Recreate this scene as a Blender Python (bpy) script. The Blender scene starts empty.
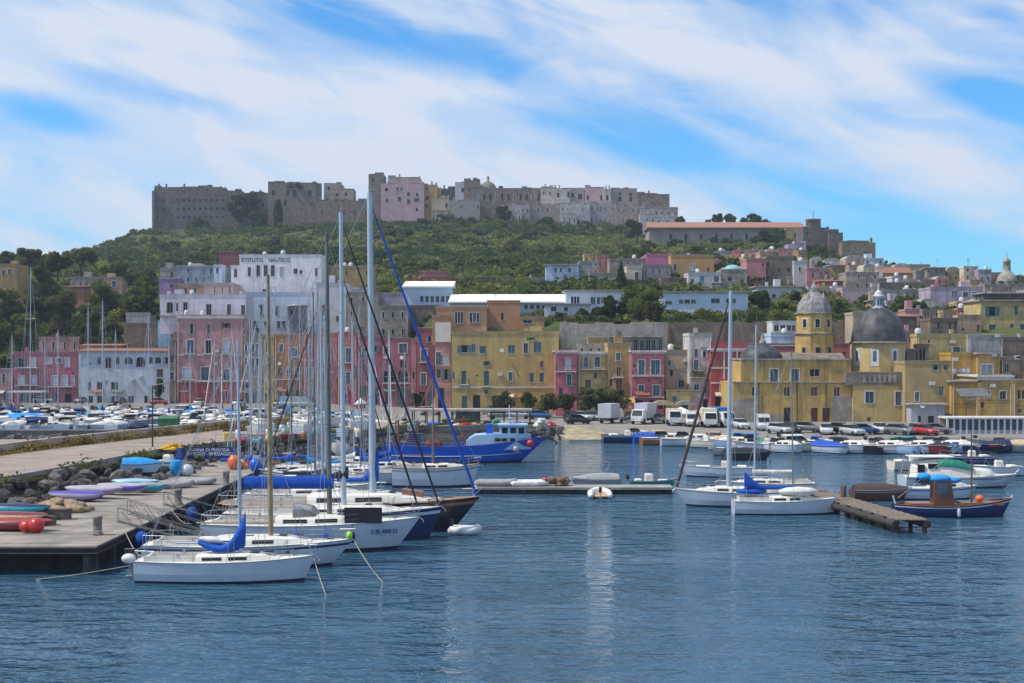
import bpy, math, random
import numpy as np
from mathutils import Vector, Matrix
S = bpy.context.scene
COL = S.collection
R = math.radians
PI = math.pi
rnd = random.Random(7)

# ------------------------------------------------------------------ camera
F = 1422.0; HC = 12.6; HY = 350.0
cd = bpy.data.cameras.new('camera'); cam = bpy.data.objects.new('camera', cd); COL.objects.link(cam)
cam.location = (0, 0, HC); cam.rotation_euler = (R(90), 0, 0)
cd.sensor_width = 36; cd.lens = 36 * F / 1024; cd.shift_y = (HY - 341.5) / 1024
cd.clip_start = 1; cd.clip_end = 9000
S.camera = cam

# ------------------------------------------------------------------ sky and sun
SUN_AZ, SUN_EL = -101.0, 54.0      # azimuth measured from the view axis (+Y), clockwise; high on the left, grazing the house fronts
W = bpy.data.worlds.new('World'); S.world = W; W.use_nodes = True
nt = nt_w = W.node_tree; nt.nodes.clear(); N = nt.nodes.new; L = nt.links.new
out = N('ShaderNodeOutputWorld'); bg = N('ShaderNodeBackground'); bg.inputs[1].default_value = 0.1
L(bg.outputs[0], out.inputs[0])
sky = N('ShaderNodeTexSky'); sky.sky_type = 'NISHITA'; sky.sun_disc = False
sky.sun_elevation = R(SUN_EL); sky.sun_rotation = R(SUN_AZ)
sky.air_density = 1.0; sky.dust_density = 0.4; sky.ozone_density = 3.5
tint = N('ShaderNodeMixRGB'); tint.blend_type = 'MULTIPLY'; tint.inputs[0].default_value = 1; tint.inputs[2].default_value = (0.42, 0.95, 1.32, 1)
L(sky.outputs[0], tint.inputs[1])
tc = N('ShaderNodeTexCoord')
# cirrus: wind-drawn noise plus a few broad banks and gaps, all laid out on the sky by direction
sxyz = N('ShaderNodeSeparateXYZ'); L(tc.outputs['Generated'], sxyz.inputs[0])
def mth(op, a, b=None, c=None):
    n = N('ShaderNodeMath'); n.operation = op
    for i, q in enumerate((a, b, c)):
        if q is None: continue
        if isinstance(q, (int, float)): n.inputs[i].default_value = q
        else: L(q, n.inputs[i])
    return n.outputs[0]
yy = mth('MAXIMUM', sxyz.outputs[1], .25); cb = N('ShaderNodeCombineXYZ'); L(mth('DIVIDE', sxyz.outputs[0], yy), cb.inputs[0]); L(mth('DIVIDE', sxyz.outputs[2], yy), cb.inputs[1])
banks = None
for cx_, cy_, sa, sb, amp in [(430, 48, 150, 30, -.13), (640, 138, 150, 30, -.16), (335, 12, 90, 26, -.12), (170, 98, 150, 20, -.13), (40, 112, 110, 20, -.12), (880, 225, 210, 42, -.20), (985, 95, 110, 24, -.14), (1010, 20, 80, 16, -.10), (240, 215, 120, 20, -.05),
        (190, 55, 260, 40, .12), (330, 150, 260, 40, .10), (560, 185, 230, 28, .10), (760, 60, 260, 60, .12), (900, 150, 190, 30, .10), (60, 200, 200, 34, .08)]:
    m = N('ShaderNodeMapping'); m.vector_type = 'TEXTURE'; m.inputs['Location'].default_value = ((cx_ - 512) / 1422, (350 - cy_) / 1422, 0); m.inputs['Rotation'].default_value = (0, 0, R(-16)); m.inputs['Scale'].default_value = (sa / 1422, sb / 1422, 1)
    L(cb.outputs[0], m.inputs[0]); g_ = N('ShaderNodeTexGradient'); g_.gradient_type = 'SPHERICAL'; L(m.outputs[0], g_.inputs[0])
    banks = mth('MULTIPLY_ADD', g_.outputs['Fac'], amp, banks if banks is not None else 0.0)
def cloud(scale, stretch, rot, lo, hi, detail, dist, off, k):
    m0 = N('ShaderNodeMapping'); m0.inputs['Rotation'].default_value = (0, R(rot), 0); L(tc.outputs['Generated'], m0.inputs[0])
    m = N('ShaderNodeMapping'); m.inputs['Scale'].default_value = stretch; m.inputs['Location'].default_value = off; m.name = 'cloud_map'
    L(m0.outputs[0], m.inputs[0])
    n = N('ShaderNodeTexNoise'); n.inputs['Scale'].default_value = scale; n.inputs['Detail'].default_value = detail
    n.inputs['Roughness'].default_value = 0.55; n.inputs['Distortion'].default_value = dist
    L(m.outputs[0], n.inputs['Vector'])
    r = N('ShaderNodeMapRange'); r.interpolation_type = 'SMOOTHSTEP'
    r.inputs['From Min'].default_value = lo; r.inputs['From Max'].default_value = hi
    L(mth('MULTIPLY_ADD', banks, k, n.outputs['Fac']), r.inputs['Value'])
    return r.outputs[0]
c1 = cloud(3.2, (1.0, 1, 2.7), -16, 0.30, 0.63, 9, 0.7, (6.06, -0.43, 2.5), 1.6)
c2 = cloud(8.0, (1.0, 1, 3.6), -16, 0.40, 0.68, 10, 1.1, (-6.29, 2.43, 6.62), 1.0)
mx = N('ShaderNodeMath'); mx.operation = 'MULTIPLY_ADD'; mx.inputs[1].default_value = 0.35; mx.use_clamp = True; L(c2, mx.inputs[0])
m9 = N('ShaderNodeMath'); m9.operation = 'MULTIPLY'; m9.inputs[1].default_value = 0.80; L(c1, m9.inputs[0]); L(m9.outputs[0], mx.inputs[2])
cm = N('ShaderNodeMixRGB'); L(mx.outputs[0], cm.inputs[0]); L(tint.outputs[0], cm.inputs[1]); cm.inputs[2].default_value = (5.2, 5.8, 6.8, 1)
L(cm.outputs[0], bg.inputs[0])

sd = bpy.data.lights.new('sun', 'SUN'); sd.energy = 3.4; sd.angle = R(0.6); sd.color = (1, 0.93, 0.83)
so = bpy.data.objects.new('sun', sd); COL.objects.link(so)
sv = Vector((math.sin(R(SUN_AZ)) * math.cos(R(SUN_EL)), math.cos(R(SUN_AZ)) * math.cos(R(SUN_EL)), math.sin(R(SUN_EL))))
so.rotation_euler = sv.to_track_quat('Z', 'Y').to_euler()
S.view_settings.view_transform = 'Standard'; S.view_settings.look = 'None'
S.view_settings.exposure = 0.42; S.view_settings.gamma = 1

# ------------------------------------------------------------------ measuring helpers
def PX(px, Y): return (px - 512) / F * Y
def PZ(py, Y): return HC - (py - HY) / F * Y
def WY(py, z=0.0): return (HC - z) * F / (py - HY)        # distance of a level z seen at row py

# ------------------------------------------------------------------ materials
_M = {}
def mat(name, col, rough=0.7, var=0.12, scale=1.5, metal=0, bump=0, kind='plain', streak=0, stain=0, spec=0.4, col2=None):
    if name in _M: return _M[name]
    m = bpy.data.materials.new(name); m.use_nodes = True; nt = m.node_tree; n = nt.nodes; l = nt.links
    b = n['Principled BSDF']; b.inputs['Roughness'].default_value = rough; b.inputs['Metallic'].default_value = metal
    b.inputs['Specular IOR Level'].default_value = spec
    tc = n.new('ShaderNodeTexCoord')
    nz = n.new('ShaderNodeTexNoise'); nz.inputs['Scale'].default_value = scale; nz.inputs['Detail'].default_value = 5
    nz.inputs['Roughness'].default_value = 0.6
    l.new(tc.outputs['Object'], nz.inputs['Vector'])
    a = n.new('ShaderNodeMixRGB')
    c = np.array(col[:3])
    a.inputs[1].default_value = (*np.clip(c * (1 - var * 1.6), 0, 1), 1)
    a.inputs[2].default_value = (*(col2 if col2 else np.clip(c * (1 + var), 0, 1)), 1)
    mr = n.new('ShaderNodeMapRange'); mr.inputs['From Min'].default_value = 0.32; mr.inputs['From Max'].default_value = 0.66
    l.new(nz.outputs['Fac'], mr.inputs['Value']); l.new(mr.outputs[0], a.inputs[0])
    last = a.outputs[0]
    if stain:
        n2 = n.new('ShaderNodeTexNoise'); n2.inputs['Scale'].default_value = 0.28; n2.inputs['Detail'].default_value = 8
        n2.inputs['Roughness'].default_value = 0.7; n2.inputs['Distortion'].default_value = 0.7
        l.new(tc.outputs['Object'], n2.inputs['Vector'])
        r2 = n.new('ShaderNodeMapRange'); r2.inputs['From Min'].default_value = 0.50; r2.inputs['From Max'].default_value = 0.60
        r2.inputs['To Max'].default_value = stain; l.new(n2.outputs['Fac'], r2.inputs['Value'])
        q = n.new('ShaderNodeMixRGB'); q.inputs[2].default_value = (*(c * 0.35 + np.array((0.10, 0.09, 0.08))), 1)
        l.new(r2.outputs[0], q.inputs[0]); l.new(last, q.inputs[1]); last = q.outputs[0]
    if streak:
        mp = n.new('ShaderNodeMapping'); mp.inputs['Scale'].default_value = (1.6, 1.6, 0.10); l.new(tc.outputs['Object'], mp.inputs[0])
        n3 = n.new('ShaderNodeTexNoise'); n3.inputs['Scale'].default_value = 1.1; n3.inputs['Detail'].default_value = 6
        l.new(mp.outputs[0], n3.inputs['Vector'])
        r3 = n.new('ShaderNodeMapRange'); r3.inputs['From Min'].default_value = 0.52; r3.inputs['From Max'].default_value = 0.75
        r3.inputs['To Max'].default_value = streak; l.new(n3.outputs['Fac'], r3.inputs['Value'])
        q = n.new('ShaderNodeMixRGB'); q.inputs[2].default_value = (*(c * 0.3 + np.array((0.05, 0.045, 0.04))), 1)
        l.new(r3.outputs[0], q.inputs[0]); l.new(last, q.inputs[1]); last = q.outputs[0]
    if kind == 'stone':
        v = n.new('ShaderNodeTexVoronoi'); v.inputs['Scale'].default_value = 1.1; l.new(tc.outputs['Object'], v.inputs['Vector'])
        q = n.new('ShaderNodeMixRGB'); q.blend_type = 'MULTIPLY'; q.inputs[0].default_value = 0.3
        hv = n.new('ShaderNodeHueSaturation'); hv.inputs['Saturation'].default_value = 0.15; hv.inputs['Value'].default_value = 1.35
        l.new(v.outputs['Color'], hv.inputs['Color']); l.new(hv.outputs[0], q.inputs[2]); l.new(last, q.inputs[1]); last = q.outputs[0]
    if kind == 'leaf':
        n4 = n.new('ShaderNodeTexNoise'); n4.inputs['Scale'].default_value = 9; l.new(tc.outputs['Object'], n4.inputs['Vector'])
        q = n.new('ShaderNodeMixRGB'); q.blend_type = 'OVERLAY'; q.inputs[0].default_value = 0.6
        l.new(n4.outputs['Fac'], q.inputs[2]); l.new(last, q.inputs[1]); last = q.outputs[0]
        leafy = True
    l.new(last, b.inputs['Base Color'])
    if kind == 'leaf':
        tr = n.new('ShaderNodeBsdfTranslucent'); ms_ = n.new('ShaderNodeMixShader'); ms_.inputs[0].default_value = .45; gm = n.new('ShaderNodeMixRGB'); gm.blend_type = 'MULTIPLY'; gm.inputs[0].default_value = 1; gm.inputs[2].default_value = (1.5, 1.5, .7, 1)
        l.new(last, gm.inputs[1]); l.new(gm.outputs[0], tr.inputs[0]); l.new(b.outputs[0], ms_.inputs[1]); l.new(tr.outputs[0], ms_.inputs[2]); l.new(ms_.outputs[0], n['Material Output'].inputs[0])
    if bump:
        nb = n.new('ShaderNodeTexNoise'); nb.inputs['Scale'].default_value = scale * 5; nb.inputs['Detail'].default_value = 6
        l.new(tc.outputs['Object'], nb.inputs['Vector'])
        bp = n.new('ShaderNodeBump'); bp.inputs['Strength'].default_value = bump; bp.inputs['Distance'].default_value = 0.1
        l.new(nb.outputs['Fac'], bp.inputs['Height']); l.new(bp.outputs[0], b.inputs['Normal'])
    _M[name] = m
    return m
PAL = dict(
    yellow=(.47, .32, .10), ochre=(.42, .28, .11), orange=(.46, .22, .09), peach=(.48, .32, .22), pink=(.50, .16, .20), rose=(.48, .25, .25),
    salmon=(.48, .21, .18), red=(.37, .085, .09), magenta=(.36, .14, .17), maroon=(.31, .11, .125), white=(.62, .61, .62), lilac=(.42, .36, .44), bluewhite=(.50, .60, .74),
    cream=(.60, .54, .42), grey=(.34, .34, .34), greyblue=(.30, .35, .42), beige=(.44, .38, .31), brown=(.22, .17, .13), tan=(.36, .29, .21),
    darkstone=(.155, .128, .118), stone=(.21, .175, .145), palestone=(.33, .29, .25), purple=(.30, .20, .36), coral=(.52, .17, .13), lemon=(.50, .40, .18), gold=(.50, .30, .07),
    skyblue=(.34, .52, .70), terracotta=(.46, .20, .12), charcoal=(.07, .07, .075), slate=(.13, .15, .17))
def wm(c):
    if c in ('darkstone', 'stone', 'palestone', 'brown'):
        return mat('masonry_' + c, PAL[c], 0.95, 0.22, 0.5, bump=.4, kind='stone', streak=.5, stain=.6, spec=.15)
    return mat('plaster_' + c, PAL[c], 0.92, 0.09, 0.7, bump=.25, streak=.75, stain=.7, spec=.12)
GL = mat('window_glass', (.022, .03, .036), .35, .4, .6, spec=.12)
GB = mat('window_glass_blue', (.07, .12, .17), .3, .3, .6, spec=.2)
WHT = mat('white_trim', (.55, .55, .55), .8, .12, 1.2, streak=.4)
DFR = mat('window_frame_dark', (.05, .05, .05), .7, .2, 2)
SH = {'g': mat('green_shutter', (.03, .12, .11), .6, .15, 3), 'b': mat('blue_shutter', (.06, .22, .46), .6, .12, 3), 'w': mat('white_shutter', (.62, .68, .74), .6, .06, 3),
      'r': mat('brown_shutter', (.13, .05, .035), .6, .15, 3), 'k': mat('dark_door', (.03, .028, .03), .6, .2, 3), 't': mat('teal_shutter', (.06, .17, .20), .6, .15, 3), 'y': mat('grey_shutter', (.25, .28, .30), .6, .1, 3)}
IRON = mat('iron', (.035, .037, .04), .5, .1, 3)
ROOFC = mat('roof_concrete', (.36, .34, .31), .95, .25, .8, stain=.5, bump=.3)
ROOFT = mat('roof_tiles', (.27, .13, .085), .95, .25, 3, bump=.5)
TANKM = mat('tank_metal', (.5, .5, .5), .5, .1, 2)

# ------------------------------------------------------------------ mesh building
class MB:
    def __init__(s): s.v = []; s.f = []; s.m = []; s.sm = []; s.cur = 0; s.mats = []
    def use(s, m):
        if m not in s.mats: s.mats.append(m)
        s.cur = s.mats.index(m); return s
    def add(s, vs, fs, smooth=False):
        k = len(s.v); s.v += [tuple(v) for v in vs]
        for f in fs: s.f.append([i + k for i in f]); s.m.append(s.cur); s.sm.append(smooth)
    def box(s, x0, x1, y0, y1, z0, z1):
        if x0 > x1: x0, x1 = x1, x0
        if y0 > y1: y0, y1 = y1, y0
        if z0 > z1: z0, z1 = z1, z0
        s.add([(x0, y0, z0), (x1, y0, z0), (x1, y1, z0), (x0, y1, z0), (x0, y0, z1), (x1, y0, z1), (x1, y1, z1), (x0, y1, z1)],
              [(0, 3, 2, 1), (4, 5, 6, 7), (0, 1, 5, 4), (1, 2, 6, 5), (2, 3, 7, 6), (3, 0, 4, 7)]); return s
    def tube(s, p0, p1, r0, r1=None, n=6, cap=True):
        r1 = r0 if r1 is None else r1
        p0 = Vector(p0); p1 = Vector(p1); d = (p1 - p0)
        if d.length < 1e-6: return s
        d.normalize(); u = d.orthogonal().normalized(); w = d.cross(u)
        vs = []
        for p, r in ((p0, r0), (p1, r1)):
            for i in range(n):
                a = 2 * PI * i / n; vs.append(p + u * (math.cos(a) * r) + w * (math.sin(a) * r))
        fs = [(i, (i + 1) % n, n + (i + 1) % n, n + i) for i in range(n)]
        s.add(vs, fs, True)
        if cap: s.add(vs[:n], [tuple(range(n))[::-1]]); s.add(vs[n:], [tuple(range(n))])
        return s
    def path(s, pts, r, n=5):
        for a, b in zip(pts, pts[1:]): s.tube(a, b, r, r, n)
        return s
    def loft(s, rings, closed=True, caps=True, smooth=True):
        n = len(rings[0]); vs = [p for r in rings for p in r]; fs = []
        for k in range(len(rings) - 1):
            for i in range(n if closed else n - 1):
                j = (i + 1) % n; fs.append((k * n + i, k * n + j, (k + 1) * n + j, (k + 1) * n + i))
        s.add(vs, fs, smooth)
        if caps: s.add(rings[0], [tuple(range(n))[::-1]]); s.add(rings[-1], [tuple(range(n))])
        return s
    def lathe(s, prof, n=16, c=(0, 0), flat=False, ph=0):
        rings = [[(c[0] + r * math.cos(2 * PI * i / n + ph), c[1] + r * math.sin(2 * PI * i / n + ph), z) for i in range(n)] for r, z in prof]
        return s.loft(rings, smooth=not flat)
    def ball(s, c, r, n=10, sx=1, sy=1, sz=1):
        prof = [[(c[0] + r * sx * math.sin(t) * math.cos(a), c[1] + r * sy * math.sin(t) * math.sin(a), c[2] - r * sz * math.cos(t)) for a in [2 * PI * i / n for i in range(n)]] for t in [PI * (k + .02) / (n // 2 + .04) for k in range(n // 2 + 1)]]
        return s.loft(prof, caps=False)
    def prism(s, pts, axis, a, b):   # polygon pts in 2D extruded along axis
        def m(p, t): return {'y': (p[0], t, p[1]), 'x': (t, p[0], p[1]), 'z': (p[0], p[1], t)}[axis]
        n = len(pts); vs = [m(p, a) for p in pts] + [m(p, b) for p in pts]
        s.add(vs, [tuple(range(n)), tuple(range(n, 2 * n))[::-1]] + [((i + 1) % n, i, n + i, n + (i + 1) % n) for i in range(n)]); return s
    def build(s, name, m=None, parent=None, loc=None):
        me = bpy.data.meshes.new(name); me.from_pydata(s.v, [], s.f)
        ms = s.mats if s.mats else [m]
        for q in ms: me.materials.append(q)
        if s.mats: me.polygons.foreach_set('material_index', s.m)
        me.polygons.foreach_set('use_smooth', s.sm); me.update()
        o = bpy.data.objects.new(name, me); COL.objects.link(o)
        if parent: o.parent = parent
        if loc is not None: o.location = loc
        return o
def tag(o, label=None, cat=None, group=None, kind=None):
    if label: o['label'] = label
    if cat: o['category'] = cat
    if group: o['group'] = group
    if kind: o['kind'] = kind
    return o
def empty(name, loc, label, cat, group=None, rz=0):
    o = bpy.data.objects.new(name, None); COL.objects.link(o); o.location = loc; o.rotation_euler = (0, 0, rz)
    o.empty_display_size = .5
    return tag(o, label, cat, group)
def copy_tree(o, parent=None):
    c = o.copy(); COL.objects.link(c)
    if parent: c.parent = parent
    for ch in list(o.children): copy_tree(ch, c)
    return c
def struct(o): o['kind'] = 'structure'; return o
# ------------------------------------------------------------------ buildings
def front_wall(mb, xa, xb, za, zb, y, rects, reveal=.34):
    """front face with real openings; rects = (x0,x1,z0,z1,arch)"""
    rects = [r for r in rects if r[1] > xa + .05 and r[0] < xb - .05]
    rects = [(max(r[0], xa + .06), min(r[1], xb - .06), max(r[2], za + .02), min(r[3], zb - .06), r[4]) for r in rects]
    xs = sorted({xa, xb} | {r[0] for r in rects} | {r[1] for r in rects})
    for i in range(len(xs) - 1):
        a, b = xs[i], xs[i + 1]
        if b - a < 1e-4: continue
        c = (a + b) / 2
        hs = sorted([(r[2], r[3]) for r in rects if r[0] < c < r[1]])
        z = za
        for h0, h1 in hs + [(zb, zb)]:
            if h0 > z + 1e-4: mb.add([(a, y, z), (b, y, z), (b, y, h0), (a, y, h0)], [(0, 1, 2, 3)])
            z = max(z, h1)
    for x0, x1, z0, z1, arch in rects:
        yy = y + reveal
        mb.add([(x0, y, z0), (x1, y, z0), (x1, y, z1), (x0, y, z1), (x0, yy, z0), (x1, yy, z0), (x1, yy, z1), (x0, yy, z1)],
               [(0, 4, 5, 1), (1, 5, 6, 2), (2, 6, 7, 3), (3, 7, 4, 0)])
        if arch:
            r = (x1 - x0) / 2; cx = (x0 + x1) / 2; n = 6
            for sgn in (-1, 1):
                pts = [(cx + sgn * r * math.cos(t), z1 - r + r * math.sin(t)) for t in [PI / 2 * k / n for k in range(n + 1)]]
                poly = [(cx + sgn * r, z1)] + pts
                mb.add([(p[0], y + .003, p[1]) for p in poly], [(0, k, k + 1) for k in range(1, len(poly) - 1)])
    return rects
def add_window(root, x0, x1, z0, z1, y, kind, sur=None, name=None):
    arch = 'a' in kind; k = kind.replace('a', '')
    w = x1 - x0; h = z1 - z0
    door = k.startswith('d'); k = k[1:] if door else k
    nm = name or ('door' if door else 'window')
    mb = MB()
    fr = sur or WHT
    if k.startswith('G') or k.startswith('W'):       # G/W = light surround
        t = min(.16, w * .16)
        mb.box(x0 - t, x0, y - .05, y + .1, z0, z1); mb.box(x1, x1 + t, y - .05, y + .1, z0, z1); mb.box(x0 - t, x1 + t, y - .07, y + .1, z1, z1 + t)
        mb.box(x0 - t, x1 + t, y - .09, y + .1, z0 - .08, z0)
    elif not door:
        mb.box(x0 - .06, x1 + .06, y - .08, y + .12, z0 - .07, z0)
    ti = min(.07, w * .09)
    mb.box(x0, x0 + ti, y + .2, y + .3, z0, z1); mb.box(x1 - ti, x1, y + .2, y + .3, z0, z1)
    mb.box(x0 + ti, x1 - ti, y + .2, y + .3, z1 - ti, z1)
    s = k[-1] if len(k) > 1 else None
    if w > .5 and k[0] in 'GN': mb.box((x0 + x1) / 2 - .03, (x0 + x1) / 2 + .03, y + .21, y + .29, z0, z1 - ti)
    f = mb.build(nm, fr if not door else (SH.get(s) or WHT), root)
    if s in SH and k[0] != 'O':
        p = MB(); p.box(x0 + ti, x1 - ti, y + .245, y + .285, z0, z1 - ti)
        nsl = max(2, min(8, int(h / .25)))
        for i in range(nsl):
            zz = z0 + h * (i + .5) / nsl
            p.box(x0 + ti + .02, (x0 + x1) / 2 - .03, y + .22, y + .244, zz - .03, zz + .03); p.box((x0 + x1) / 2 + .03, x1 - ti - .02, y + .22, y + .244, zz - .03, zz + .03)
        p.build('door_leaf' if door else 'shutter', SH[s], f)
    else:
        p = MB(); p.box(x0 + ti, x1 - ti, y + .265, y + .28, z0, z1 - ti)
        p.build('pane', GB if s == 'B' else GL, f)
    if k[0] == 'O' and s in SH:
        for a, b in ((x0 - w * .5, x0 - .02), (x1 + .02, x1 + w * .5)):
            MB().box(a, b, y - .09, y - .03, z0, z1).build('shutter', SH[s], f)
    return f
def balcony(root, x0, x1, z, y, slabm=None, dep=.85, h=.95, solid=False):
    b = MB(); b.box(x0, x1, y - dep, y - .003, z - .14, z)
    for c in (x0 + .15, x1 - .15): b.prism([(y - .003, z - .14), (y - .003, z - .45), (y - dep * .6, z - .14)], 'x', c - .06, c + .06)
    o = b.build('balcony', slabm or WHT, root)
    r = MB()
    if solid: r.box(x0, x1, y - dep, y - dep + .08, z + .003, z + h); r.build('parapet', slabm or WHT, o)
    else:
        for a in ((x0 + .03, y - dep + .04, x1 - .03, y - dep + .04), (x0 + .03, y - dep + .04, x0 + .03, y - .02), (x1 - .03, y - dep + .04, x1 - .03, y - .02)):
            for zz in (z + h, z + .08): r.tube((a[0], a[1], zz), (a[2], a[3], zz), .022, n=4)
            n = max(1, int(math.hypot(a[2] - a[0], a[3] - a[1]) / .22))
            for i in range(n + 1):
                t = i / n; r.tube((a[0] + (a[2] - a[0]) * t, a[1] + (a[3] - a[1]) * t, z), (a[0] + (a[2] - a[0]) * t, a[1] + (a[3] - a[1]) * t, z + h), .012, n=3, cap=False)
        r.build('railing', IRON, o)
    return o
def roof_kit(root, x0, x1, y0, y1, z, wallm, kind='flat', seed=0, clutter=True, par=.45):
    q = random.Random(seed)
    if kind == 'none': return None
    b = MB()
    if kind == 'flat':
        b.use(wallm)
        b.box(x0 - .08, x1 + .08, y0 - .08, y0 + .16, z, z + par); b.box(x0 - .08, x1 + .08, y1 - .16, y1 + .08, z, z + par)
        b.box(x0 - .08, x0 + .16, y0 + .16, y1 - .16, z, z + par); b.box(x1 - .16, x1 + .08, y0 + .16, y1 - .16, z, z + par)
        b.use(ROOFC); b.box(x0 + .16, x1 - .16, y0 + .16, y1 - .16, z - .1, z + .08)
        b.use(WHT if q.random() < .35 else ROOFC); b.box(x0 - .13, x1 + .13, y0 - .13, y0 + .2, z + par, z + par + .07)
    elif kind == 'rag':
        b.use(wallm); x = x0
        while x < x1 - .3:
            w = min(q.uniform(1.5, 5), x1 - x); h = q.choice([0, 0, .25, .4, .8, 1.2]) * q.uniform(.6, 1.1)
            if h > .1: b.box(x + .01, x + w - .01, y0, y0 + q.uniform(1, 4), z - .2, z + h)
            if q.random() < .18: b.box(x + w * .4, x + w * .4 + .8, y0 + 2, y0 + 2.8, z, z + 2)
            x += w
        b.use(ROOFC); b.box(x0, x1, y0 + 5, y1, z - .2, z + .1)
    elif kind == 'cornice':
        b.use(WHT); b.box(x0 - .3, x1 + .3, y0 - .35, y1 + .3, z, z + .25); b.box(x0 - .15, x1 + .15, y0 - .18, y0 + .1, z - .25, z)
        b.use(wallm); b.box(x0, x1, y0, y0 + .2, z + .25, z + .25 + par)
    elif kind == 'tile':
        ym = (y0 + y1) / 2; hh = (y1 - y0) * .2; b.use(ROOFT)
        b.prism([(y0 - .5, z), (y1 + .5, z), (ym, z + hh)], 'x', x0 - .3, x1 + .3)
    elif kind == 'shed':
        b.use(ROOFT); b.prism([(y0 - .5, z), (y1 + .3, z), (y1 + .3, z + (y1 - y0) * .10), (y0 - .5, z + .15)], 'x', x0 - .3, x1 + .3)
    elif kind == 'slab':
        b.use(ROOFC); b.box(x0 - .4, x1 + .4, y0 - .5, y1 + .3, z, z + .22)
    elif kind == 'white':
        b.use(mat('white_roof', (.78, .78, .76), .8, .05, 1)); b.prism([(y0 - .6, z), (y1 + .4, z), (y1 + .4, z + .9 + (y1 - y0) * .10), (y0 - .6, z + .3)], 'x', x0 - .4, x1 + .4)
    elif kind == 'vault':
        n = 10; b.use(ROOFC); xc = (x0 + x1) / 2; w = (x1 - x0) / 2
        b.prism([(xc + w * math.cos(PI * i / n), z + w * .45 * math.sin(PI * i / n)) for i in range(n + 1)], 'y', y0, y1)
    o = b.build('roof', None, root)
    if clutter and kind in ('flat', 'cornice', 'slab'):
        w = x1 - x0; zt = z + (.3 if kind != 'flat' else .08)
        for i in range(q.randint(1, 2 + int(w / 5))):
            cx = q.uniform(x0 + .7, x1 - .7); cy = q.uniform(y0 + .8, (y0 + y1) / 2 + 1); t = q.random()
            c = MB()
            if t < .4:
                c.box(cx - .3, cx + .3, cy - .25, cy + .25, zt, zt + q.uniform(.8, 1.5)); c.build('chimney', wallm, o)
            elif t < .6:
                c.lathe([(.5, zt + .3), (.52, zt + .4), (.52, zt + 1.2), (.2, zt + 1.4)], 12, (cx, cy)); c.box(cx - .4, cx + .4, cy - .4, cy + .4, zt, zt + .3); c.build('water_tank', TANKM, o)
            elif t < .85:
                hh = q.uniform(1.8, 3); c.tube((cx, cy, zt), (cx, cy, zt + hh), .03, n=4)
                for k in range(4): c.tube((cx - .45 + .08 * k, cy, zt + hh - .1 - .2 * k), (cx + .45 - .08 * k, cy, zt + hh - .1 - .2 * k), .018, n=4)
                c.build('antenna', IRON, o)
            else:
                bw = q.uniform(1.2, min(2.6, w * .4)); cx = min(max(cx, x0 + bw / 2 + .3), x1 - bw / 2 - .3)
                c.box(cx - bw / 2, cx + bw / 2, cy, cy + 2, zt, zt + q.uniform(1.4, 2.2)); c.build('roof_room', wallm, o)
    return o
_bs = [0]
def auto_wins(x0, x1, yt, yb, rows, cols, kind, q, fw=.30, fh=.5, skip=.12):
    out = []; W_ = (x1 - x0) / cols; H_ = (yb - yt) / rows
    for r in range(rows):
        for c in range(cols):
            if q.random() < skip: continue
            kk = q.choice(kind.split('|')); cx = x0 + W_ * (c + .5 + q.uniform(-.07, .07)); w = W_ * fw * q.uniform(.85, 1.15); h = H_ * fh * q.uniform(.8, 1.1)
            cy = yt + H_ * (r + .52)
            out.append((cx - w / 2, cy - h / 2, cx + w / 2, cy + h / 2, kk))
    return out
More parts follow.
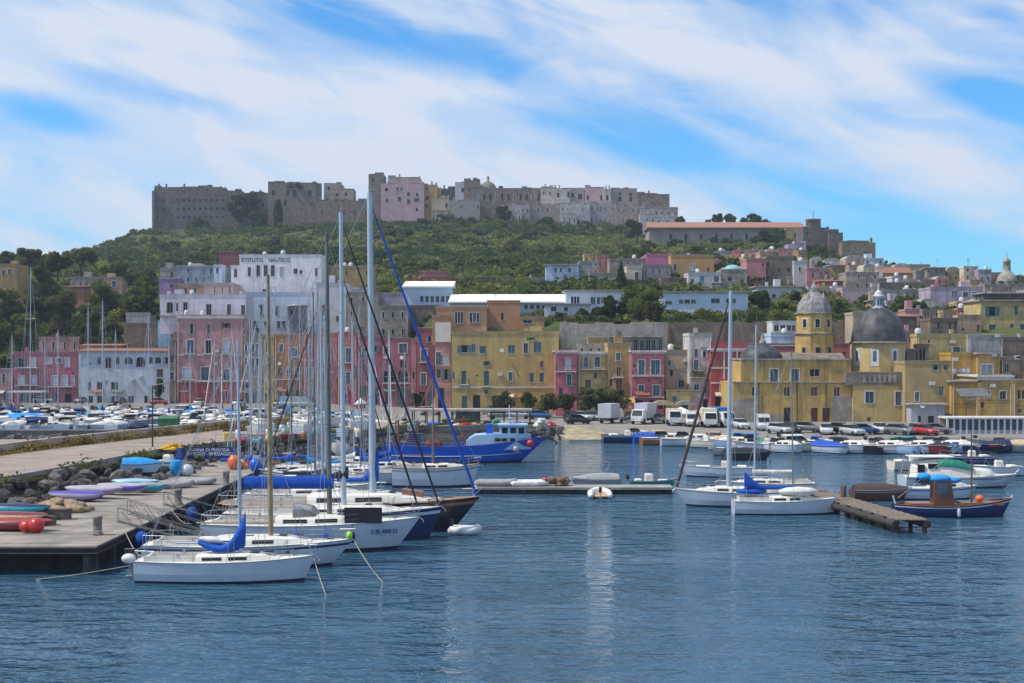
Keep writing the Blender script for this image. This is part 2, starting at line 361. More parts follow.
def bld(name, label, x0, x1, yt, yb, Y, col, wins=(), d=9, bal=(), rot=0, roof='flat', cat='house', group=None, clutter=True, par=.45, deep=3, bands=(), base=None, pm=None):
    _bs[0] += 1; q = random.Random(_bs[0] * 13 + 5)
    X0, X1 = PX(x0, Y), PX(x1, Y); Zt, Zb = PZ(yt, Y), PZ(yb, Y); xc = (X0 + X1) / 2
    root = empty(name, (xc, Y + d / 2, Zb), label, cat, group, R(rot))
    hw = (X1 - X0) / 2; H = Zt - Zb; m = pm or (wm(col) if isinstance(col, str) else col)
    if roof == 'flat': H -= par
    if wins and isinstance(wins[0], (int, float)): wins = auto_wins(x0, x1, yt, yb, wins[0], wins[1], wins[2], q, *(wins[3:]))
    rects = []; ks = []
    for wdw in wins:
        a, t_, b_, bo, k = wdw
        r = (PX(a, Y) - xc, PX(b_, Y) - xc, PZ(bo, Y) - Zb, PZ(t_, Y) - Zb, 'a' in k)
        if r[1] > r[0] + .15 and r[0] > -hw + .05 and r[1] < hw - .05 and r[3] < H - .1: rects.append(r); ks.append(k)
    mb = MB(); y = -d / 2
    # drop overlapping rects
    keep = []
    for i, r in enumerate(rects):
        if all(r[0] >= rects[j][1] or r[1] <= rects[j][0] or r[2] >= rects[j][3] or r[3] <= rects[j][2] for j in keep): keep.append(i)
    rects = [rects[i] for i in keep]; ks = [ks[i] for i in keep]
    rr = front_wall(mb, -hw, hw, -deep, H, y, rects)
    mb.add([(-hw, y, -deep), (hw, y, -deep), (hw, y, H), (-hw, y, H), (-hw, -y, -deep), (hw, -y, -deep), (hw, -y, H), (-hw, -y, H)],
           [(1, 5, 6, 2), (5, 4, 7, 6), (4, 0, 3, 7), (3, 2, 6, 7)])
    mb.build('wall', m, root)
    if base:   # (colour, height) plinth
        MB().box(-hw - .02, hw + .02, y - .05, y - .003, -.1, base[1]).build('plinth', wm(base[0]), root)
    if Y < 300:
        for i, k in enumerate(ks):
            r = rr[i]; w = (r[1] - r[0]) * .5 + .1
            if k in ('G', 'N') and r[2] > 3.2 and q.random() < .5 and r[0] - w > -hw and r[1] + w < hw and all(o is r or o[0] > r[1] + w or o[1] < r[0] - w or o[2] > r[3] or o[3] < r[2] for o in rr): ks[i] = 'OS' + q.choice('tgrwy')
    for r, k in zip(rr, ks): add_window(root, r[0], r[1], r[2], r[3], y, k, DFR if Y > 450 and 'G' not in k else None)
    if group == 'houses along the waterfront' or group == 'stacked yellow houses right of the church': extras(root, hw, H, y, rr, q, m)
    for b in bands:
        zb_ = PZ(b, Y) - Zb; MB().box(-hw - .03, hw + .03, y - .1, y - .003, zb_ - .1, zb_ + .12).build('string_course', WHT, root)
    for b in bal: balcony(root, PX(b[0], Y) - xc, PX(b[1], Y) - xc, PZ(b[2], Y) - Zb, y, solid=len(b) > 3)
    roof_kit(root, -hw, hw, y, -y, H, m, roof, _bs[0], clutter, par)
    return root

def extras(root, hw, H, y, rr, q, wmat):
    def free(x0, x1, z0, z1): return all(x0 >= r[1] + .15 or x1 <= r[0] - .15 or z0 >= r[3] + .15 or z1 <= r[2] - .15 for r in rr)
    for x in (-hw + .25, hw - .25):
        if q.random() < .7 and free(x - .1, x + .1, 0, H): MB().tube((x, y - .1, .1), (x, y - .1, H - .1), .06, n=6).build('drainpipe', wmat if q.random() < .4 else TANKM, root)
    for i in range(int(hw * .9)):
        x = q.uniform(-hw + .6, hw - .6); z = q.uniform(3, max(3.5, H - 1.2))
        if not free(x - .45, x + .45, z, z + .6): continue
        t = q.random(); b = MB()
        if t < .5: b.box(x - .4, x + .4, y - .35, y - .003, z, z + .52); b.tube((x - .12, y - .355, z + .26), (x - .12, y - .37, z + .26), .2, n=10); b.build('air_conditioner', WHT, root)
        elif t < .75: b.box(x - .18, x + .18, y - .02, y + .002, z, z + .3); b.build('vent_grille', IRON, root)
        else:
            b.lathe([(.02, -.12), (.25, -.08), (.38, .02)], 10); o = b.build('satellite_dish', WHT, root); o.location = (x, y - .45, z + .3); o.rotation_euler = (R(70), 0, q.uniform(-.5, .5))
    x = -hw + .6
    while H > 7 and x < hw - 2.4:
        w = q.uniform(1.6, 2.6)
        if q.random() < .33 and x + w < hw - .3:
            b = MB(); b.prism([(y - .003, 3.05), (y - 1.3, 2.55), (y - 1.3, 2.4), (y - 1.25, 2.4), (y - 1.25, 2.5), (y - .003, 2.98)], 'x', x, x + w); b.build('awning', mat('shop_awning_%d' % q.randrange(4), [(.10, .16, .12), (.45, .42, .36), (.30, .10, .07), (.10, .16, .28)][q.randrange(4)], .9, .2, 2), root)
        x += w + q.uniform(.4, 2.5)
    if H > 5 and q.random() < .8:
        z = q.uniform(3.1, 4.2); MB().path([(-hw, y - .06, z), (-hw * .3, y - .06, z - .12), (hw * .4, y - .06, z + .03), (hw, y - .06, z - .08)], .025, 4).build('facade_cable', IRON, root)

# ------------------------------------------------------------------ terrain
KP = [
 (-420, [(330, 2), (380, 14), (470, 30), (560, 40), (760, 44), (900, 20), (1150, -6)]),
 (0,   [(306, 1.6), (335, 14), (420, 30), (500, 41), (600, 49), (700, 46), (900, 20), (1150, -6)]),
 (150, [(304, 1.6), (325, 14), (345, 21), (420, 31), (560, 46), (690, 64), (745, 76), (850, 76), (960, 40), (1150, -6)]),
 (300, [(303, 1.6), (315, 11), (330, 24), (400, 36), (500, 42), (620, 58), (700, 72), (755, 77), (860, 76), (960, 40), (1150, -6)]),
 (385, [(292, 1.6), (303, 10), (330, 22), (400, 34), (500, 43), (610, 59), (700, 74), (755, 79), (860, 76), (960, 40), (1150, -6)]),
 (440, [(280, 1.6), (290, 15), (300, 19), (360, 29), (430, 35), (520, 45), (620, 60), (700, 75), (750, 78), (860, 75), (960, 40), (1150, -6)]),
 (452, [(257, 1.6), (262, 15), (300, 19), (360, 29), (430, 35), (520, 45), (620, 60), (700, 76), (750, 78), (860, 75), (960, 40), (1150, -6)]),
 (600, [(243, 1.6), (252, 8), (256, 17.4), (292, 19), (340, 27), (420, 35), (560, 50), (680, 68), (720, 76), (860, 76), (960, 40), (1150, -6)]),
 (700, [(238, 1.6), (250, 12), (290, 19), (340, 27), (420, 38), (560, 53), (620, 57), (660, 62), (750, 60), (860, 40), (960, 20), (1150, -6)]),
 (800, [(232, 1.6), (250, 10), (290, 20), (340, 27), (420, 36), (520, 46), (600, 57), (680, 58), (750, 40), (960, 10), (1150, -6)]),
 (900, [(225, 1.6), (240, 9), (260, 14), (300, 20.6), (360, 28), (450, 36), (520, 41), (560, 38), (700, 10), (960, -2), (1150, -6)]),
 (1024, [(218, 1.6), (235, 10), (250, 15), (300, 21), (380, 29), (450, 34), (520, 34), (600, 12), (960, -3), (1150, -6)]),
 (1450, [(218, 1.6), (235, 8), (250, 15), (300, 21), (380, 27), (450, 30), (520, 30), (600, 12), (960, -3), (1150, -6)])]
def shore(px):     # distance of the quay edge
    K = [(-420, 330), (0, 297), (150, 289), (330, 270), (400, 236), (470, 222), (545, 212), (585, 205), (640, 198), (700, 190), (780, 181), (860, 177), (1024, 179), (1450, 185)]
    return float(np.interp(px, [k[0] for k in K], [k[1] for k in K]))
def prof(k, Y):
    pts = KP[k][1]; return float(np.interp(Y, [p[0] for p in pts], [p[1] for p in pts]))
def ground(X, Y):
    px = 512 + F * X / max(Y, 1); ks = [k[0] for k in KP]
    if Y < shore(px): return 0.0
    if px <= ks[0]: return prof(0, Y)
    if px >= ks[-1]: return prof(len(KP) - 1, Y)
    i = max(j for j in range(len(ks)) if ks[j] <= px); i = min(i, len(ks) - 2)
    t = (px - ks[i]) / (ks[i + 1] - ks[i]); t = t * t * (3 - 2 * t)
    return prof(i, Y) * (1 - t) + prof(i + 1, Y) * t
def gz(px, Y): return ground(PX(px, Y), Y)
def build_ground():
    cols = list(range(-420, 1451, 17)); mb = MB()
    rows = 120; grid = []
    for px in cols:
        y0 = shore(px); c = [(PX(px, y0), y0, -2.0)]
        for j in range(rows):
            t = j / (rows - 1); Y = y0 + (1160 - y0) * t ** 1.5
            z = ground(PX(px, Y), Y) if j else 1.6
            if z > 4: z += .5 * math.sin(Y * .11 + px * .03) + .35 * math.sin(px * .19 + Y * .07)
            c.append((PX(px, Y), Y, z))
        grid.append(c)
    n = rows + 1; vs = [p for c in grid for p in c]; fs = []; ms = []
    for i in range(len(cols) - 1):
        for j in range(n - 1): fs.append((i * n + j, (i + 1) * n + j, (i + 1) * n + j + 1, i * n + j + 1))
    mb.add(vs, fs, True)
    m = bpy.data.materials.new('hillside_soil'); m.use_nodes = True; nt = m.node_tree; nn = nt.nodes; l = nt.links; b = nn['Principled BSDF']
    b.inputs['Roughness'].default_value = .98; b.inputs['Specular IOR Level'].default_value = .1
    g = nn.new('ShaderNodeNewGeometry'); sx = nn.new('ShaderNodeSeparateXYZ'); l.new(g.outputs['Position'], sx.inputs[0])
    r = nn.new('ShaderNodeMapRange'); r.inputs['From Min'].default_value = 2.5; r.inputs['From Max'].default_value = 5; l.new(sx.outputs[2], r.inputs[0])
    nz = nn.new('ShaderNodeTexNoise'); nz.inputs['Scale'].default_value = .06; nz.inputs['Detail'].default_value = 8; l.new(g.outputs['Position'], nz.inputs[0])
    cr = nn.new('ShaderNodeValToRGB'); cr.color_ramp.elements[0].color = (.035, .05, .02, 1); cr.color_ramp.elements[0].position = .35
    cr.color_ramp.elements[1].color = (.085, .10, .04, 1); cr.color_ramp.elements[1].position = .65
    l.new(nz.outputs[0], cr.inputs[0])
    n2 = nn.new('ShaderNodeTexNoise'); n2.inputs['Scale'].default_value = .5; n2.inputs['Detail'].default_value = 8; l.new(g.outputs['Position'], n2.inputs[0])
    c2 = nn.new('ShaderNodeValToRGB'); c2.color_ramp.elements[0].color = (.16, .15, .145, 1); c2.color_ramp.elements[1].color = (.30, .28, .25, 1); l.new(n2.outputs[0], c2.inputs[0])
    mxx = nn.new('ShaderNodeMixRGB'); l.new(r.outputs[0], mxx.inputs[0]); l.new(c2.outputs[0], mxx.inputs[1]); l.new(cr.outputs[0], mxx.inputs[2]); l.new(mxx.outputs[0], b.inputs[0])
    struct(mb.build('terrain', m))
build_ground()

# ------------------------------------------------------------------ water
def build_water():
    m = bpy.data.materials.new('sea_water'); m.use_nodes = True; nt = m.node_tree; n = nt.nodes; l = nt.links; b = n['Principled BSDF']
    b.inputs['Base Color'].default_value = (.030, .088, .145, 1); b.inputs['Roughness'].default_value = 0.04; b.inputs['IOR'].default_value = 1.33
    g = n.new('ShaderNodeNewGeometry')
    def ns(scale, st, det, dist=0):
        mp = n.new('ShaderNodeMapping'); mp.inputs['Scale'].default_value = st; mp.inputs['Rotation'].default_value = (0, 0, R(12)); l.new(g.outputs['Position'], mp.inputs[0])
        z = n.new('ShaderNodeTexNoise'); z.inputs['Scale'].default_value = scale; z.inputs['Detail'].default_value = det; z.inputs['Roughness'].default_value = .6; z.inputs['Distortion'].default_value = dist
        l.new(mp.outputs[0], z.inputs[0]); return z.outputs[0]
    a = ns(1.1, (.6, 1.0, 1), 3, 0.3); c = ns(.33, (.5, 1.2, 1), 3, .4); d = ns(.03, (1, 1.8, 1), 3, .5)
    p = n.new('ShaderNodeMath'); p.operation = 'MULTIPLY_ADD'; p.inputs[1].default_value = 2.0; l.new(c, p.inputs[0]); l.new(a, p.inputs[2])
    # calmer and rougher patches drift over the basin
    r = n.new('ShaderNodeMapRange'); r.inputs['From Min'].default_value = .38; r.inputs['From Max'].default_value = .62; r.inputs['To Min'].default_value = .3; r.inputs['To Max'].default_value = 1.0; l.new(d, r.inputs[0])
    bp = n.new('ShaderNodeBump'); bp.inputs['Distance'].default_value = 0.6; l.new(p.outputs[0], bp.inputs['Height']); l.new(r.outputs[0], bp.inputs['Strength'])
    l.new(bp.outputs[0], b.inputs['Normal'])
    mb = MB(); mb.add([(-3500, -400, 0), (3500, -400, 0), (3500, 6000, 0), (-3500, 6000, 0)], [(0, 1, 2, 3)])
    struct(mb.build('water', m))
build_water()
# ================================================================== waterfront row, from the left
WF = 'houses along the waterfront'
bld('house', 'low pale pink house at the left edge, next to the red-pink marina house', -40, 13, 369, 405, 297, 'rose', (2, 3, 'Gk', .16, .5, 0), d=9, group=WF)
bld('house', 'red-pink two-storey house with white balconies at the left end of the marina', 14, 78, 352, 404, 296, 'red',
    [(18, 358, 23, 367, 'G'), (30, 358, 35, 367, 'Gw'), (46, 358, 51, 364, 'GSw'), (56, 358, 61, 363, 'Gt'), (65, 358, 69, 367, 'Gw'),
     (19, 376, 24, 384.5, 'Gw'), (31, 376, 36, 384.5, 'Gw'), (52, 376, 57, 386, 'GSw'), (62, 376, 67, 386, 'GSw'), (71, 376, 74, 386, 'GSw'),
     (20, 394, 26, 402, 'Nt'), (30, 394, 36, 402, 'NB'), (41, 394, 46, 402, 'NB'), (51, 394, 57, 402, 'NB'), (64, 394, 71, 402, 'dNk')],
    bal=[(15.5, 38.5, 367.5), (48, 73, 386.5), (15.5, 40, 385)], group=WF, rot=1, pm=mat('plaster_redpink', (.40, .12, .15), .92, .09, .7, bump=.15, streak=.3, stain=.25))
bld('house', 'long pale blue-white house with arched dark windows under a terracotta roof line', 78.6, 172, 351.5, 404, 296, 'bluewhite',
    [(81, 357, 87, 364, 'Gw'), (97, 357, 101, 364, 'Nka'), (105, 357, 111.5, 368, 'Nka'), (115, 357, 119.5, 364, 'Nka'), (124, 357, 132.5, 364, 'Nka'), (136, 357, 145, 367, 'Nka'),
     (149, 357, 153, 363.5, 'Nka'), (155, 357, 161, 363.5, 'Nka'), (165, 357, 169, 363.5, 'G'), (87, 382, 91, 390, 'N'), (97, 382, 103, 390, 'N'), (111, 382, 118, 390, 'N'), (156.5, 369, 163, 377, 'Nr'),
     (87, 396, 93, 403, 'dNk'), (97, 396, 103, 403, 'dNk'), (111, 396, 118, 403, 'dNB'), (127, 396, 134, 403, 'dNB'), (144, 396, 149, 403, 'dNk')], roof='shed', d=7, group=WF,
    pm=mat('plaster_bluewhite2', (.50, .54, .60), .92, .08, .7, bump=.2, streak=.6, stain=.4))
bld('house', 'tall salmon palazzo with white-framed balcony windows and grey stone lower floors', 177, 243, 318, 404, 293, 'rose',
    [(190, 324, 193, 334, 'G'), (207, 324, 210, 334, 'G'), (224, 323, 228, 328, 'G'), (187, 340, 193.5, 353, 'GB'), (205.5, 340, 211, 353, 'G'), (223.5, 339, 229, 353, 'GOw'),
     (174, 368, 177, 377, 'G'), (183, 368, 191, 378, 'GSw'), (201, 367, 209, 380, 'GB'), (223, 369, 229, 380, 'GB'), (204, 384, 212, 392, 'N'), (221, 391, 226, 400, 'GSw'), (179.5, 391.5, 187, 403, 'dGkBa'), (232, 391, 238, 403, 'dNk')],
    bal=[(184, 196, 353.5), (203, 214, 353.5), (221, 233, 353.5), (181, 194, 379), (199, 213, 381)], roof='cornice', group=WF, bands=(355, 381), base=('red', 4.4))
bld('house', 'narrow brown house squeezed between the blue-white house and the salmon palazzo', 168, 176.5, 340, 404, 294, 'brown', [(170, 356, 174, 363, 'N'), (170, 372, 174, 380, 'G')], group=WF)
bld('house', 'narrow weathered grey house with many small windows beside the salmon palazzo', 243.5, 263, 334, 404, 292, 'palestone',
    [(245, 345, 247, 351, 'G'), (250, 344, 254, 352, 'Gk'), (245, 358, 248, 365, 'G'), (250, 358, 254, 371, 'GB'), (245, 383, 249, 388, 'N'), (256, 358, 260, 366, 'G'), (256, 344, 259, 351, 'G'), (245, 393, 249, 403, 'dNk'), (252, 393, 257, 403, 'dNB')], group=WF)
bld('house', 'narrow yellow-ochre house with a tall arched window and green ground floor', 263.5, 274, 335, 404, 291, 'lemon',
    [(265, 342, 268.5, 352, 'Gka'), (264, 356, 268, 366, 'GSw'), (266, 382, 270, 390, 'N'), (265, 393, 270, 403, 'dNt')], bal=[(264, 270, 353)], group=WF)
bld('house', 'orange house with dark shutters left of the twin steel masts', 274.5, 303, 334, 403, 290, 'orange',
    [(279, 344, 283, 352, 'GSt'), (292, 348, 297, 356, 'Gt'), (278, 368, 282, 376, 'Nr'), (287, 367, 291, 377, 'GB'), (295, 368, 299, 377, 'GB'), (278, 388, 282, 402, 'dGB'), (286, 390, 293, 403, 'dNk'), (296, 390, 301, 403, 'dNt')],
    bal=[(290, 299, 357), (276, 301, 379)], group=WF)
bld('house', 'pink house with tall dark doors and a red arched garage, beside the orange house', 303.5, 337, 333, 403, 289, 'salmon',
    [(308, 345, 311, 353, 'G'), (324, 350, 330, 363, 'GSt'), (323, 370, 328, 383, 'GSt'), (307, 368, 312, 378, 'G'), (322, 393, 329, 402, 'dNk'), (308, 390, 315, 402, 'dNr')], bal=[(322, 332, 363), (321, 331, 384)], group=WF)
bld('house', 'coral red house with one tall dark window behind the tallest white masts', 337.5, 357, 332, 403, 285, 'coral',
    [(346, 348, 351, 362, 'GSt'), (346, 372, 350, 384, 'GB'), (340, 345, 343, 352, 'G'), (344, 392, 351, 403, 'dNka')], bal=[(344, 353, 362.5)], group=WF)
bld('house', 'maroon house with a round-headed garage door and wide dark upper window', 357.5, 381, 336, 404, 281, 'magenta',
    [(362, 348, 366, 358, 'Gt'), (372, 346, 377, 352, 'G'), (367, 371, 374, 382, 'N'), (359, 386, 369, 397, 'Nra'), (372, 388, 379, 404, 'dNk')], group=WF)
bld('house', 'deep pink house with a white-framed shuttered window over a long dark veranda', 381.5, 410.5, 338, 404, 276, 'magenta',
    [(399, 343.5, 407, 353, 'GSt'), (400, 360, 407, 368, 'N'), (383, 371, 396, 382, 'N'), (398, 371, 408, 382, 'N'), (384, 346, 388, 353, 'G'), (385, 388, 391, 404, 'dNk'), (398, 388, 405, 404, 'dNt')], bal=[(382, 410, 383)], group=WF, clutter=False)
bld('house', 'slim rose house with a drainpipe strip beside the deep pink house', 411, 416, 339, 405, 272, 'rose', [(412.3, 372, 414.7, 379, 'N')], clutter=False, group=WF)
bld('house', 'narrow dark pink house with a pale green door window right of the slim rose house', 416.5, 434.5, 328, 406, 266, 'maroon',
    [(421, 349, 427, 361, 'GSt'), (421, 373, 426, 385, 'GB'), (418, 334, 421, 341, 'N'), (428, 336, 431, 342, 'N'), (419, 392, 425, 406, 'dNk'), (428, 392, 432, 406, 'dNB')], bal=[(419, 429, 362)], group=WF)
bld('house', 'mauve-pink house topped by a pale blank roof hoarding, left of the big yellow house', 435, 451, 342.5, 410, 256, 'rose',
    [(435.8, 352, 441, 365, 'GSt'), (442, 355, 448, 365.5, 'Gw'), (436.5, 369, 441, 378, 'N'), (444, 369, 448, 380, 'N'), (438, 388, 444, 410, 'dNk')], group=WF, clutter=False)
hb = MB(); hb.use(mat('hoarding_panel', (.62, .56, .52), .8, .08, .8)).box(PX(435.3, 255.5), PX(450.8, 255.5), 255.4, 255.6, PZ(342, 255.5), PZ(322.5, 255.5))
hb.use(IRON)
for i in (437, 443, 449): hb.tube((PX(i, 256), 255.6, PZ(342.3, 256)), (PX(i, 256), 255.62, PZ(323.5, 256)), .05)
for i in (437, 449): hb.tube((PX(i, 256), 255.6, PZ(326, 256)), (PX(i, 256), 258, PZ(343, 256)), .04)
tag(hb.build('hoarding'), 'blank pale square hoarding standing on the roof of the mauve-pink house', 'billboard')
bld('house', 'big mustard-yellow three-storey house with green-shuttered windows and two iron balconies', 451.6, 559, 331.5, 412, 242, 'yellow',
    [(461, 345, 468, 352.5, 'OSt'), (471.5, 344, 475.5, 352.5, 'NSt'), (479.5, 346, 486, 353, 'St'), (508, 345, 515, 353, 'Nt'), (523.5, 343, 528, 353, 'Gk'), (533.5, 342, 541.5, 352, 'Nt'),
     (485, 361, 488, 365.5, 'N'), (540, 361, 543.5, 367, 'Nr'), (452.6, 372, 454.6, 379, 'NSb'), (461.5, 371, 466, 384, 'dNt'), (484, 371, 489, 385.5, 'dNt'), (508.5, 372, 512.5, 381, 'GSt'),
     (529.5, 373, 534, 382, 'St'), (539.5, 373, 544, 382, 'St'), (529, 337.5, 533, 339.8, 'N'), (484.5, 389.5, 488, 394, 'N'), (462, 396, 467, 411, 'dNt'), (473, 395, 480, 411, 'dNk'), (492, 396, 500, 411, 'dNk'), (506, 396, 512, 411, 'dNk'), (524, 395, 532, 411, 'dNt'), (541, 395, 549, 411, 'dNk')],
    bal=[(458.5, 469, 384.5), (481, 490.5, 386)], d=14, group=WF, bands=(387.5,), pm=mat('plaster_mustard', (.47, .34, .13), .92, .09, .5, bump=.25, streak=.5, stain=.35))
bld('house', 'narrow bright pink house with white cornice, right of the mustard house', 555.5, 577, 352, 409, 236, 'pink',
    [(566, 358, 570.5, 369.5, 'Gw'), (567, 374, 571.5, 385.5, 'GSg'), (559, 388, 563, 398, 'N'), (558, 399, 564, 408, 'dNk'), (568, 397, 574, 408, 'dNr')], bal=[(556, 576, 371.3)], roof='cornice', group=WF, par=.1, clutter=False)
bld('house', 'small yellow house with a white terrace balcony and red-brown door between the two pink houses', 577.5, 607.5, 353.5, 409, 236.5, 'lemon',
    [(584, 357, 588, 367, 'GB'), (594.5, 357, 600, 367, 'GB'), (594, 373, 597, 378.5, 'Nr'), (585, 379.5, 591, 389, 'NSr'), (594, 393, 600, 408, 'dGw'), (582, 394, 588, 408, 'dNk')], bal=[(581, 605.5, 368.8)], roof='cornice', group=WF, par=.1, clutter=False)
bld('house', 'worn ochre house with dark red shutters and rooftop room, left of the balconied pink house', 608, 631.2, 343, 409, 235.5, 'ochre',
    [(616, 353, 620.5, 360.5, 'GSt'), (616.5, 367, 621, 376, 'NSr'), (609.5, 379, 612.5, 386.5, 'NSr'), (616, 379, 622, 389, 'NSr'), (611, 394, 616, 408, 'dNk'), (620, 396, 627, 408, 'dNg')], bal=[(612, 624, 377)], group=WF)
bld('house', 'bright pink house with two rows of tall green doors opening on long balconies', 631.6, 664.5, 352, 410, 233, 'pink',
    [(638.5, 360, 644.5, 374.5, 'GSt'), (651, 360, 660, 374.5, 'GSt'), (638.5, 385, 644, 395.5, 'GSt'), (653, 385, 659.5, 395.5, 'Gt'), (633.5, 364, 635.5, 368, 'N'), (636, 400, 643, 409, 'dNk'), (649, 400, 655, 409, 'dNk'), (658, 400, 663, 409, 'dNk')],
    bal=[(632, 664, 375.5), (632, 664, 396.5)], roof='cornice', par=.05, clutter=False, group=WF)
bld('rooftop_conservatory', 'grey-green glazed roof shed standing behind the balconied pink house', 633, 663, 337, 353, 246, mat('old_glazing', (.16, .21, .20), .5, .2, 1, streak=.5), (1, 5, 'N', .7, .7, 0), d=4, roof='slab', cat='roof shed', clutter=False)
bld('house', 'crumbling white and orange house with peeling plaster right of the balconied pink house', 665, 689.5, 350, 391, 237, 'cream',
    [(667.5, 360, 671, 366, 'Gt'), (678.5, 380, 684, 387.5, 'N'), (675, 352, 681, 357, 'N'), (670, 370, 673, 376, 'N')], group=WF, pm=mat('peeling_plaster', (.56, .53, .48), .95, .25, .6, bump=.5, streak=.8, stain=.95, col2=(.52, .30, .14)))
bld('house', 'low cream-yellow house front below the crumbling white and orange house', 666, 691, 390, 411, 233, 'lemon', [(672, 396, 677, 401.5, 'Nt'), (681, 401, 688, 411, 'dNk')], d=3.5, par=.2, clutter=False, group=WF)
bld('house', 'tall weathered white house with green plants on its middle balcony, left of the red house', 689.5, 712, 333, 411, 234, 'palestone',
    [(694.5, 349, 698, 357, 'GB'), (694, 360, 698.5, 369.5, 'GB'), (703, 351, 706, 357, 'N'), (694, 384, 699, 390, 'GB'), (703, 386, 707, 393, 'N'), (695, 397, 699, 404, 'Gw'), (703, 399, 708, 411, 'dNk')], bal=[(692, 702, 370), (690.5, 709, 377)], group=WF, pm=mat('worn_white', (.52, .50, .47), .95, .12, .6, bump=.3, streak=.8, stain=.8))
bld('house', 'crimson red house divided by white lines behind the slim mast, beside the church', 711, 747, 350, 411, 231, 'red',
    [(720, 385.5, 724, 391, 'GSk'), (715, 396, 721, 411, 'dNk'), (731, 388, 735, 396, 'N'), (726, 397, 732, 411, 'dNk')], bands=(368, 383), roof='cornice', par=1.2, clutter=False, group=WF)
vb = MB()
for i in (724, 737): vb.box(PX(i, 231) - PX(729, 231) - .12, PX(i, 231) - PX(729, 231) + .12, -4.62, -4.503, 5.2, 9.7)
vb.build('pilaster', WHT, bpy.data.objects[[o.name for o in bpy.data.objects if o.get('label', '').startswith('crimson red house')][0]])
bld('house', 'white two-storey terrace house with arcade arches behind the church tower', 771, 797, 333, 352, 248, 'bluewhite', [(775, 337, 780, 345, 'Na'), (783, 337, 788, 345, 'Na'), (790, 337, 794, 345, 'Na')], d=7, par=.6)
bld('colonnade_house', 'white roof gallery of small square openings above the arcade house', 772, 796, 321, 333, 252, 'white', [(774, 325, 779, 331, 'N'), (780.5, 325, 785.5, 331, 'N'), (787, 325, 791.5, 331, 'N'), (792, 325, 795.5, 331, 'N')], d=5, par=.2, clutter=False)
bld('house', 'long flat pink roof-storey behind the crimson house and the church vault', 716, 800, 343.5, 352, 240, 'magenta', (), d=6, par=.2, bands=(345.5,), clutter=False)
bld('house', 'bright coral wall of a low house between the church tower and the dome', 829, 850, 343.5, 362, 244, 'coral', [(843, 352, 846, 357, 'N')], d=6, par=.3, clutter=False)

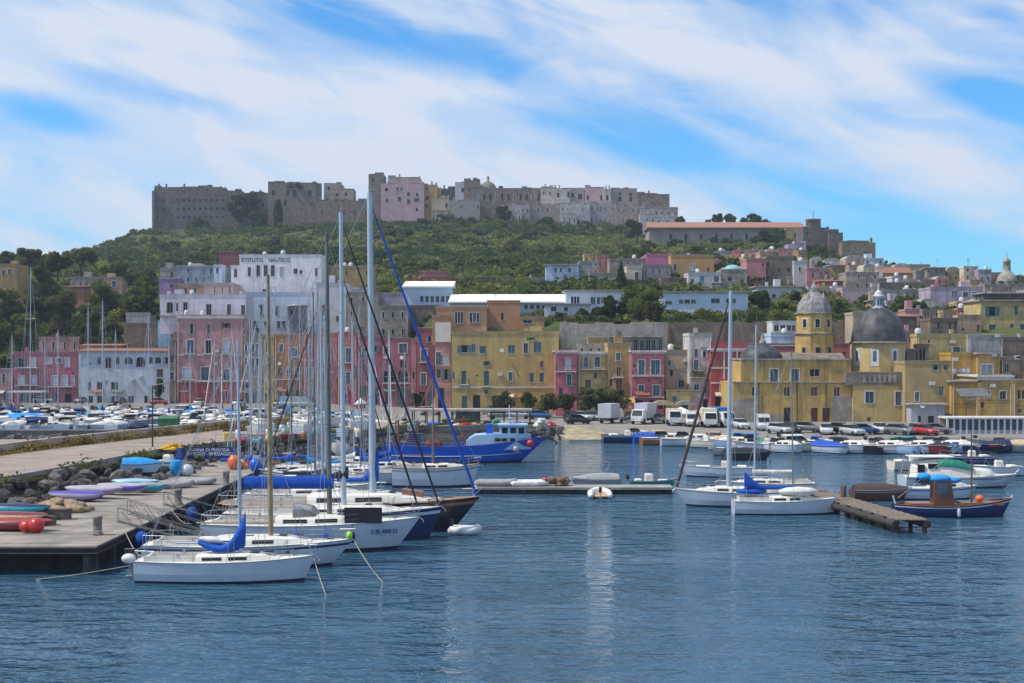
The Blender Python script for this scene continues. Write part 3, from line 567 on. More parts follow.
# ------------------------------------------------------------------ the yellow church
def church():
    Y = 218; s = F / Y
    root = empty('church', (PX(800, Y), Y + 8, 1.6), 'yellow domed church with an octagonal bell tower facing the far quay', 'church')
    X = lambda p, yl=-8: PX(p, 226 + yl) - PX(800, Y); Z = lambda p, yl=-8: PZ(p, 226 + yl) - 1.6; X8, Z8 = X, Z
    yel = mat('church_yellow', (.50, .33, .10), .92, .12, .5, bump=.25, streak=.75, stain=.55); lead = mat('dome_lead', (.055, .058, .066), .55, .5, .7, streak=.5, stain=.25, bump=.3); sg = wm('palestone')
    y = -8
    def face(name, x0, x1, yt, yb, yy, wins, dd, m=yel, top=True):
        mb = MB(); r = [(X(a), X(b_), Z(bo), Z(t_), 'a' in k) for a, t_, b_, bo, k in wins]
        a, b = X(x0), X(x1); z0, z1 = Z(yb), Z(yt)
        rr = front_wall(mb, a, b, z0, z1, yy, r, .35)
        mb.add([(a, yy, z0), (b, yy, z0), (b, yy, z1), (a, yy, z1), (a, yy + dd, z0), (b, yy + dd, z0), (b, yy + dd, z1), (a, yy + dd, z1)], [(1, 5, 6, 2), (5, 4, 7, 6), (4, 0, 3, 7), (3, 2, 6, 7)])
        o = mb.build(name, m, root)
        for q, w in zip(rr, wins): add_window(root, q[0], q[1], q[2], q[3], yy, w[4])
        return o
    face('nave_wall', 733, 852, 382.5, 425, y, [(752, 387, 757.5, 396, 'N'), (784, 387, 790, 396, 'Nr'), (811, 387, 817.5, 396, 'Nr'), (834, 387, 840, 396, 'Nr'), (784, 407.5, 791, 424, 'dNk'), (811, 408, 818, 424, 'dSr'), (822.5, 408, 830, 424, 'dSr')], 16)
    face('upper_wall', 743, 852, 359.5, 382.4, y + .8, [(771, 369, 779, 382, 'GBa'), (792, 369, 800, 382, 'GBa'), (811, 369, 821, 376.5, 'N')], 13)
    b = MB(); b.box(X(732.6), X(852), y - .25, y + .9, Z(382.8), Z(381.6)); b.box(X(742), X(852), y + .5, y + 13, Z(360.2), Z(358.6)); b.build('cornice', sg, root)
    for a_, c_, t_ in ((832, 852, 396), (733, 755, 399), (755.1, 783.5, 414)): MB().box(X(a_), X(c_), y - .05, y - .003, Z(425), Z(t_)).build('grey_render', wm('palestone'), root)
    for p_ in (743.5, 763, 783.5, 804, 823, 850.5): MB().box(X(p_) - .28, X(p_) + .28, y + .65, y + .797, Z(381.5), Z(360.5)).build('pilaster', wm('ochre'), root)
    for p_ in (758.5, 797, 826): MB().tube((X(p_), y - .1, 0), (X(p_), y - .1, Z(383)), .07, n=6).build('drainpipe', IRON, root)
    # low grey vault at the west end
    n = 12; b = MB(); xc = X(766); w = 3.2
    b.lathe([(3.25 * math.cos(t), Z(359) + 2.35 * math.sin(t)) for t in [PI / 2 * k / 7 for k in range(8)]], 18, (xc, y + 4.6)); b.lathe([(3.5, Z(361)), (3.5, Z(358.4)), (3.1, Z(358.4))], 18, (xc, y + 4.6))
    v = b.build('vault', lead, root)
    b = MB(); b.lathe([(.5, Z(343.5)), (.55, Z(341)), (.3, Z(340)), (.32, Z(337)), (.18, Z(335)), (.22, Z(334)), (.05, Z(332))], 8, (X(768), y + 4.6)); b.build('statue', sg, v)
    # barrel roof over the nave
    b = MB(); b.prism([(y + 2 + 5 * (1 - math.cos(PI * k / 8)), Z(359) + 1.0 * math.sin(PI * k / 8)) for k in range(9)], 'x', X(786), X(848)); b.build('nave_roof', wm('stone'), root)
    # tower
    ty = y + 8; X = lambda p: X8(p, ty); Z = lambda p: Z8(p, ty); tx = X(814); ph = PI / 8
    tw = MB(); tw.lathe([(3.02, Z(366)), (3.02, Z(334))], 8, (tx, ty), True, ph); t = tw.build('bell_tower', yel, root)
    b = MB(); b.lathe([(3.02, Z(335)), (3.3, Z(334)), (3.3, Z(333)), (2.95, Z(332.6))], 8, (tx, ty), True, ph); b.lathe([(2.85, Z(314.5)), (3.1, Z(313.8)), (3.1, Z(312.8)), (2.6, Z(312.6))], 8, (tx, ty), True, ph); b.build('cornice', sg, t)
    b = MB(); b.lathe([(2.8, Z(333.4)), (2.8, Z(313.4))], 8, (tx, ty), True, ph); b.build('upper_stage', yel, t)
    b = MB(); b.lathe([(2.75, Z(312.8)), (2.72, Z(309)), (2.45, Z(303)), (1.9, Z(298)), (1.25, Z(294.5)), (.75, Z(292)), (.62, Z(288)), (.3, Z(285)), (.08, Z(282))], 8, (tx, ty), True, ph); b.build('cap', mat('tower_cap', (.27, .26, .26), .8, .3, 1.2, streak=.8, stain=.6), t)
    b = MB()
    for k in range(4):
        a = PI / 4 + k * PI / 2; b.lathe([(.35, Z(303)), (.4, Z(298)), (.22, Z(295.5)), (.05, Z(292.5))], 6, (tx + 1.75 * math.cos(a), ty + 1.75 * math.sin(a)))
    b.build('pinnacle', sg, t)
    for k, (zz0, zz1, rr) in enumerate([(357, 347.5, 3.02), (327.5, 319.5, 2.8)]):
        for a in (-PI / 2 - PI / 4, -PI / 2, -PI / 4, 0):
            ap = rr * math.cos(PI / 8); c = Vector((tx + ap * math.cos(a), ty + ap * math.sin(a), 0)); u = Vector((-math.sin(a), math.cos(a), 0)); nn = Vector((math.cos(a), math.sin(a), 0))
            def q(mb, hw, e0, e1, z0, z1):
                pts = [c + u * sx * hw + nn * e for e in (e0, e1) for sx in (-1, 1)]
                vs = [(p.x, p.y, z0) for p in pts] + [(p.x, p.y, z1) for p in pts]
                mb.add(vs, [(0, 1, 3, 2), (4, 6, 7, 5), (0, 4, 5, 1), (2, 3, 7, 6), (0, 2, 6, 4), (1, 5, 7, 3)])
            m1 = MB(); q(m1, .5, -.1, .07, Z(zz0) - .12, Z(zz1) + .14); f = m1.build('window', WHT if k else sg, t)
            m1 = MB(); q(m1, .32, .071, .1, Z(zz0), Z(zz1)); m1.build('pane', GL, f)
    # dome on its drum
    dy = y + 8.5; X = lambda p: X8(p, dy); Z = lambda p: Z8(p, dy); dx = X(878.5); r = 26 * (226 + dy) / F
    b = MB(); b.lathe([(r, Z(374)), (r, Z(343))], 16, (dx, dy), True, PI / 16); dr = b.build('drum', mat('drum_yellow', (.50, .38, .17), .92, .1, .5, streak=.5, stain=.3), root)
    for k in range(16):
        if k % 2: continue
        a = k * PI / 8 - PI / 2 + PI / 16 * 0 + PI / 8
        ap = r * math.cos(PI / 16); c = Vector((dx + ap * math.cos(a), dy + ap * math.sin(a), 0)); u = Vector((-math.sin(a), math.cos(a), 0)); nn = Vector((math.cos(a), math.sin(a), 0))
        def q(mb, hw, e0, e1, z0, z1):
            pts = [c + u * sx * hw + nn * e for e in (e0, e1) for sx in (-1, 1)]
            vs = [(p.x, p.y, z0) for p in pts] + [(p.x, p.y, z1) for p in pts]
            mb.add(vs, [(0, 1, 3, 2), (4, 6, 7, 5), (0, 4, 5, 1), (2, 3, 7, 6), (0, 2, 6, 4), (1, 5, 7, 3)])
        m1 = MB(); q(m1, .66, -.1, .06, Z(366), Z(348.5)); f = m1.build('window', WHT, dr)
        m1 = MB(); q(m1, .26, .061, .1, Z(361), Z(351)); m1.build('pane', GB, f)
    b = MB(); b.lathe([(r, Z(344)), (r + .45, Z(343.2)), (r + .45, Z(342)), (r, Z(341.6))], 32, (dx, dy)); b.build('drum_cornice', sg, dr)
    Hd = Z(307.5) - Z(342); b = MB()
    prof_ = [((r + .12) * math.cos(tt) ** .92, Z(342) + Hd * math.sin(tt)) for tt in [PI / 2 * k / 14 for k in range(14)]]
    n = 64; rings = [[(dx + (rr_ + .09 * (k % 4 == 0)) * math.cos(2 * PI * k / n), dy + (rr_ + .09 * (k % 4 == 0)) * math.sin(2 * PI * k / n), zz) for k in range(n)] for rr_, zz in prof_]
    b.loft(rings, caps=True); dm = b.build('dome', lead, root)
    b = MB(); b.lathe([(1.0, Z(311)), (1.0, Z(307)), (.72, Z(306.6)), (.72, Z(297)), (.95, Z(296.6)), (.95, Z(295.6)), (.7, Z(295)), (.5, Z(292)), (.15, Z(290)), (.08, Z(287)), (.16, Z(286)), (.03, Z(284))], 8, (dx, dy), True); ln = b.build('lantern', mat('lantern_plaster', (.5, .53, .56), .8, .2, 1.5, streak=.4), dm)
    m1 = MB()
    for a in range(8):
        aa = 2 * PI * a / 8 + PI / 8; m1.tube((dx + .66 * math.cos(aa), dy + .66 * math.sin(aa), Z(305.5)), (dx + .66 * math.cos(aa), dy + .66 * math.sin(aa), Z(298.5)), .17, n=6)
    m1.build('lantern_window', GB, ln)
    X, Z = X8, Z8
    # transept mass under the dome
    face('transept_wall', 852, 905, 384.5, 428, y - .6, [(864.5, 391.5, 873, 403, 'GB'), (894.5, 391.5, 900.5, 405, 'GB'), (866, 417, 870, 421, 'N')], 16, mat('church_yellow_pale', (.48, .35, .14), .92, .1, .5, bump=.15, streak=.7, stain=.6))
    b = MB(); b.box(X(845), X(903), y - .5, y + 18, Z(384.3), Z(372)); b.box(X(843), X(900), y - .7, y + 2, Z(385.2), Z(383.9)); b.build('ledge_wall', wm('stone'), root)
    b = MB()
    for k in range(7): b.box(X(862 + 5 * k), X(865.4 + 5 * k), y - .62, y - .502, Z(382.5), Z(375))
    b.build('blind_panel', wm('palestone'), root)
church()

# ------------------------------------------------------------------ right cluster of yellow houses
RC = 'stacked yellow houses right of the church'
bld('house', 'broad tan-yellow house with a blue window and white lean-to, right of the church dome', 905, 951, 361, 427, 216, 'ochre',
    [(915, 392, 919, 401, 'GB'), (939, 386, 944, 395, 'Nt'), (934, 365, 938, 370, 'N'), (944, 365, 948, 370, 'N')], d=9, group=RC, clutter=False, pm=mat('plaster_tan', (.40, .29, .13), .92, .1, .5, streak=.6, stain=.5))
bld('house', 'white lean-to with a sloping top against the broad tan-yellow house', 911, 945, 405, 428, 213, 'white', [(918, 416, 921, 424, 'dNk'), (928, 416, 934, 427, 'dNk')], d=2.5, group=RC, roof='slab', clutter=False, pm=mat('plaster_dullwhite', (.40, .41, .44), .92, .1, .5, streak=.5, stain=.3))
bld('house', 'golden house with laundry terrace at its centre above the white colonnade', 951.5, 978, 382, 427, 215, 'gold',
    [(966, 391, 974, 396, 'N'), (982, 391, 986, 396, 'N')], d=8, group=RC, clutter=False, roof='slab')
bld('house', 'bright orange-yellow house block with one white-framed window above the laundry terrace', 951, 978, 352.5, 381.5, 224, 'gold', [(967, 355.5, 0, 0, 'N')], d=6, group=RC, clutter=False)
bld('house', 'deep yellow house with striped awning and green window, right of the golden house', 978.3, 1012, 377, 427, 214.5, 'yellow',
    [(985, 391, 990, 397, 'Gt'), (1000, 391, 1006, 399, 'GSk'), (981, 402, 984, 408, 'N')], d=9, group=RC, roof='cornice', par=.2, clutter=False, bands=(379.5,))
bld('house', 'yellow house at the far right edge with narrow dark paired windows', 1012.5, 1050, 380, 427, 214, 'ochre', [(1018, 390, 1020.5, 399, 'N'), (1022, 390, 1024.5, 399, 'N'), (1018, 409, 1022, 413, 'N'), (1028, 390, 1032, 399, 'N'), (1038, 390, 1042, 399, 'N')], d=9, group=RC)
bld('house', 'yellow upper house with grey shuttered window under a flat slab roof near the right edge', 978, 1000, 354, 376.5, 223, 'ochre', [(981.5, 364.5, 992.5, 376, 'GSy')], d=6, group=RC, roof='slab', clutter=False)
bld('house', 'dark brown upper house with pipes on its terrace at the right edge', 1000.5, 1050, 357, 379, 224, 'brown', [(1005, 364, 1009, 372, 'N')], d=6, group=RC)
bld('house', 'pale yellow house with green-shuttered square window in a white panel, behind the orange-yellow block', 917, 968, 334, 362, 232, 'lemon',
    [(953, 347, 960, 353.5, 'GSt'), (928, 340, 930, 343, 'N')], d=6, group=RC)
bld('house', 'grey rendered wall house right of the pale yellow house', 968.5, 1003, 335, 357, 231, 'grey', (), d=6, group=RC, clutter=False)
bld('house', 'maroon-brown blind wall house at the right edge below the lemon villa', 1003.5, 1060, 337, 358, 236, 'brown', (), d=7, group=RC, clutter=False)
bld('house', 'mauve and pink gable house just right of the dome lantern', 893, 917, 331, 352, 236, 'rose', [(909, 337, 911.5, 341, 'N')], d=6, group=RC)
bld('house', 'lemon-yellow villa with green shutters at the right edge of the hillside', 981, 1050, 301, 334.5, 262, 'lemon',
    [(989, 306.5, 996, 316, 'OSt'), (1014.5, 305.5, 1018.5, 315, 'St'), (989, 324.5, 996, 334, 'St'), (1010, 324, 1014, 333, 'St'), (1020, 324, 1027, 333, 'St'), (1036, 306, 1042, 315, 'St'), (1036, 324, 1042, 333, 'St')], d=10, roof='slab', clutter=False)
bld('shed', 'dark flat-roofed shed on top of the lemon-yellow villa', 984, 1050, 293.5, 300.5, 268, 'charcoal', (), d=5, roof='slab', clutter=False)
bld('house', 'small peach house with two tiny windows left of the lemon villa', 958, 981, 315, 334, 258, 'peach', [(966, 318, 969, 322, 'N'), (977, 325, 980, 332, 'N'), (962, 328, 964, 331, 'N')], d=6)
bld('house', 'small broken arch ruin of grey stone beside the dome drum', 907, 916, 349, 362, 226, 'stone', [(909, 352, 914, 361, 'Na')], d=2, clutter=False)
bld('house', 'second grey stone arch ruin with weeds right of the dome drum', 917, 929, 344, 362, 227, 'stone', [(919.5, 349, 926, 361, 'Na')], d=2, clutter=False)
# white colonnade on the quay, right
cr = empty('colonnade', (PX(990, 187), 188, 1.6), 'long white waterfront colonnade of blue glazed bays at the right edge', 'colonnade')
Xc = PX(990, 187); Zc = lambda p: PZ(p, 187) - 1.6
b = MB(); b.box(PX(946, 187) - Xc, PX(1060, 187) - Xc, -1.6, 2.6, Zc(418.8), Zc(417.2)); b.build('roof', WHT, cr)
for i in range(16):
    px = 947 + i * 6.3; b = MB(); b.box(PX(px, 187) - Xc - .13, PX(px, 187) - Xc + .13, -1.4, -1.1, 0, Zc(418.8)); b.build('pillar', WHT, cr)
    b = MB(); b.box(PX(px, 187) - Xc + .13, PX(px + 6.3, 187) - Xc - .13, -1.28, -1.22, .5, Zc(418.8)); b.build('glazing', mat('glazing_blue', (.03, .05, .085), .2, .3, .8), cr)
    b = MB(); b.box(PX(px, 187) - Xc + .13, PX(px + 6.3, 187) - Xc - .13, -1.3, -1.2, 0, .5); b.build('panel', mat('panel_blue', (.28, .34, .42), .6, .1, 1), cr)
b = MB(); b.box(PX(946, 187) - Xc, PX(1060, 187) - Xc, 1.9, 2.2, -.5, Zc(418.8)); b.build('back_wall', wm('cream'), cr)
# laundry and awning
def hanging(label, px0, px1, py0, py1, Y, cols, n):
    o = MB(); o.tube((PX(px0, Y), Y, PZ(py0, Y)), (PX(px1, Y), Y, PZ(py0, Y)), .02, n=4); r_ = o.build('washing_line', IRON); tag(r_, label, 'laundry')
    for i in range(n):
        a = px0 + (px1 - px0) * i / n; c = px0 + (px1 - px0) * (i + .85) / n; k = MB(); z1 = PZ(py0, Y); z0 = PZ(py1 - rnd.random() * 1.5, Y)
        rings = [[(PX(a + (c - a) * t, Y), Y - .02 - .08 * math.sin(t * 6 + i) * f_, z1 + (z0 - z1) * f_) for t in (0, .25, .5, .75, 1)] for f_ in (0, .5, 1)]
        k.loft(rings + [[(p[0], p[1] + .03, p[2]) for p in r2] for r2 in rings[::-1]], closed=False, caps=False); k.build('laundry', mat('laundry_' + cols[i % len(cols)], PAL[cols[i % len(cols)]], .9, .06, 3), r_)
hanging('row of pink and white sheets drying on the terrace above the golden house', 952, 970, 368.5, 374.5, 212.8, ['white', 'rose', 'white'], 4)
b = MB(); b.prism([(0, 0), (2.6, -1.1), (2.6, -1.0), (0, .1)], 'x', -2.2, 2.2); 
for i in range(5): b.tube((-2.1 + i * 1.05, 2.6, -1.1), (-2.1 + i * 1.05, 0, 0), .03)
aw = b.build('awning', mat('awning_canvas', (.12, .13, .14), .9, .2, 2), None, (PX(966, 213), 210.6, PZ(389, 211))); aw.rotation_euler = (0, 0, PI) ; aw.location.y = 215 - 4.1 + .1; tag(aw, 'dark canvas awning over the window of the golden house', 'awning')
# ================================================================== second tier behind the waterfront
MT = 'houses on the slope behind the waterfront'
def H(label, *a, **k): k.setdefault('group', MT); return bld(k.pop('name', 'house'), label, *a, **k)
# left slope
H('bare brown stone blockhouse above the blue-white house', 124, 178, 323, 352, 315, 'brown', (), d=9, clutter=False)
H('small sky-blue lean-to on top of the brown stone blockhouse', 158, 181, 320.5, 334, 313, 'skyblue', [(163, 328, 167, 332, 'N')], d=1.8, clutter=False, par=.2)
H('small grey-white shed at the foot of the wooded slope', 126, 150, 313, 323.5, 320, 'grey', (), d=6, clutter=False)
H('pale lilac-pink house half hidden behind the red-pink marina house', 39, 79, 337, 353, 312, 'rose', (1, 4, 'G', .2, .5, 0), d=7)
H('terracotta-roofed low storey behind the blue-white house', 80, 122, 346, 353, 306, 'peach', (), d=5, roof='shed', clutter=False)
H('mustard house at the left edge among the trees of the slope', -30, 17, 264, 292, 372, 'ochre', [(8, 269, 11, 274, 'G'), (2, 270, 5, 275, 'G')], d=9)
H('low grey-white house with a flat roof high among the left trees', 70, 97, 277, 292, 385, 'palestone', (1, 4, 'N', .2, .4, .1), d=9)
H('small pale house with a purple door right of the grey-white house among the left trees', 97, 122, 277, 293, 388, 'peach', [(112, 281, 116, 287, 'GSt'), (104, 282, 107, 286, 'N')], d=9)
H('terracotta-roofed cottage below the grey-white house on the left slope', 62, 84, 287, 297, 376, 'terracotta', (), d=6, roof='shed', clutter=False)
H('white and lilac terrace house with tall arched window directly above the salmon palazzo', 160, 246, 294.5, 320, 304, 'white',
  [(166.5, 302, 173, 313, 'Ga'), (183, 302, 187.5, 313, 'G'), (206, 304, 211.5, 315, 'G'), (227, 304, 231, 315, 'G'), (241, 305, 245, 315, 'Gk'), (176, 303, 178, 311, 'N')], d=9, pm=mat('plaster_softlilac', (.56, .53, .60), .92, .09, .6, streak=.45, stain=.35), bal=[(160, 245, 315)])
H('grey-blue flat house left of the nautical institute', 176, 223, 266, 284, 338, 'greyblue', (2, 6, 'N|GB', .2, .5, .2), d=9)
H('long orange-peach house behind the lilac terrace house', 178, 203, 284, 296, 322, 'peach', [(184, 288, 187, 293, 'N'), (194, 288, 196, 293, 'N')], d=8)
H('pale pink annex between the peach house and the nautical institute', 203.4, 233, 283, 296, 322, 'rose', (1, 4, 'N', .15, .5, .2), d=8, pm=mat('plaster_palepink', (.62, .46, .42), .92, .09, .7, streak=.4, stain=.3))
H('small purple house left of the grey-blue house', 159, 177, 278.5, 293, 328, 'purple', [(170, 284, 173, 288, 'N')], d=7, clutter=False)
H('tiny white house with a pointed corner above the grey-blue house', 192, 201, 263.5, 272, 345, 'cream', [(195, 266, 197, 269, 'N')], d=5, clutter=False)
H('low beige house above the purple house', 160, 192, 268, 281, 342, 'palestone', (1, 4, 'N', .2, .4, .1), d=7)
H('pale blue tower house touching the grey-blue house', 214, 222, 264.5, 284, 333.5, 'bluewhite', [(216, 268, 218, 273, 'N')], d=4, clutter=False)
H('dark crimson house behind the nautical institute', 219, 239, 251.5, 268, 356, 'maroon', (3, 6, 'N', .3, .3, 0), d=9, clutter=False)
ist = H('big white nautical institute with arched windows and black lettering on its front', 239.5, 321, 254.5, 292, 330, 'white',
  [(247.7, 267, 251, 276, 'Nk'), (256.3, 265, 260, 276, 'Gka'), (263.7, 265, 267.5, 276, 'Gka'), (270.8, 265, 274.5, 276, 'Gka'), (280, 267, 283, 276, 'Gw'), (293.5, 268.5, 297.5, 273.5, 'Nk'), (299.5, 270, 302.5, 274, 'Nk'), (315, 268, 317.3, 276, 'Gk'), (262.5, 289, 266, 291.5, 'N')],
  d=14, name='school_building', cat='school', par=.3, pm=mat('plaster_institute', (.76, .72, .76), .92, .06, .6, streak=.45, stain=.25))
H('narrow white wing attached to the left of the nautical institute', 231, 239.3, 265.5, 292, 331, 'white', [(234, 269, 237, 277, 'G')], d=8, clutter=False, pm=mat('plaster_institute', (.7,) * 3))
def text(s, font_h, loc, m, parent=None, name='lettering', rz=0, width=None, depth=.03):
    cu = bpy.data.curves.new(name, 'FONT'); cu.body = s; cu.size = font_h * 1.38; cu.extrude = depth; cu.align_x = 'CENTER'; cu.offset = 0
    o = bpy.data.objects.new(name, cu); COL.objects.link(o)
    bpy.context.view_layer.update()
    me = bpy.data.meshes.new_from_object(o.evaluated_get(bpy.context.evaluated_depsgraph_get())); bpy.data.objects.remove(o)
    me.materials.clear(); me.materials.append(m)
    if width:
        xs = [v.co.x for v in me.vertices]; k = width / (max(xs) - min(xs))
        for v in me.vertices: v.co.x *= k
    o = bpy.data.objects.new(name, me); COL.objects.link(o); o.location = loc; o.rotation_euler = (R(90), 0, rz)
    if parent: o.parent = parent
    return o
LET = mat('sign_black', (.03, .03, .035), .7, .1, 3)
zi = PZ(261.8, 330) - PZ(292, 330); xi = PX(280.25, 330)
text('ISTITUTO', .95, (PX(252, 330) - xi, -7.06, zi), LET, ist, width=PX(262.6, 330) - PX(241.2, 330))
text('NAUTICO', .95, (PX(279.3, 330) - xi, -7.06, zi), LET, ist, width=PX(290, 330) - PX(268.6, 330))
H('white house block with blue glass corner below the nautical institute', 246, 321, 292.5, 335, 318, 'bluewhite',
  [(248, 296, 251, 302, 'N'), (263, 294, 266.5, 298, 'N'), (259, 304.5, 262.5, 315, 'GB'), (275.5, 306, 278, 315, 'GB'), (253, 321, 257.5, 327, 'Nt'), (264, 321.5, 268, 326, 'Nt'), (252.5, 328, 261, 333, 'NB'), (277, 321, 280, 328, 'GB'), (282, 321, 285, 328, 'GB'), (273, 294, 276, 298, 'NB'), (283, 294, 286, 298, 'NB')], d=8, pm=mat('plaster_bw3', (.56, .62, .74), .92, .06, .6, streak=.4, stain=.3))
b = MB(); b.lathe([(2.2, -4), (2.2, 4.0), (2.4, 4.1), (2.4, 4.4), (0.3, 4.7)], 16)
t_ = b.build('round_turret', wm('grey'), None, (PX(296, 312), 314, PZ(325, 312))); tag(t_, 'round grey-white turret with a flat cap in front of the white block', 'turret')
for a_, z_ in ((-2.0, 2.2), (-1.3, .2)): MB().box(2.12 * math.cos(a_) - .25, 2.12 * math.cos(a_) + .25, 2.12 * math.sin(a_) - .15, 2.12 * math.sin(a_) + .1, z_, z_ + .9).build('window', GL, t_)
H('white house with a tall blind arch left of the twin steel masts', 316, 346, 283, 335, 314, 'white', [(322, 304, 329.5, 321, 'Nra'), (336, 316, 339, 321, 'N'), (340, 295, 343, 301, 'N')], d=8, pm=mat('plaster_w4', (.60, .57, .60), .92, .06, .6, streak=.4, stain=.3))
H('cream weathered house behind the masts with small shaded windows', 346.5, 378, 292, 336, 312, 'palestone', (3, 3, 'N|G', .2, .4, .2), d=8)
H('grey-brown house right of the tallest mast', 378.5, 408, 306, 340, 300, 'palestone', (2, 3, 'N|G', .2, .35, .1), d=8)
H('dark brown stone house behind the deep pink house', 392, 441, 305, 335, 306, 'brown', (2, 4, 'N', .18, .35, .3), d=8)
H('long lilac-grey wall house below the red shed', 376, 404, 293, 309, 318, 'lilac', (), d=8, clutter=False)
H('tan cliff-side house above the masts', 321, 372, 266, 292, 340, 'tan', (2, 5, 'N', .16, .3, .3), d=9)
H('low white parapet house between the two tallest masts', 343, 364, 287, 294, 325, 'white', (), d=7, clutter=False)
H('white hall with a blue side wall and a row of small square windows', 404, 452, 287.5, 306, 318, 'bluewhite',
  [(420 + 5.2 * i, 296, 423.6 + 5.2 * i, 302, 'N') for i in range(6)], d=10, roof='white', clutter=False, pm=mat('plaster_bluehall', (.42, .52, .66), .9, .06, .6, streak=.2))
H('long bright-red wall shed on the terraced slope', 412, 464, 276.5, 286, 368, 'red', (), d=8, clutter=False, par=.2, pm=mat('plaster_redshed', (.48, .08, .10), .9, .1, 1))
H('small maroon roofed shed just above the long red wall shed', 419, 446, 271.5, 277, 372, 'maroon', (), d=5, clutter=False, par=.1)
H('dark grey hillside store right of the long red wall shed', 465, 510, 277, 290, 362, 'slate', (1, 6, 'N', .2, .4, .2), d=8, clutter=False)
H('small pinkish hut at the edge of the scrub', 527, 545, 278, 291, 350, 'palestone', (1, 2, 'N', .2, .4, 0), d=6)
# orange villa
H('orange villa with two groups of arched windows above the mustard house', 436, 487, 306.5, 330, 262, 'orange',
  [(455 + 2.9 * i, 312, 457.2 + 2.9 * i, 323, 'Ga') for i in range(3)] + [(469.5 + 3.6 * i, 312.5, 472.3 + 3.6 * i, 322.5, 'Ga') for i in range(3)] + [(442, 305, 446, 311, 'N')], d=8, clutter=False, pm=mat('plaster_villa', (.44, .25, .14), .92, .09, .6, streak=.3, stain=.2))
H('small orange annex at the left foot of the orange villa', 432.5, 450, 315.5, 329, 259.5, 'orange', (), d=2, clutter=False, pm=mat('plaster_villa', (.5, .3, .15)))
H('taller orange-brown block of the villa with one dark slit window', 487.3, 520, 300.5, 330, 264, 'orange', [(501, 313, 503.5, 320, 'N')], d=8, clutter=True, pm=mat('plaster_villa2', (.44, .23, .13), .92, .09, .6, streak=.3, stain=.2))
H('low orange wing at the right end of the orange villa', 520.3, 544.5, 316.5, 332, 262, 'orange', [(523, 320, 532, 323, 'N')], d=7, clutter=False, pm=mat('plaster_villa', (.5, .3, .15)))
H('long grey hall under a bright white roof behind the orange villa', 450, 566, 303, 322, 302, 'grey', [(524 + 6 * i, 304.5, 528 + 6 * i, 309, 'N') for i in range(4)] + [(551, 307, 556, 311, 'NB'), (492, 306, 497, 312, 'N')], d=16, roof='white', clutter=False, pm=mat('plaster_hall', (.42, .43, .46), .9, .06, .6, streak=.3))
H('white school wing with a projecting flat roof left of the big round tree', 566, 624, 291, 320, 296, 'white',
  [(571 + 3 * i, 296.5, 573.4 + 3 * i, 304, 'N') for i in range(3)] + [(590.5, 297, 595.5, 304, 'NB'), (597, 297, 600, 304, 'N'), (603, 297, 607.5, 303, 'N'), (614, 300, 618, 304, 'N'), (551, 307, 555, 311, 'N'), (564, 307, 568, 311, 'NB')], d=12, roof='slab', clutter=False, pm=mat('plaster_school', (.66, .70, .78), .9, .05, .6, streak=.25))
H('low grey-white annex in front of the white school wing', 545, 590, 304.5, 322, 292, 'bluewhite', [(551, 306.5, 556.5, 311, 'N'), (564, 307, 568, 311, 'N')], d=3, roof='slab', clutter=False, pm=mat('plaster_school2', (.56, .58, .66), .9, .05, .6, streak=.25))
H('long blue-white school wing right of the big round tree', 662, 748, 292.5, 317, 296, 'white',
  [(665.5, 301, 672, 304.5, 'NB'), (679, 299.5, 683.5, 303.5, 'NB'), (684.5, 299.5, 690, 303.5, 'Nk'), (691, 299.5, 696, 303.5, 'NB'), (711, 298.5, 720, 303, 'NB'), (726, 298.5, 736, 303, 'NB'), (710, 313.5, 720, 316, 'N'), (730, 313.5, 736, 316, 'N')], d=12, roof='slab', clutter=False, pm=mat('plaster_school3', (.54, .64, .78), .9, .05, .6, streak=.25))
# retaining walls
def wall(label, x0, x1, yt, yb, Y, col, d=1.2, z0=None):
    b = MB(); X0, X1 = PX(x0, Y), PX(x1, Y); n = max(2, int((X1 - X0) / 3)); zt = PZ(yt, Y); zb = PZ(yb, Y) - 3
    q = random.Random(int(x0)); tops = [zt + q.uniform(-.18, .18) for _ in range(n + 1)]
    for i in range(n):
        a, c = X0 + (X1 - X0) * i / n, X0 + (X1 - X0) * (i + 1) / n; h = tops[i]
        b.box(a, c - .001, Y, Y + d, zb, h)
        if i % 3 == 0: b.box(a + .1, a + .5, Y - .15, Y - .003, zb, h - .6)
    return tag(b.build('retaining_wall', wm(col) if isinstance(col, str) else col, None), label, 'wall')
wall('tall stained beige retaining wall below the school trees', 560, 667, 323, 352, 254, mat('wall_beige', (.40, .37, .33), .95, .15, .5, bump=.4, streak=.75, stain=.7))
wall('long dark brown retaining wall from the beige wall to the church tower', 667.5, 796, 322, 346, 258, 'brown')
wall('dark wall stretch between church tower and dome', 828, 852, 320, 346, 256, 'brown')
wall('dark retaining wall under the pale pink hilltop palace', 404, 450, 223, 234, 716, 'darkstone', 4)
wall('long grey rampart under the hilltop houses, below the small dome', 450, 592, 221.5, 232, 718, 'darkstone', 4)
wall('rampart stretch under the right-hand hilltop houses', 593, 642, 223.5, 236, 712, 'stone', 4)
wall('low stone rampart below the round-cornered hilltop ruin', 300, 372, 222, 232, 725, 'darkstone', 4)
wall('small cream garden wall left of the green hedge', 749, 769, 308, 318, 300, mat('garden_wall', (.48, .44, .34), .95, .1, .6, streak=.4))
H('low ruined pink and grey house remains at the foot of the beige wall', 578, 612, 344, 356, 246, 'palestone', (1, 4, 'N', .2, .4, .1), d=5)
H('narrow beige house with one window against the beige wall', 588, 608, 337, 356, 249, 'tan', [(595, 344, 598, 350, 'Nt')], d=4, clutter=False)
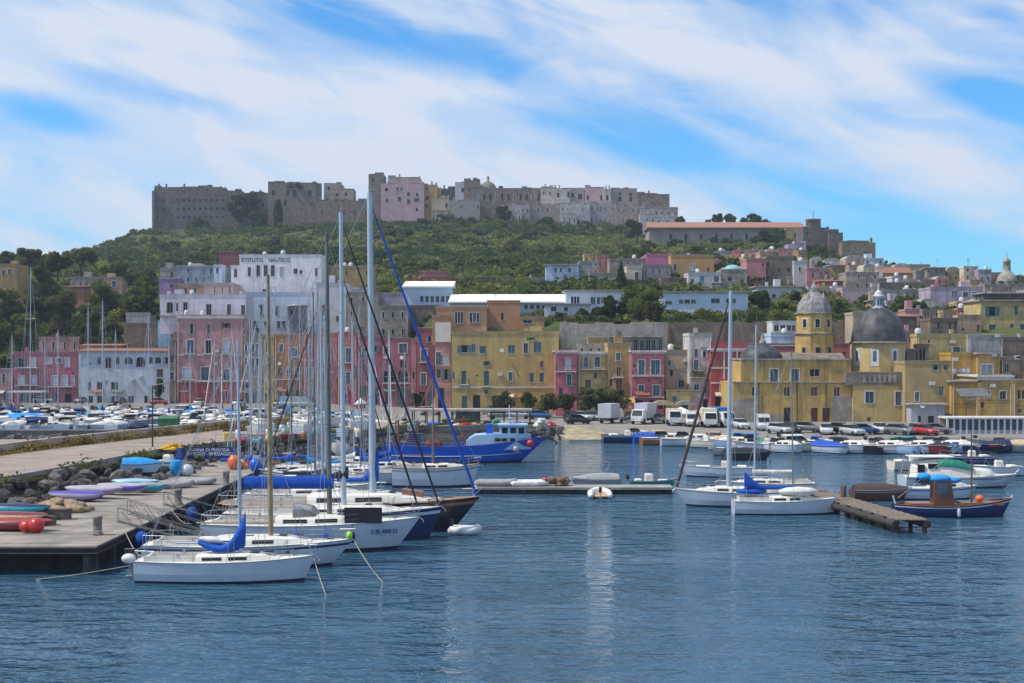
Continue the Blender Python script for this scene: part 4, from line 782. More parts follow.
H('stone-grey upper house with a dark window behind the ochre house', 609, 633, 337, 350, 246, 'stone', [(614, 341, 617, 346, 'N')], d=5)
# middle slope
H('pale blue house with a long flat roof at the left of the middle slope', 546, 579, 265, 292, 352, 'bluewhite', [(554, 268, 557, 272, 'NB'), (560, 268, 562, 272, 'N'), (568, 268, 571, 272, 'NB'), (564, 277, 568, 280, 'Na'), (571, 277, 575, 280, 'Na'), (558, 283, 562, 287, 'NB'), (564, 282, 569, 286, 'NSb'), (573, 283, 575, 287, 'NB')], d=9, roof='slab')
H('grey cluster house with many small windows right of the pale blue house', 579.5, 598, 261, 290, 355, 'grey', (4, 4, 'N|NB', .25, .4, .15), d=8)
H('small bright yellow house peeping over the middle slope roofs', 584, 597, 253.5, 266, 372, 'lemon', (1, 2, 'N', .2, .4, 0), d=6, clutter=False)
H('salmon house right of the small yellow house', 597.5, 609, 256, 270, 371, 'salmon', (1, 2, 'N', .2, .4, 0), d=6)
H('beige house with two arched windows in front of the dark fir', 590, 626, 273, 290, 345, 'cream', [(593, 277, 596, 281, 'Na'), (604, 277, 608, 281, 'Na'), (584, 284, 587, 287, 'N'), (616, 277, 619, 281, 'N')], d=8, clutter=False, pm=mat('plaster_dullbeige', (.33, .30, .24), .92, .1, .6, streak=.4, stain=.4))
H('long pale house with white roof edge behind the dark fir', 609.5, 647, 258.5, 274, 362, 'palestone', (2, 7, 'N|G', .2, .4, .2), d=9, clutter=True)
H('pale cream house with one tall window right of the dark fir', 626.5, 642, 266, 290, 349, 'cream', [(635, 272, 638.5, 280, 'Gk')], d=7, clutter=False)
H('magenta-pink house at the top of the middle slope', 646.5, 670, 254, 265, 360, 'magenta', [(655, 256, 657, 259, 'Gw')], d=8, clutter=False, pm=mat('plaster_hotpink', (.38, .13, .24), .92, .08, .6, streak=.2))
H('grey-mauve house below the magenta-pink house', 642.5, 670.5, 264.5, 292, 352, 'greyblue', (2, 4, 'N', .18, .35, .2), d=8, clutter=False, pm=mat('plaster_greymauve', (.26, .24, .27), .92, .08, .6, streak=.4, stain=.3))
H('plain ochre-orange house with two arched windows on the middle slope', 671, 714, 255, 280, 354, 'gold', [(673.5, 264, 676.5, 271, 'Gka'), (690, 264.5, 695, 271, 'Gwa'), (707, 268, 709.5, 271, 'N')], d=9, clutter=False, pm=mat('plaster_apricot', (.44, .27, .12), .92, .08, .6, streak=.25))
H('dark brown blank wall house below the ochre-orange house', 661, 688, 278, 296, 341, 'brown', [(669, 284, 672, 288, 'N')], d=7, clutter=False)
H('white house with bright blue shutters right of the dark brown wall', 688.3, 721, 272.5, 294, 338, 'white', [(700, 276, 704.5, 281.5, 'NSb'), (700, 286.5, 704.5, 291, 'NSb'), (714, 276, 719, 282, 'NB'), (714, 287, 719, 291, 'N'), (691, 279, 694, 283, 'N')], d=8, bal=[(711, 722, 282.5)], pm=mat('plaster_w5', (.50, .50, .50), .92, .08, .6, streak=.4, stain=.4))
ch2 = H('small grey-white chapel with a turquoise dome on the middle slope', 721.3, 747, 269.5, 294, 339, 'palestone', [(728, 277, 732, 281, 'N'), (728, 287, 732, 291, 'N'), (741, 279, 744, 285, 'N')], d=8, clutter=False, name='chapel', cat='chapel')
b = MB(); b.lathe([(2.0 * math.cos(t), 1.3 * math.sin(t)) for t in [PI / 2 * k / 6 for k in range(7)]], 16, (.1, -1)); b.build('dome', mat('turquoise_dome', (.22, .42, .42), .6, .1, 1), ch2, (0, 0, PZ(269.4, 339) - PZ(294, 339)))
H('pinkish-red house with a blank side wall on the middle slope', 746.5, 766, 258.5, 292, 344, 'salmon', [(762, 263, 764, 267, 'N'), (763, 277, 765, 281, 'N')], d=9, clutter=False, pm=mat('plaster_dustyrose', (.44, .19, .19), .92, .08, .6, streak=.25))
H('grey-brown tall house with recessed windows right of the pinkish-red house', 766.5, 794, 256, 290, 346, 'stone', [(767.5, 262, 769, 268, 'N'), (787, 267, 790.5, 273, 'N'), (766.8, 276, 769.5, 282, 'N'), (778, 268, 781, 273, 'N')], d=9)
H('pale flat-roofed house above the grey-brown tall house', 760, 777, 251.5, 262, 362, 'peach', (1, 2, 'N', .2, .4, 0), d=7)
H('white-grey house with a sunlit roof edge right of the grey-brown house', 794, 807, 261, 285, 344, 'white', [(799, 267, 801, 271, 'N')], d=8, pm=mat('plaster_w5', (.5,) * 3))
H('narrow rosy house wall beside the white-grey house', 807, 819, 268, 286, 342, 'magenta', [(812, 273, 814, 278, 'N')], d=6, pm=mat('plaster_rosy', (.42, .20, .24), .92, .08, .6, streak=.25))
H('low white villa with tall shaded openings above the green hedge', 757, 802, 287, 308, 318, 'white', [(772, 294, 776, 302, 'N'), (783, 297, 787, 304, 'Nr'), (791, 295, 796, 303, 'N'), (762, 296, 765, 301, 'N')], d=9, roof='slab', pm=mat('plaster_w6', (.50, .51, .55), .92, .08, .6, streak=.4, stain=.3))
H('dark red-roofed house behind the tower pinnacle', 820, 843, 281.5, 290, 330, 'maroon', [(832, 283, 837, 288, 'NB')], d=7, roof='shed', clutter=False)
H('white house with a green archway just right of the tower pinnacle', 822, 843, 289.5, 306, 322, 'white', [(830.5, 297, 838.5, 304, 'Ng')], d=7, pm=mat('plaster_w6', (.5,) * 3), clutter=False)
H('plain dusty-pink house with one shaded balcony door above the church roof', 842.5, 874, 287.5, 310, 316, 'rose', [(863.5, 296.5, 869, 307, 'GSt')], d=9, bal=[(861, 871, 307.5)], clutter=False, pm=mat('plaster_dustypink', (.50, .36, .38), .92, .08, .6, streak=.35, stain=.2))
H('pale grey house with rooftop rooms behind the dusty-pink house', 846, 879, 272, 290, 338, 'palestone', (2, 4, 'N|G', .2, .4, .2), d=8)
H('brown stone long house below the beige hill villa', 879.5, 912, 273, 289, 358, 'tan', (1, 5, 'N', .18, .35, .2), d=8, roof='tile', clutter=False)
H('beige flat villa on the crest right of the fortress', 878, 930, 264.5, 280, 405, 'peach', (1, 7, 'N', .14, .4, .1), d=12, pm=mat('plaster_sand', (.42, .33, .24), .92, .1, .5, streak=.3), clutter=False)
H('grey-green plain house above the palm garden', 874.5, 904, 290, 313, 312, 'grey', [(890, 295, 894, 300, 'N'), (897, 296, 900, 301, 'N')], d=7, pm=mat('plaster_sage', (.30, .31, .30), .92, .1, .5, streak=.4))
H('small terrace house with water tanks and a blue sheet right of the grey-green house', 904.5, 930, 289, 303, 318, 'palestone', (1, 4, 'N|NB', .25, .4, .1), d=7)
H('low stone house row behind the water-tank terrace', 880, 931, 282.5, 292, 336, 'stone', (1, 8, 'N|NB', .2, .4, .2), d=6)
H('lilac house with a blue balcony front below the long pale hall', 930.5, 982, 287, 314, 306, 'lilac', [(951.5, 291, 954, 297, 'GSb'), (954.6, 291, 957, 297, 'GSb'), (963, 292, 968, 297, 'GB'), (972, 292, 976, 297, 'GB')], d=9, bal=[(957, 981, 301)], clutter=True)
H('long pale hall with dark red panels on the right-hand crest', 930, 1003, 272.5, 289, 400, 'palestone', (), d=10, par=.6, clutter=True)
pp = MB()
for a_, b_ in ((963, 985), (989, 1001)):
    pp.box(PX(a_, 399.8), PX(b_, 399.8), 399.8, 399.95, PZ(285, 399.8), PZ(277.4, 399.8))
o_ = pp.build('red_panel', mat('panel_red', (.38, .03, .05), .8, .1, 1)); hall = [o for o in bpy.data.objects if o.get('label', '').startswith('long pale hall with dark red')][0]
o_.parent = hall; o_.location = -hall.location
H('tiled-roof brown house right of the big church dome', 888, 917, 317, 333, 246, 'terracotta', [(899, 322, 901, 326, 'N')], d=8, roof='shed', clutter=False, pm=wm('brown'))
H('small dark arcade house under the palm garden', 930, 958, 318, 334, 250, 'brown', (1, 5, 'N', .3, .6, 0), d=6)
H('peach ruin wall immediately left of the big dome', 853, 868, 312, 344, 250, 'peach', [(862, 318, 864, 322, 'N')], d=6, clutter=False, pm=mat('plaster_sand', (.4, .3, .2)))
H('grey house row at the far right below the small church', 985, 1050, 284, 302, 330, 'palestone', (2, 9, 'N|G|GB', .2, .35, .2), d=8)
# little baroque church on the right crest
c_ = empty('small_church', (PX(1012, 380), 384, PZ(298, 380)), 'small baroque church with a brown lantern dome on the right-hand crest', 'church')
Zs = lambda p: PZ(p, 380) - PZ(298, 380); kk = 380 / F
b = MB(); b.lathe([(9 * kk, -4), (9 * kk, Zs(281))], 8, flat=True, ph=PI / 8); b.build('drum', wm('cream'), c_)
b = MB(); b.lathe([(10 * kk, Zs(281)), (10 * kk, Zs(280)), (9.2 * kk, Zs(277)), (7.5 * kk, Zs(274)), (4.2 * kk, Zs(270.5)), (3.8 * kk, Zs(269)), (3.6 * kk, Zs(262)), (4.2 * kk, Zs(261.5)), (3.4 * kk, Zs(259)), (1.4 * kk, Zs(256.8)), (.4 * kk, Zs(255.5)), (.3 * kk, Zs(251))], 16); b.build('dome', mat('small_dome', (.34, .31, .27), .8, .3, .8, streak=.5, stain=.4), c_)
for a in (-PI / 2 - .7, -PI / 2, -PI / 2 + .7):
    r_ = 9 * kk; b = MB(); b.tube((r_ * .93 * math.cos(a), r_ * .93 * math.sin(a), Zs(292)), (r_ * .93 * math.cos(a), r_ * .93 * math.sin(a), Zs(284)), .45, n=8); b.build('window', GL, c_)

# ================================================================== the fortified hilltop
HT = 'buildings of the fortified hilltop'
def K(label, *a, **k): k.setdefault('group', HT); k.setdefault('clutter', False); k.setdefault('d', 22); k.setdefault('deep', 12); k.setdefault('roof', 'rag'); return bld(k.pop('name', 'hilltop_house'), label, *a, **k)
pw = []
for y_ in (199, 207.5, 216):
    for i in range(9): pw.append((176.5 + 5.6 * i, y_, 179.3 + 5.6 * i, y_ + 2.3, 'Nk'))
    pw += [(156.5, y_, 158.3, y_ + 2, 'N'), (162.5, y_, 164.5, y_ + 2, 'N')]
K('long dark prison block with rows of small windows left on the hilltop', 154, 241, 190.5, 237, 752, 'darkstone', pw, name='prison', cat='prison', par=.8, d=30)
K('slightly taller roof storey on the dark prison block', 154.5, 222, 187, 192, 758, 'darkstone', [(170 + 9 * i, 189, 172 + 9 * i, 190.4, 'N') for i in range(5)], d=20, par=.4)
K('narrow buttress pier at the left corner of the prison block', 152, 155, 192, 240, 750, 'darkstone', (), d=8)
K('vegetated grey bastion joining the prison to the ruin', 241, 281, 193, 236, 748, 'darkstone', [(262, 203, 264, 206, 'N'), (268, 203, 270, 206, 'N')], d=22)
K('high stone ruin with arched openings and a rounded right corner', 268, 316, 182.5, 226, 742, 'stone', [(286.5, 190, 289, 196, 'Nk'), (293, 190, 296, 196, 'Nk'), (308, 190, 311.5, 196, 'Nk'), (284, 200, 286.5, 205, 'Nk'), (272, 190, 275, 195, 'N')], d=20)
b = MB(); r_ = 5 * 742 / F; b.lathe([(r_ * 1.25, -8), (r_, 4), (r_, PZ(183, 742) - PZ(226, 742) - .5), (r_ * 1.06, PZ(183, 742) - PZ(226, 742))], 14)
tag(b.build('round_tower', wm('stone'), None, (PX(316, 742), 745, PZ(226, 742))), 'round corner tower at the right end of the high stone ruin', 'tower', HT)
K('pale twin-window block standing alone behind the brown rampart', 324, 341, 183.5, 204, 752, 'palestone', [(328, 186.5, 330, 190, 'N'), (336, 193, 338.5, 196, 'N')], d=14)
K('lower pale block right of the twin-window block', 341, 353.5, 189, 204, 751, 'palestone', [(345, 193, 347, 196, 'N')], d=12)
K('long brown rampart wall between the ruin and the palace', 316, 371, 200.5, 224, 738, 'brown', (1, 5, 'N', .1, .2, .2), d=12)
K('tall square dark tower behind the tallest mast', 368.5, 384, 174.5, 212, 735, 'stone', [(372, 178, 374, 181, 'N')], d=14, name='tower', cat='tower')
K('pale pink hilltop palace with irregular square windows', 381, 424, 183.5, 216, 728, 'rose', [(396.5, 187, 398.5, 190.5, 'Gk'), (400.5, 187, 402.5, 190.5, 'Gk'), (397.5, 196.5, 401, 201, 'Gk'), (407, 192, 410, 196, 'Gk'), (415.5, 193, 418.5, 196, 'Gk'), (407, 199, 410, 204, 'Gk'), (414, 198, 419, 201.5, 'Gk'), (416, 208, 418, 211, 'N'), (386, 199, 388, 202, 'N'), (385, 188, 388, 191, 'N')], pm=mat('plaster_oldrose', (.50, .33, .36), .92, .1, .25, streak=.4, stain=.3))
K('flat grey top storey of the pale pink palace', 388, 420, 177.5, 184, 734, 'palestone', (), d=14)
K('ochre hilltop house between the pink palace and the white house', 421, 437, 184.5, 216, 731, 'ochre', [(425.5, 196, 429, 200, 'Nr'), (425, 204, 428, 208, 'Nr'), (426, 187, 428, 190, 'N')], d=14)
K('small yellow house touching the ochre hilltop house', 434, 441, 188.5, 202, 736, 'lemon', (), d=12)
K('cream low house with a single window in front of the ochre house', 431.5, 449, 198.5, 211, 722, 'peach', [(445.5, 203, 447.5, 208, 'N')], d=10, pm=mat('plaster_sand', (.4, .3, .2)))
K('low white and green terrace row under the cream house', 432, 449, 211, 222, 719, 'palestone', (1, 5, 'N', .3, .4, 0), d=8)
K('dark low roofs between the yellow and the white hilltop houses', 440, 456, 188.5, 200, 742, 'charcoal', (1, 3, 'N', .2, .4, 0), d=12)
K('narrow white hilltop house with one dark window', 455, 466, 182, 200, 733, 'white', [(461.5, 188, 464, 192, 'Nk')], d=12, pm=mat('plaster_w7', (.45, .46, .52), .92, .1, .3, streak=.4))
K('grey block between the white house and the dome', 464, 480, 180.5, 212, 730, 'stone', (2, 2, 'N', .15, .2, .2), d=14)
K('plain grey-beige rampart house left of the abbey', 449, 480, 200.5, 223, 722, 'palestone', (2, 6, 'N|N|G', .15, .3, .35), d=9, pm=mat('plaster_stone2', (.32, .29, .27), .95, .15, .3, streak=.6, stain=.6))
ab = K('long abbey block with a small grey dome and lantern', 471, 541, 188, 212, 727, 'stone', [(477 + 6.1 * i, 194, 479 + 6.1 * i, 200, 'N' if i % 3 else 'GB') for i in range(11)], name='abbey', cat='abbey', d=22)
zo = PZ(188, 727) - PZ(212, 727); k7 = 735 / F; xo = PX(487.5, 727) - PX(506, 727)
b = MB(); b.lathe([(9.2 * k7, -1), (9.2 * k7, 1)] + [(9 * k7 * math.cos(t), 1 + 5.2 * math.sin(t)) for t in [PI / 2 * j / 8 for j in range(8)]] + [(1.3 * k7, 6.1), (1.2 * k7, 8), (.9 * k7, 8.6), (.1, 9.2)], 20); b.build('dome', mat('abbey_dome', (.17, .165, .16), .8, .2, .5, streak=.4), ab, (xo, 4, zo - 1))
b = MB(); b.box(-1, 1, -1, 1, -2, 6); b.box(-1.3, 1.3, -1.3, 1.3, 6, 6.8); b.build('belfry', wm('stone'), ab, (PX(474.5, 727) - PX(506, 727), 3, zo))
LR = [('grey hilltop house with a flat roof right of the abbey dome', 541, 553, 187.2, 'stone'), ('pale hilltop house with two tall dark windows right of the abbey', 553, 570, 188.3, 'palestone'),
      ('darker narrow hilltop house left of the pink hilltop house', 570, 584.5, 187.8, 'stone'), ('small pink hilltop house with two dark windows near the right end', 585, 604, 187.3, 'rose'),
      ('grey-brown hilltop house right of the small pink hilltop house', 604, 611, 189, 'brown'), ('bright pale hilltop house with two double windows and a scrubby roof', 611, 637, 188.2, 'palestone')]
for lb, a, c, t, col in LR:
    w = {541: (2, 2, 'N', .2, .25, .1), 553: [(557, 193, 559.5, 197, 'Nk'), (567.5, 191.5, 569.4, 197, 'Nk')], 570: [(578, 194, 582, 199, 'Nk'), (572, 193, 574, 197, 'Nk')], 585: [(586.5, 195, 589, 200, 'Gk'), (600, 195, 602.3, 200, 'Gk')],
         604: [(606, 195, 608.5, 200, 'Nk')], 611: [(618.5, 192.5, 621, 195, 'Nk'), (618.5, 196.5, 621.5, 201.5, 'Nk'), (629.5, 193, 632, 195.5, 'Nk'), (629.5, 197, 632, 201.5, 'Nk')]}[a]
    K(lb, a, c, t, 210, 724 - (a % 5), col, w, d=16, pm=mat('plaster_oldrose', (.4, .3, .3)) if col == 'rose' else mat('plaster_hill_%d' % (a % 3), [(.36, .32, .29), (.48, .44, .41), (.30, .27, .25)][a % 3], .95, .18, .25, streak=.7, stain=.6, bump=.3))
K('square dark stone fort block closing the right end of the hilltop houses', 637, 669.5, 194, 214, 720, 'stone', (3, 5, 'N', .12, .2, .3), d=18)
K('stone slope house under the square dark fort block', 641, 678, 208.5, 225, 712, 'palestone', (2, 6, 'N|NB', .18, .3, .2), d=10, pm=mat('plaster_stone2', (.25,) * 3))
lt = [(500, 530, 205, 'mauve lower-tier house under the abbey'), (530, 560, 204, 'brown-grey lower-tier house with tiny windows right of the abbey'), (560, 590, 203.5, 'lower-tier house with a pale gable below the narrow dark hilltop house'), (590, 616, 202.5, 'tall white-grey lower-tier house below the small pink hilltop house'), (616, 645, 205, 'tan lower-tier house with brown arches near the right end')]
for i, (a, c, t, lb) in enumerate(lt):
    K(lb, a, c, t, 226, 715 + (i % 2) * 2, 'stone', (2, 6, 'N|G|NB', .2, .28, .3), d=9, pm=mat(['lt_a', 'lt_b', 'lt_c'][i % 3], [(.36, .31, .32), (.33, .28, .24), (.44, .42, .42)][i % 3], .95, .2, .3, streak=.6, stain=.6, bump=.3))
for i, (a, c, t, bb, lb) in enumerate([(505, 522, 212, 224, 'low shed with a whitish front on the rampart below the abbey'), (562, 577, 214, 226, 'white gabled shed on the rampart under the lower-tier houses'), (640, 655, 214, 227, 'small pale hut at the foot of the square fort block'), (655, 680, 217, 228, 'low stone enclosure left of the long red-roofed barracks')]):
    K(lb, a, c, t, bb, 709, 'palestone', (1, 3, 'N', .2, .4, .1), d=6, pm=mat('lt_c', (.3,) * 3))
# barracks with terracotta roof
K('long stone barracks under a straight terracotta roof', 649, 803, 228, 256, 606, 'palestone', [(669.5 + 15.2 * i, 234, 672 + 15.2 * i, 239, 'Nk') for i in range(9)] + [(696 + 15 * i, 245, 698.5 + 15 * i, 249, 'N') for i in range(5)],
  d=16, roof='none', name='barracks', cat='barracks', pm=mat('plaster_barracks', (.33, .30, .27), .95, .15, .3, streak=.7, stain=.6, bump=.3))
br = [o for o in bpy.data.objects if o.get('label', '').startswith('long stone barracks')][0]
hw = (PX(803, 606) - PX(649, 606)) / 2; zt = PZ(228, 606) - PZ(256, 606); b = MB(); b.prism([(-9.5, zt - .3), (9, zt - .3), (9, zt + .2), (1, zt + 3.3), (-9.5, zt + .2)], 'x', -hw - .8, hw + .8); b.build('roof', mat('barracks_tiles', (.31, .155, .115), .9, .15, 1.2), br)
K('tan annex with two windows at the right end of the barracks', 786, 806, 228.5, 250, 600, 'tan', [(794, 233, 797, 238, 'Nk'), (798, 247, 800, 250, 'N')], d=8)
# fort on the right
b = MB(); k6 = 540 / F; b.lathe([(8.6 * k6, -6), (7.9 * k6, 2), (7.4 * k6, PZ(219.5, 540) - PZ(236, 540)), (7.8 * k6, PZ(219.3, 540) - PZ(236, 540)), (7.8 * k6, PZ(218, 540) - PZ(236, 540)), (6.5 * k6, PZ(218, 540) - PZ(236, 540))], 18)
b.tube((0, 0, 4), (0, 0, 10), .12)
tag(b.build('round_tower', wm('brown'), None, (PX(816, 540), 545, PZ(236, 540))), 'squat round tower crowning the fortress right of the barracks', 'tower', HT)
K('dark stone fortress wall beneath the squat round tower', 803, 829, 227.5, 262, 538, 'darkstone', [(806, 232, 808, 234, 'N')], d=14, name='fortress')
K('stepped stone fortress shoulder right of the squat round tower', 829, 843, 232.5, 270, 536, 'darkstone', (), d=14, name='fortress')
K('square tan fortress block at the right end of the hill', 842, 875.5, 242.5, 276, 530, 'tan', [(864, 252, 868, 257, 'Nk'), (849, 256, 851, 258, 'N'), (855, 247, 856, 249, 'N')], d=14, name='fortress', pm=mat('masonry_fort', (.24, .195, .14), .95, .2, .4, kind='stone', streak=.6, stain=.5, bump=.4))
K('small white house with a stepped front under the barracks annex', 788, 806, 244, 258, 520, 'lilac', (1, 3, 'N', .2, .4, 0), d=8)

# small houses packed between the named ones on the middle and right slope
q = random.Random(2024)
LM = [(545, 'left of the dark fir'), (600, 'near the dark fir'), (640, 'above the big round tree'), (672, 'around the ochre-orange house'), (715, 'around the turquoise-domed chapel'), (760, 'behind the pinkish-red house'), (800, 'above the church tower'), (850, 'above the dusty-pink house'), (890, 'behind the dome lantern'), (940, 'above the lilac house'), (985, 'below the crest hall'), (1030, 'at the right edge of the town')]
CN = dict(palestone='weathered stone', cream='cream', peach='peach', rose='dull pink', white='off-white', grey='grey', lemon='pale yellow', salmon='salmon', bluewhite='bluish-white', tan='tan', ochre='ochre', lilac='lilac')
for yb_, Y0, a_, e_ in ((271, 392, 640, 1030), (280, 372, 545, 1030), (291, 350, 752, 1030), (301, 330, 800, 1030), (311, 300, 850, 1030), (322, 276, 905, 985), (262, 410, 690, 800)):
    px = a_ + q.uniform(0, 6)
    while px < e_:
        w = q.uniform(9, 19); Y = Y0 + q.uniform(-5, 5); h = q.uniform(9, 15)
        if q.random() < .86 and not (px > 872 and yb_ in (262, 271)) and not (px > 990 and yb_ in (280, 291)):
            c = q.choice(list(CN)); near = min(LM, key=lambda m_: abs(m_[0] - px - w / 2)); tier = {271: 'high', 280: 'upper', 291: 'middle-row', 301: 'middle-row', 311: 'lower', 322: 'lower', 262: 'topmost'}[yb_]
            bld('house', f'small {tier} {CN[c]} slope house {near[1]}', px, px + w, yb_ - h, yb_ + 1, Y, c, (q.choice([1, 2, 2]), max(1, int(w / 5)), 'N|G|Nt|Gk', .26, .5, .12), d=q.uniform(6, 9), rot=q.uniform(-8, 8), group='small packed houses of the slope', roof=q.choice(['flat', 'flat', 'slab', 'flat', 'vault']) , deep=5)
        px += w + q.uniform(-.5, 4)
# ================================================================== vegetation
def leafmesh(name, pts, size, m, seed=0, flat=.0):
    """many small leaf-sized faces at the given points"""
    g = np.random.default_rng(seed); n = len(pts); pts = np.asarray(pts, float)
    nr = g.normal(size=(n, 3)); nr[:, 2] += flat; nr /= np.linalg.norm(nr, axis=1)[:, None]
    u = np.cross(nr, g.normal(size=(n, 3))); u /= np.linalg.norm(u, axis=1)[:, None]; v = np.cross(nr, u)
    s = (size * g.uniform(.6, 1.35, n))[:, None]; a = g.uniform(.5, .9, n)[:, None]
    co = np.stack([pts - u * s * .5, pts - v * s * a * .5, pts + u * s * .5, pts + v * s * a * .5], 1).reshape(-1, 3)
    me = bpy.data.meshes.new(name); me.vertices.add(n * 4); me.vertices.foreach_set('co', co.ravel())
    me.loops.add(n * 4); me.loops.foreach_set('vertex_index', np.arange(n * 4, dtype=np.int32))
    me.polygons.add(n); me.polygons.foreach_set('loop_start', np.arange(0, n * 4, 4, dtype=np.int32)); me.polygons.foreach_set('loop_total', np.full(n, 4, dtype=np.int32))
    me.update(); me.materials.append(m); me.validate()
    return me
LEAF = {'dark': mat('foliage_dark', (.042, .072, .030), .8, .45, .5, kind='leaf', spec=.15, col2=(.09, .13, .045)), 'mid': mat('foliage_mid', (.085, .125, .040), .8, .4, .5, kind='leaf', spec=.15, col2=(.16, .20, .065)),
        'light': mat('foliage_light', (.12, .15, .045), .8, .4, .5, kind='leaf', spec=.15, col2=(.25, .27, .10)), 'olive': mat('foliage_olive', (.06, .075, .035), .8, .4, .5, kind='leaf', spec=.15, col2=(.14, .15, .075)),
        'dry': mat('foliage_dry', (.20, .14, .06), .9, .4, .5, kind='leaf', spec=.1, col2=(.30, .22, .10))}
BARK = mat('bark', (.10, .075, .055), .95, .3, 3, bump=.5)
def crown_pts(w, h, n, seed, lumps=9, kind='round'):
    g = np.random.default_rng(seed); P = []
    if kind == 'cone':
        t = g.uniform(0, 1, n) ** .8; lay = np.floor(t * 9) / 9; r = (1 - t) * .5 * w * (0.6 + .4 * np.sin((t * 9 - np.floor(t * 9)) * PI)) * g.uniform(.3, 1, n) ** .5
        a = g.uniform(0, 2 * PI, n); return np.stack([r * np.cos(a), r * np.sin(a), t * h], 1)
    if kind == 'column':
        t = g.uniform(0, 1, n); r = np.sin(np.clip(t * .93 + .05, 0, 1) * PI) ** .45 * .5 * w * g.uniform(.5, 1, n); a = g.uniform(0, 2 * PI, n)
        return np.stack([r * np.cos(a), r * np.sin(a), t * h], 1)
    lumps = 15 if kind == 'round' else 12; k = n // lumps
    for i in range(lumps):
        a = g.uniform(0, 2 * PI); rr = g.uniform(0, .38) * w; zc = g.uniform(.18, .86) * h; rr *= 1.15 - abs(zc / h - .5)
        if kind == 'flat': zc = g.uniform(.55, .85) * h; rr = g.uniform(0, .38) * w
        c = np.array([rr * np.cos(a), rr * np.sin(a), zc]); lr = g.uniform(.10, .22) * w
        lz = min(lr * g.uniform(.6, 1), h * .24)
        d = g.normal(size=(k, 3)); d /= np.linalg.norm(d, axis=1)[:, None]; q = g.uniform(.55, 1.08, k)[:, None]
        P.append(c + d * q * np.array([lr, lr, lz]))
    return np.concatenate(P)
_tp = {}
def tree_proto(kind, w, h, leaf, n, ls, seed):
    key = (kind, w, h, leaf, n, seed)
    if key in _tp: return _tp[key]
    base = h * .16 if kind not in ('cone', 'column') else h * .05
    pts = crown_pts(w, h - base, n, seed, kind=kind); pts[:, 2] += base
    cm_ = leafmesh('crown', pts, ls, LEAF[leaf], seed, .4)
    t = MB(); q = random.Random(seed); r = max(.12, w * .035)
    t.tube((0, 0, -1), (q.uniform(-.1, .1), 0, h * .45), r, r * .7, 7)
    for i in range(4):
        a = q.uniform(0, 2 * PI); t.tube((0, 0, h * q.uniform(.25, .42)), (w * .28 * math.cos(a), w * .28 * math.sin(a), h * q.uniform(.55, .8)), r * .55, r * .18, 5)
    me = bpy.data.meshes.new('trunk'); me.from_pydata(t.v, [], t.f); me.materials.append(BARK); me.update()
    _tp[key] = (cm_, me); return _tp[key]
def tree(label, px, yt, yb, Y, wpx, leaf='dark', kind='round', seed=1, group=None, n=None, ls=None, name='tree', z=None):
    Z0 = PZ(yb, Y) if z is None else z; h = PZ(yt, Y) - Z0; w = wpx * Y / F
    n = n or int(min(7000, max(900, 26 * wpx * (yb - yt) / 2.2))); ls = ls or max(.28, 2.1 * Y / F)
    cm_, tm = tree_proto(kind, w, h, leaf, n, ls, seed)
    r = empty(name, (PX(px, Y), Y, Z0), label, 'tree' if name != 'bush' else 'bush', group, rnd.uniform(0, 6))
    for nm, me in (('crown', cm_), ('trunk', tm)):
        o = bpy.data.objects.new(nm, me); COL.objects.link(o); o.parent = r
    return r
G1 = 'trees of the wooded slope at the left'
q = random.Random(31)
TL = [('broad dark tree at the left edge below the mustard house', 8, 285, 345, 345, 50), ('tall round tree behind the left mast top', 45, 262, 330, 360, 44), ('dark tree right of the left mast', 62, 288, 350, 335, 42),
      ('dark round tree above the roof of the red-pink marina house', 22, 310, 368, 318, 44), ('leafy tree left of the twin marina masts', 84, 300, 352, 322, 36), ('bright green tree between the low grey-white house and the blue-white house', 105, 281, 330, 350, 38),
      ('dark shadowy tree beside the brown stone blockhouse', 115, 318, 350, 318, 24), ('bushy tree above the brown stone blockhouse', 140, 285, 325, 335, 36), ('tree below the purple house', 150, 295, 322, 322, 26),
      ('flat-topped umbrella pine on the left skyline', 80, 249, 276, 410, 36), ('feathery tree on the left skyline above the red marina house', 58, 248, 278, 415, 30), ('round tree on the skyline above the mustard house', 30, 249, 275, 420, 34),
      ('low dark tree at the left end of the skyline', 6, 252, 276, 425, 30), ('round green tree under the left end of the prison hill', 118, 262, 292, 400, 36), ('second round tree under the prison hill, right of the low pale house', 140, 268, 298, 380, 30),
      ('dark tree left of the small purple house', 148, 276, 302, 350, 26), ('tall dark tree at the lower left edge of the wood', -6, 300, 372, 322, 44), ('small tree directly behind the terracotta roof line', 92, 322, 350, 314, 26),
      ('leaning grey-green tree between the houses of the left slope', 128, 298, 328, 340, 26), ('dark tree on the slope below the small pale house', 100, 290, 312, 372, 34), ('dense tree below the mustard house garden', 35, 296, 330, 350, 36)]
for i, (lb, px, yt, yb, Y, w) in enumerate(TL):
    tree(lb, px, yt, yb, Y, w, 'mid' if i in (5, 9, 13) else ('dark', 'dark', 'olive', 'mid')[i % 4], 'flat' if i == 9 else 'round', seed=i + 1, group=G1)
tree('small dark tree standing on the quay before the blue-white house', 160, 377, 404, 292, 15, 'dark', seed=40)
G2 = 'trees on the quay before the houses'
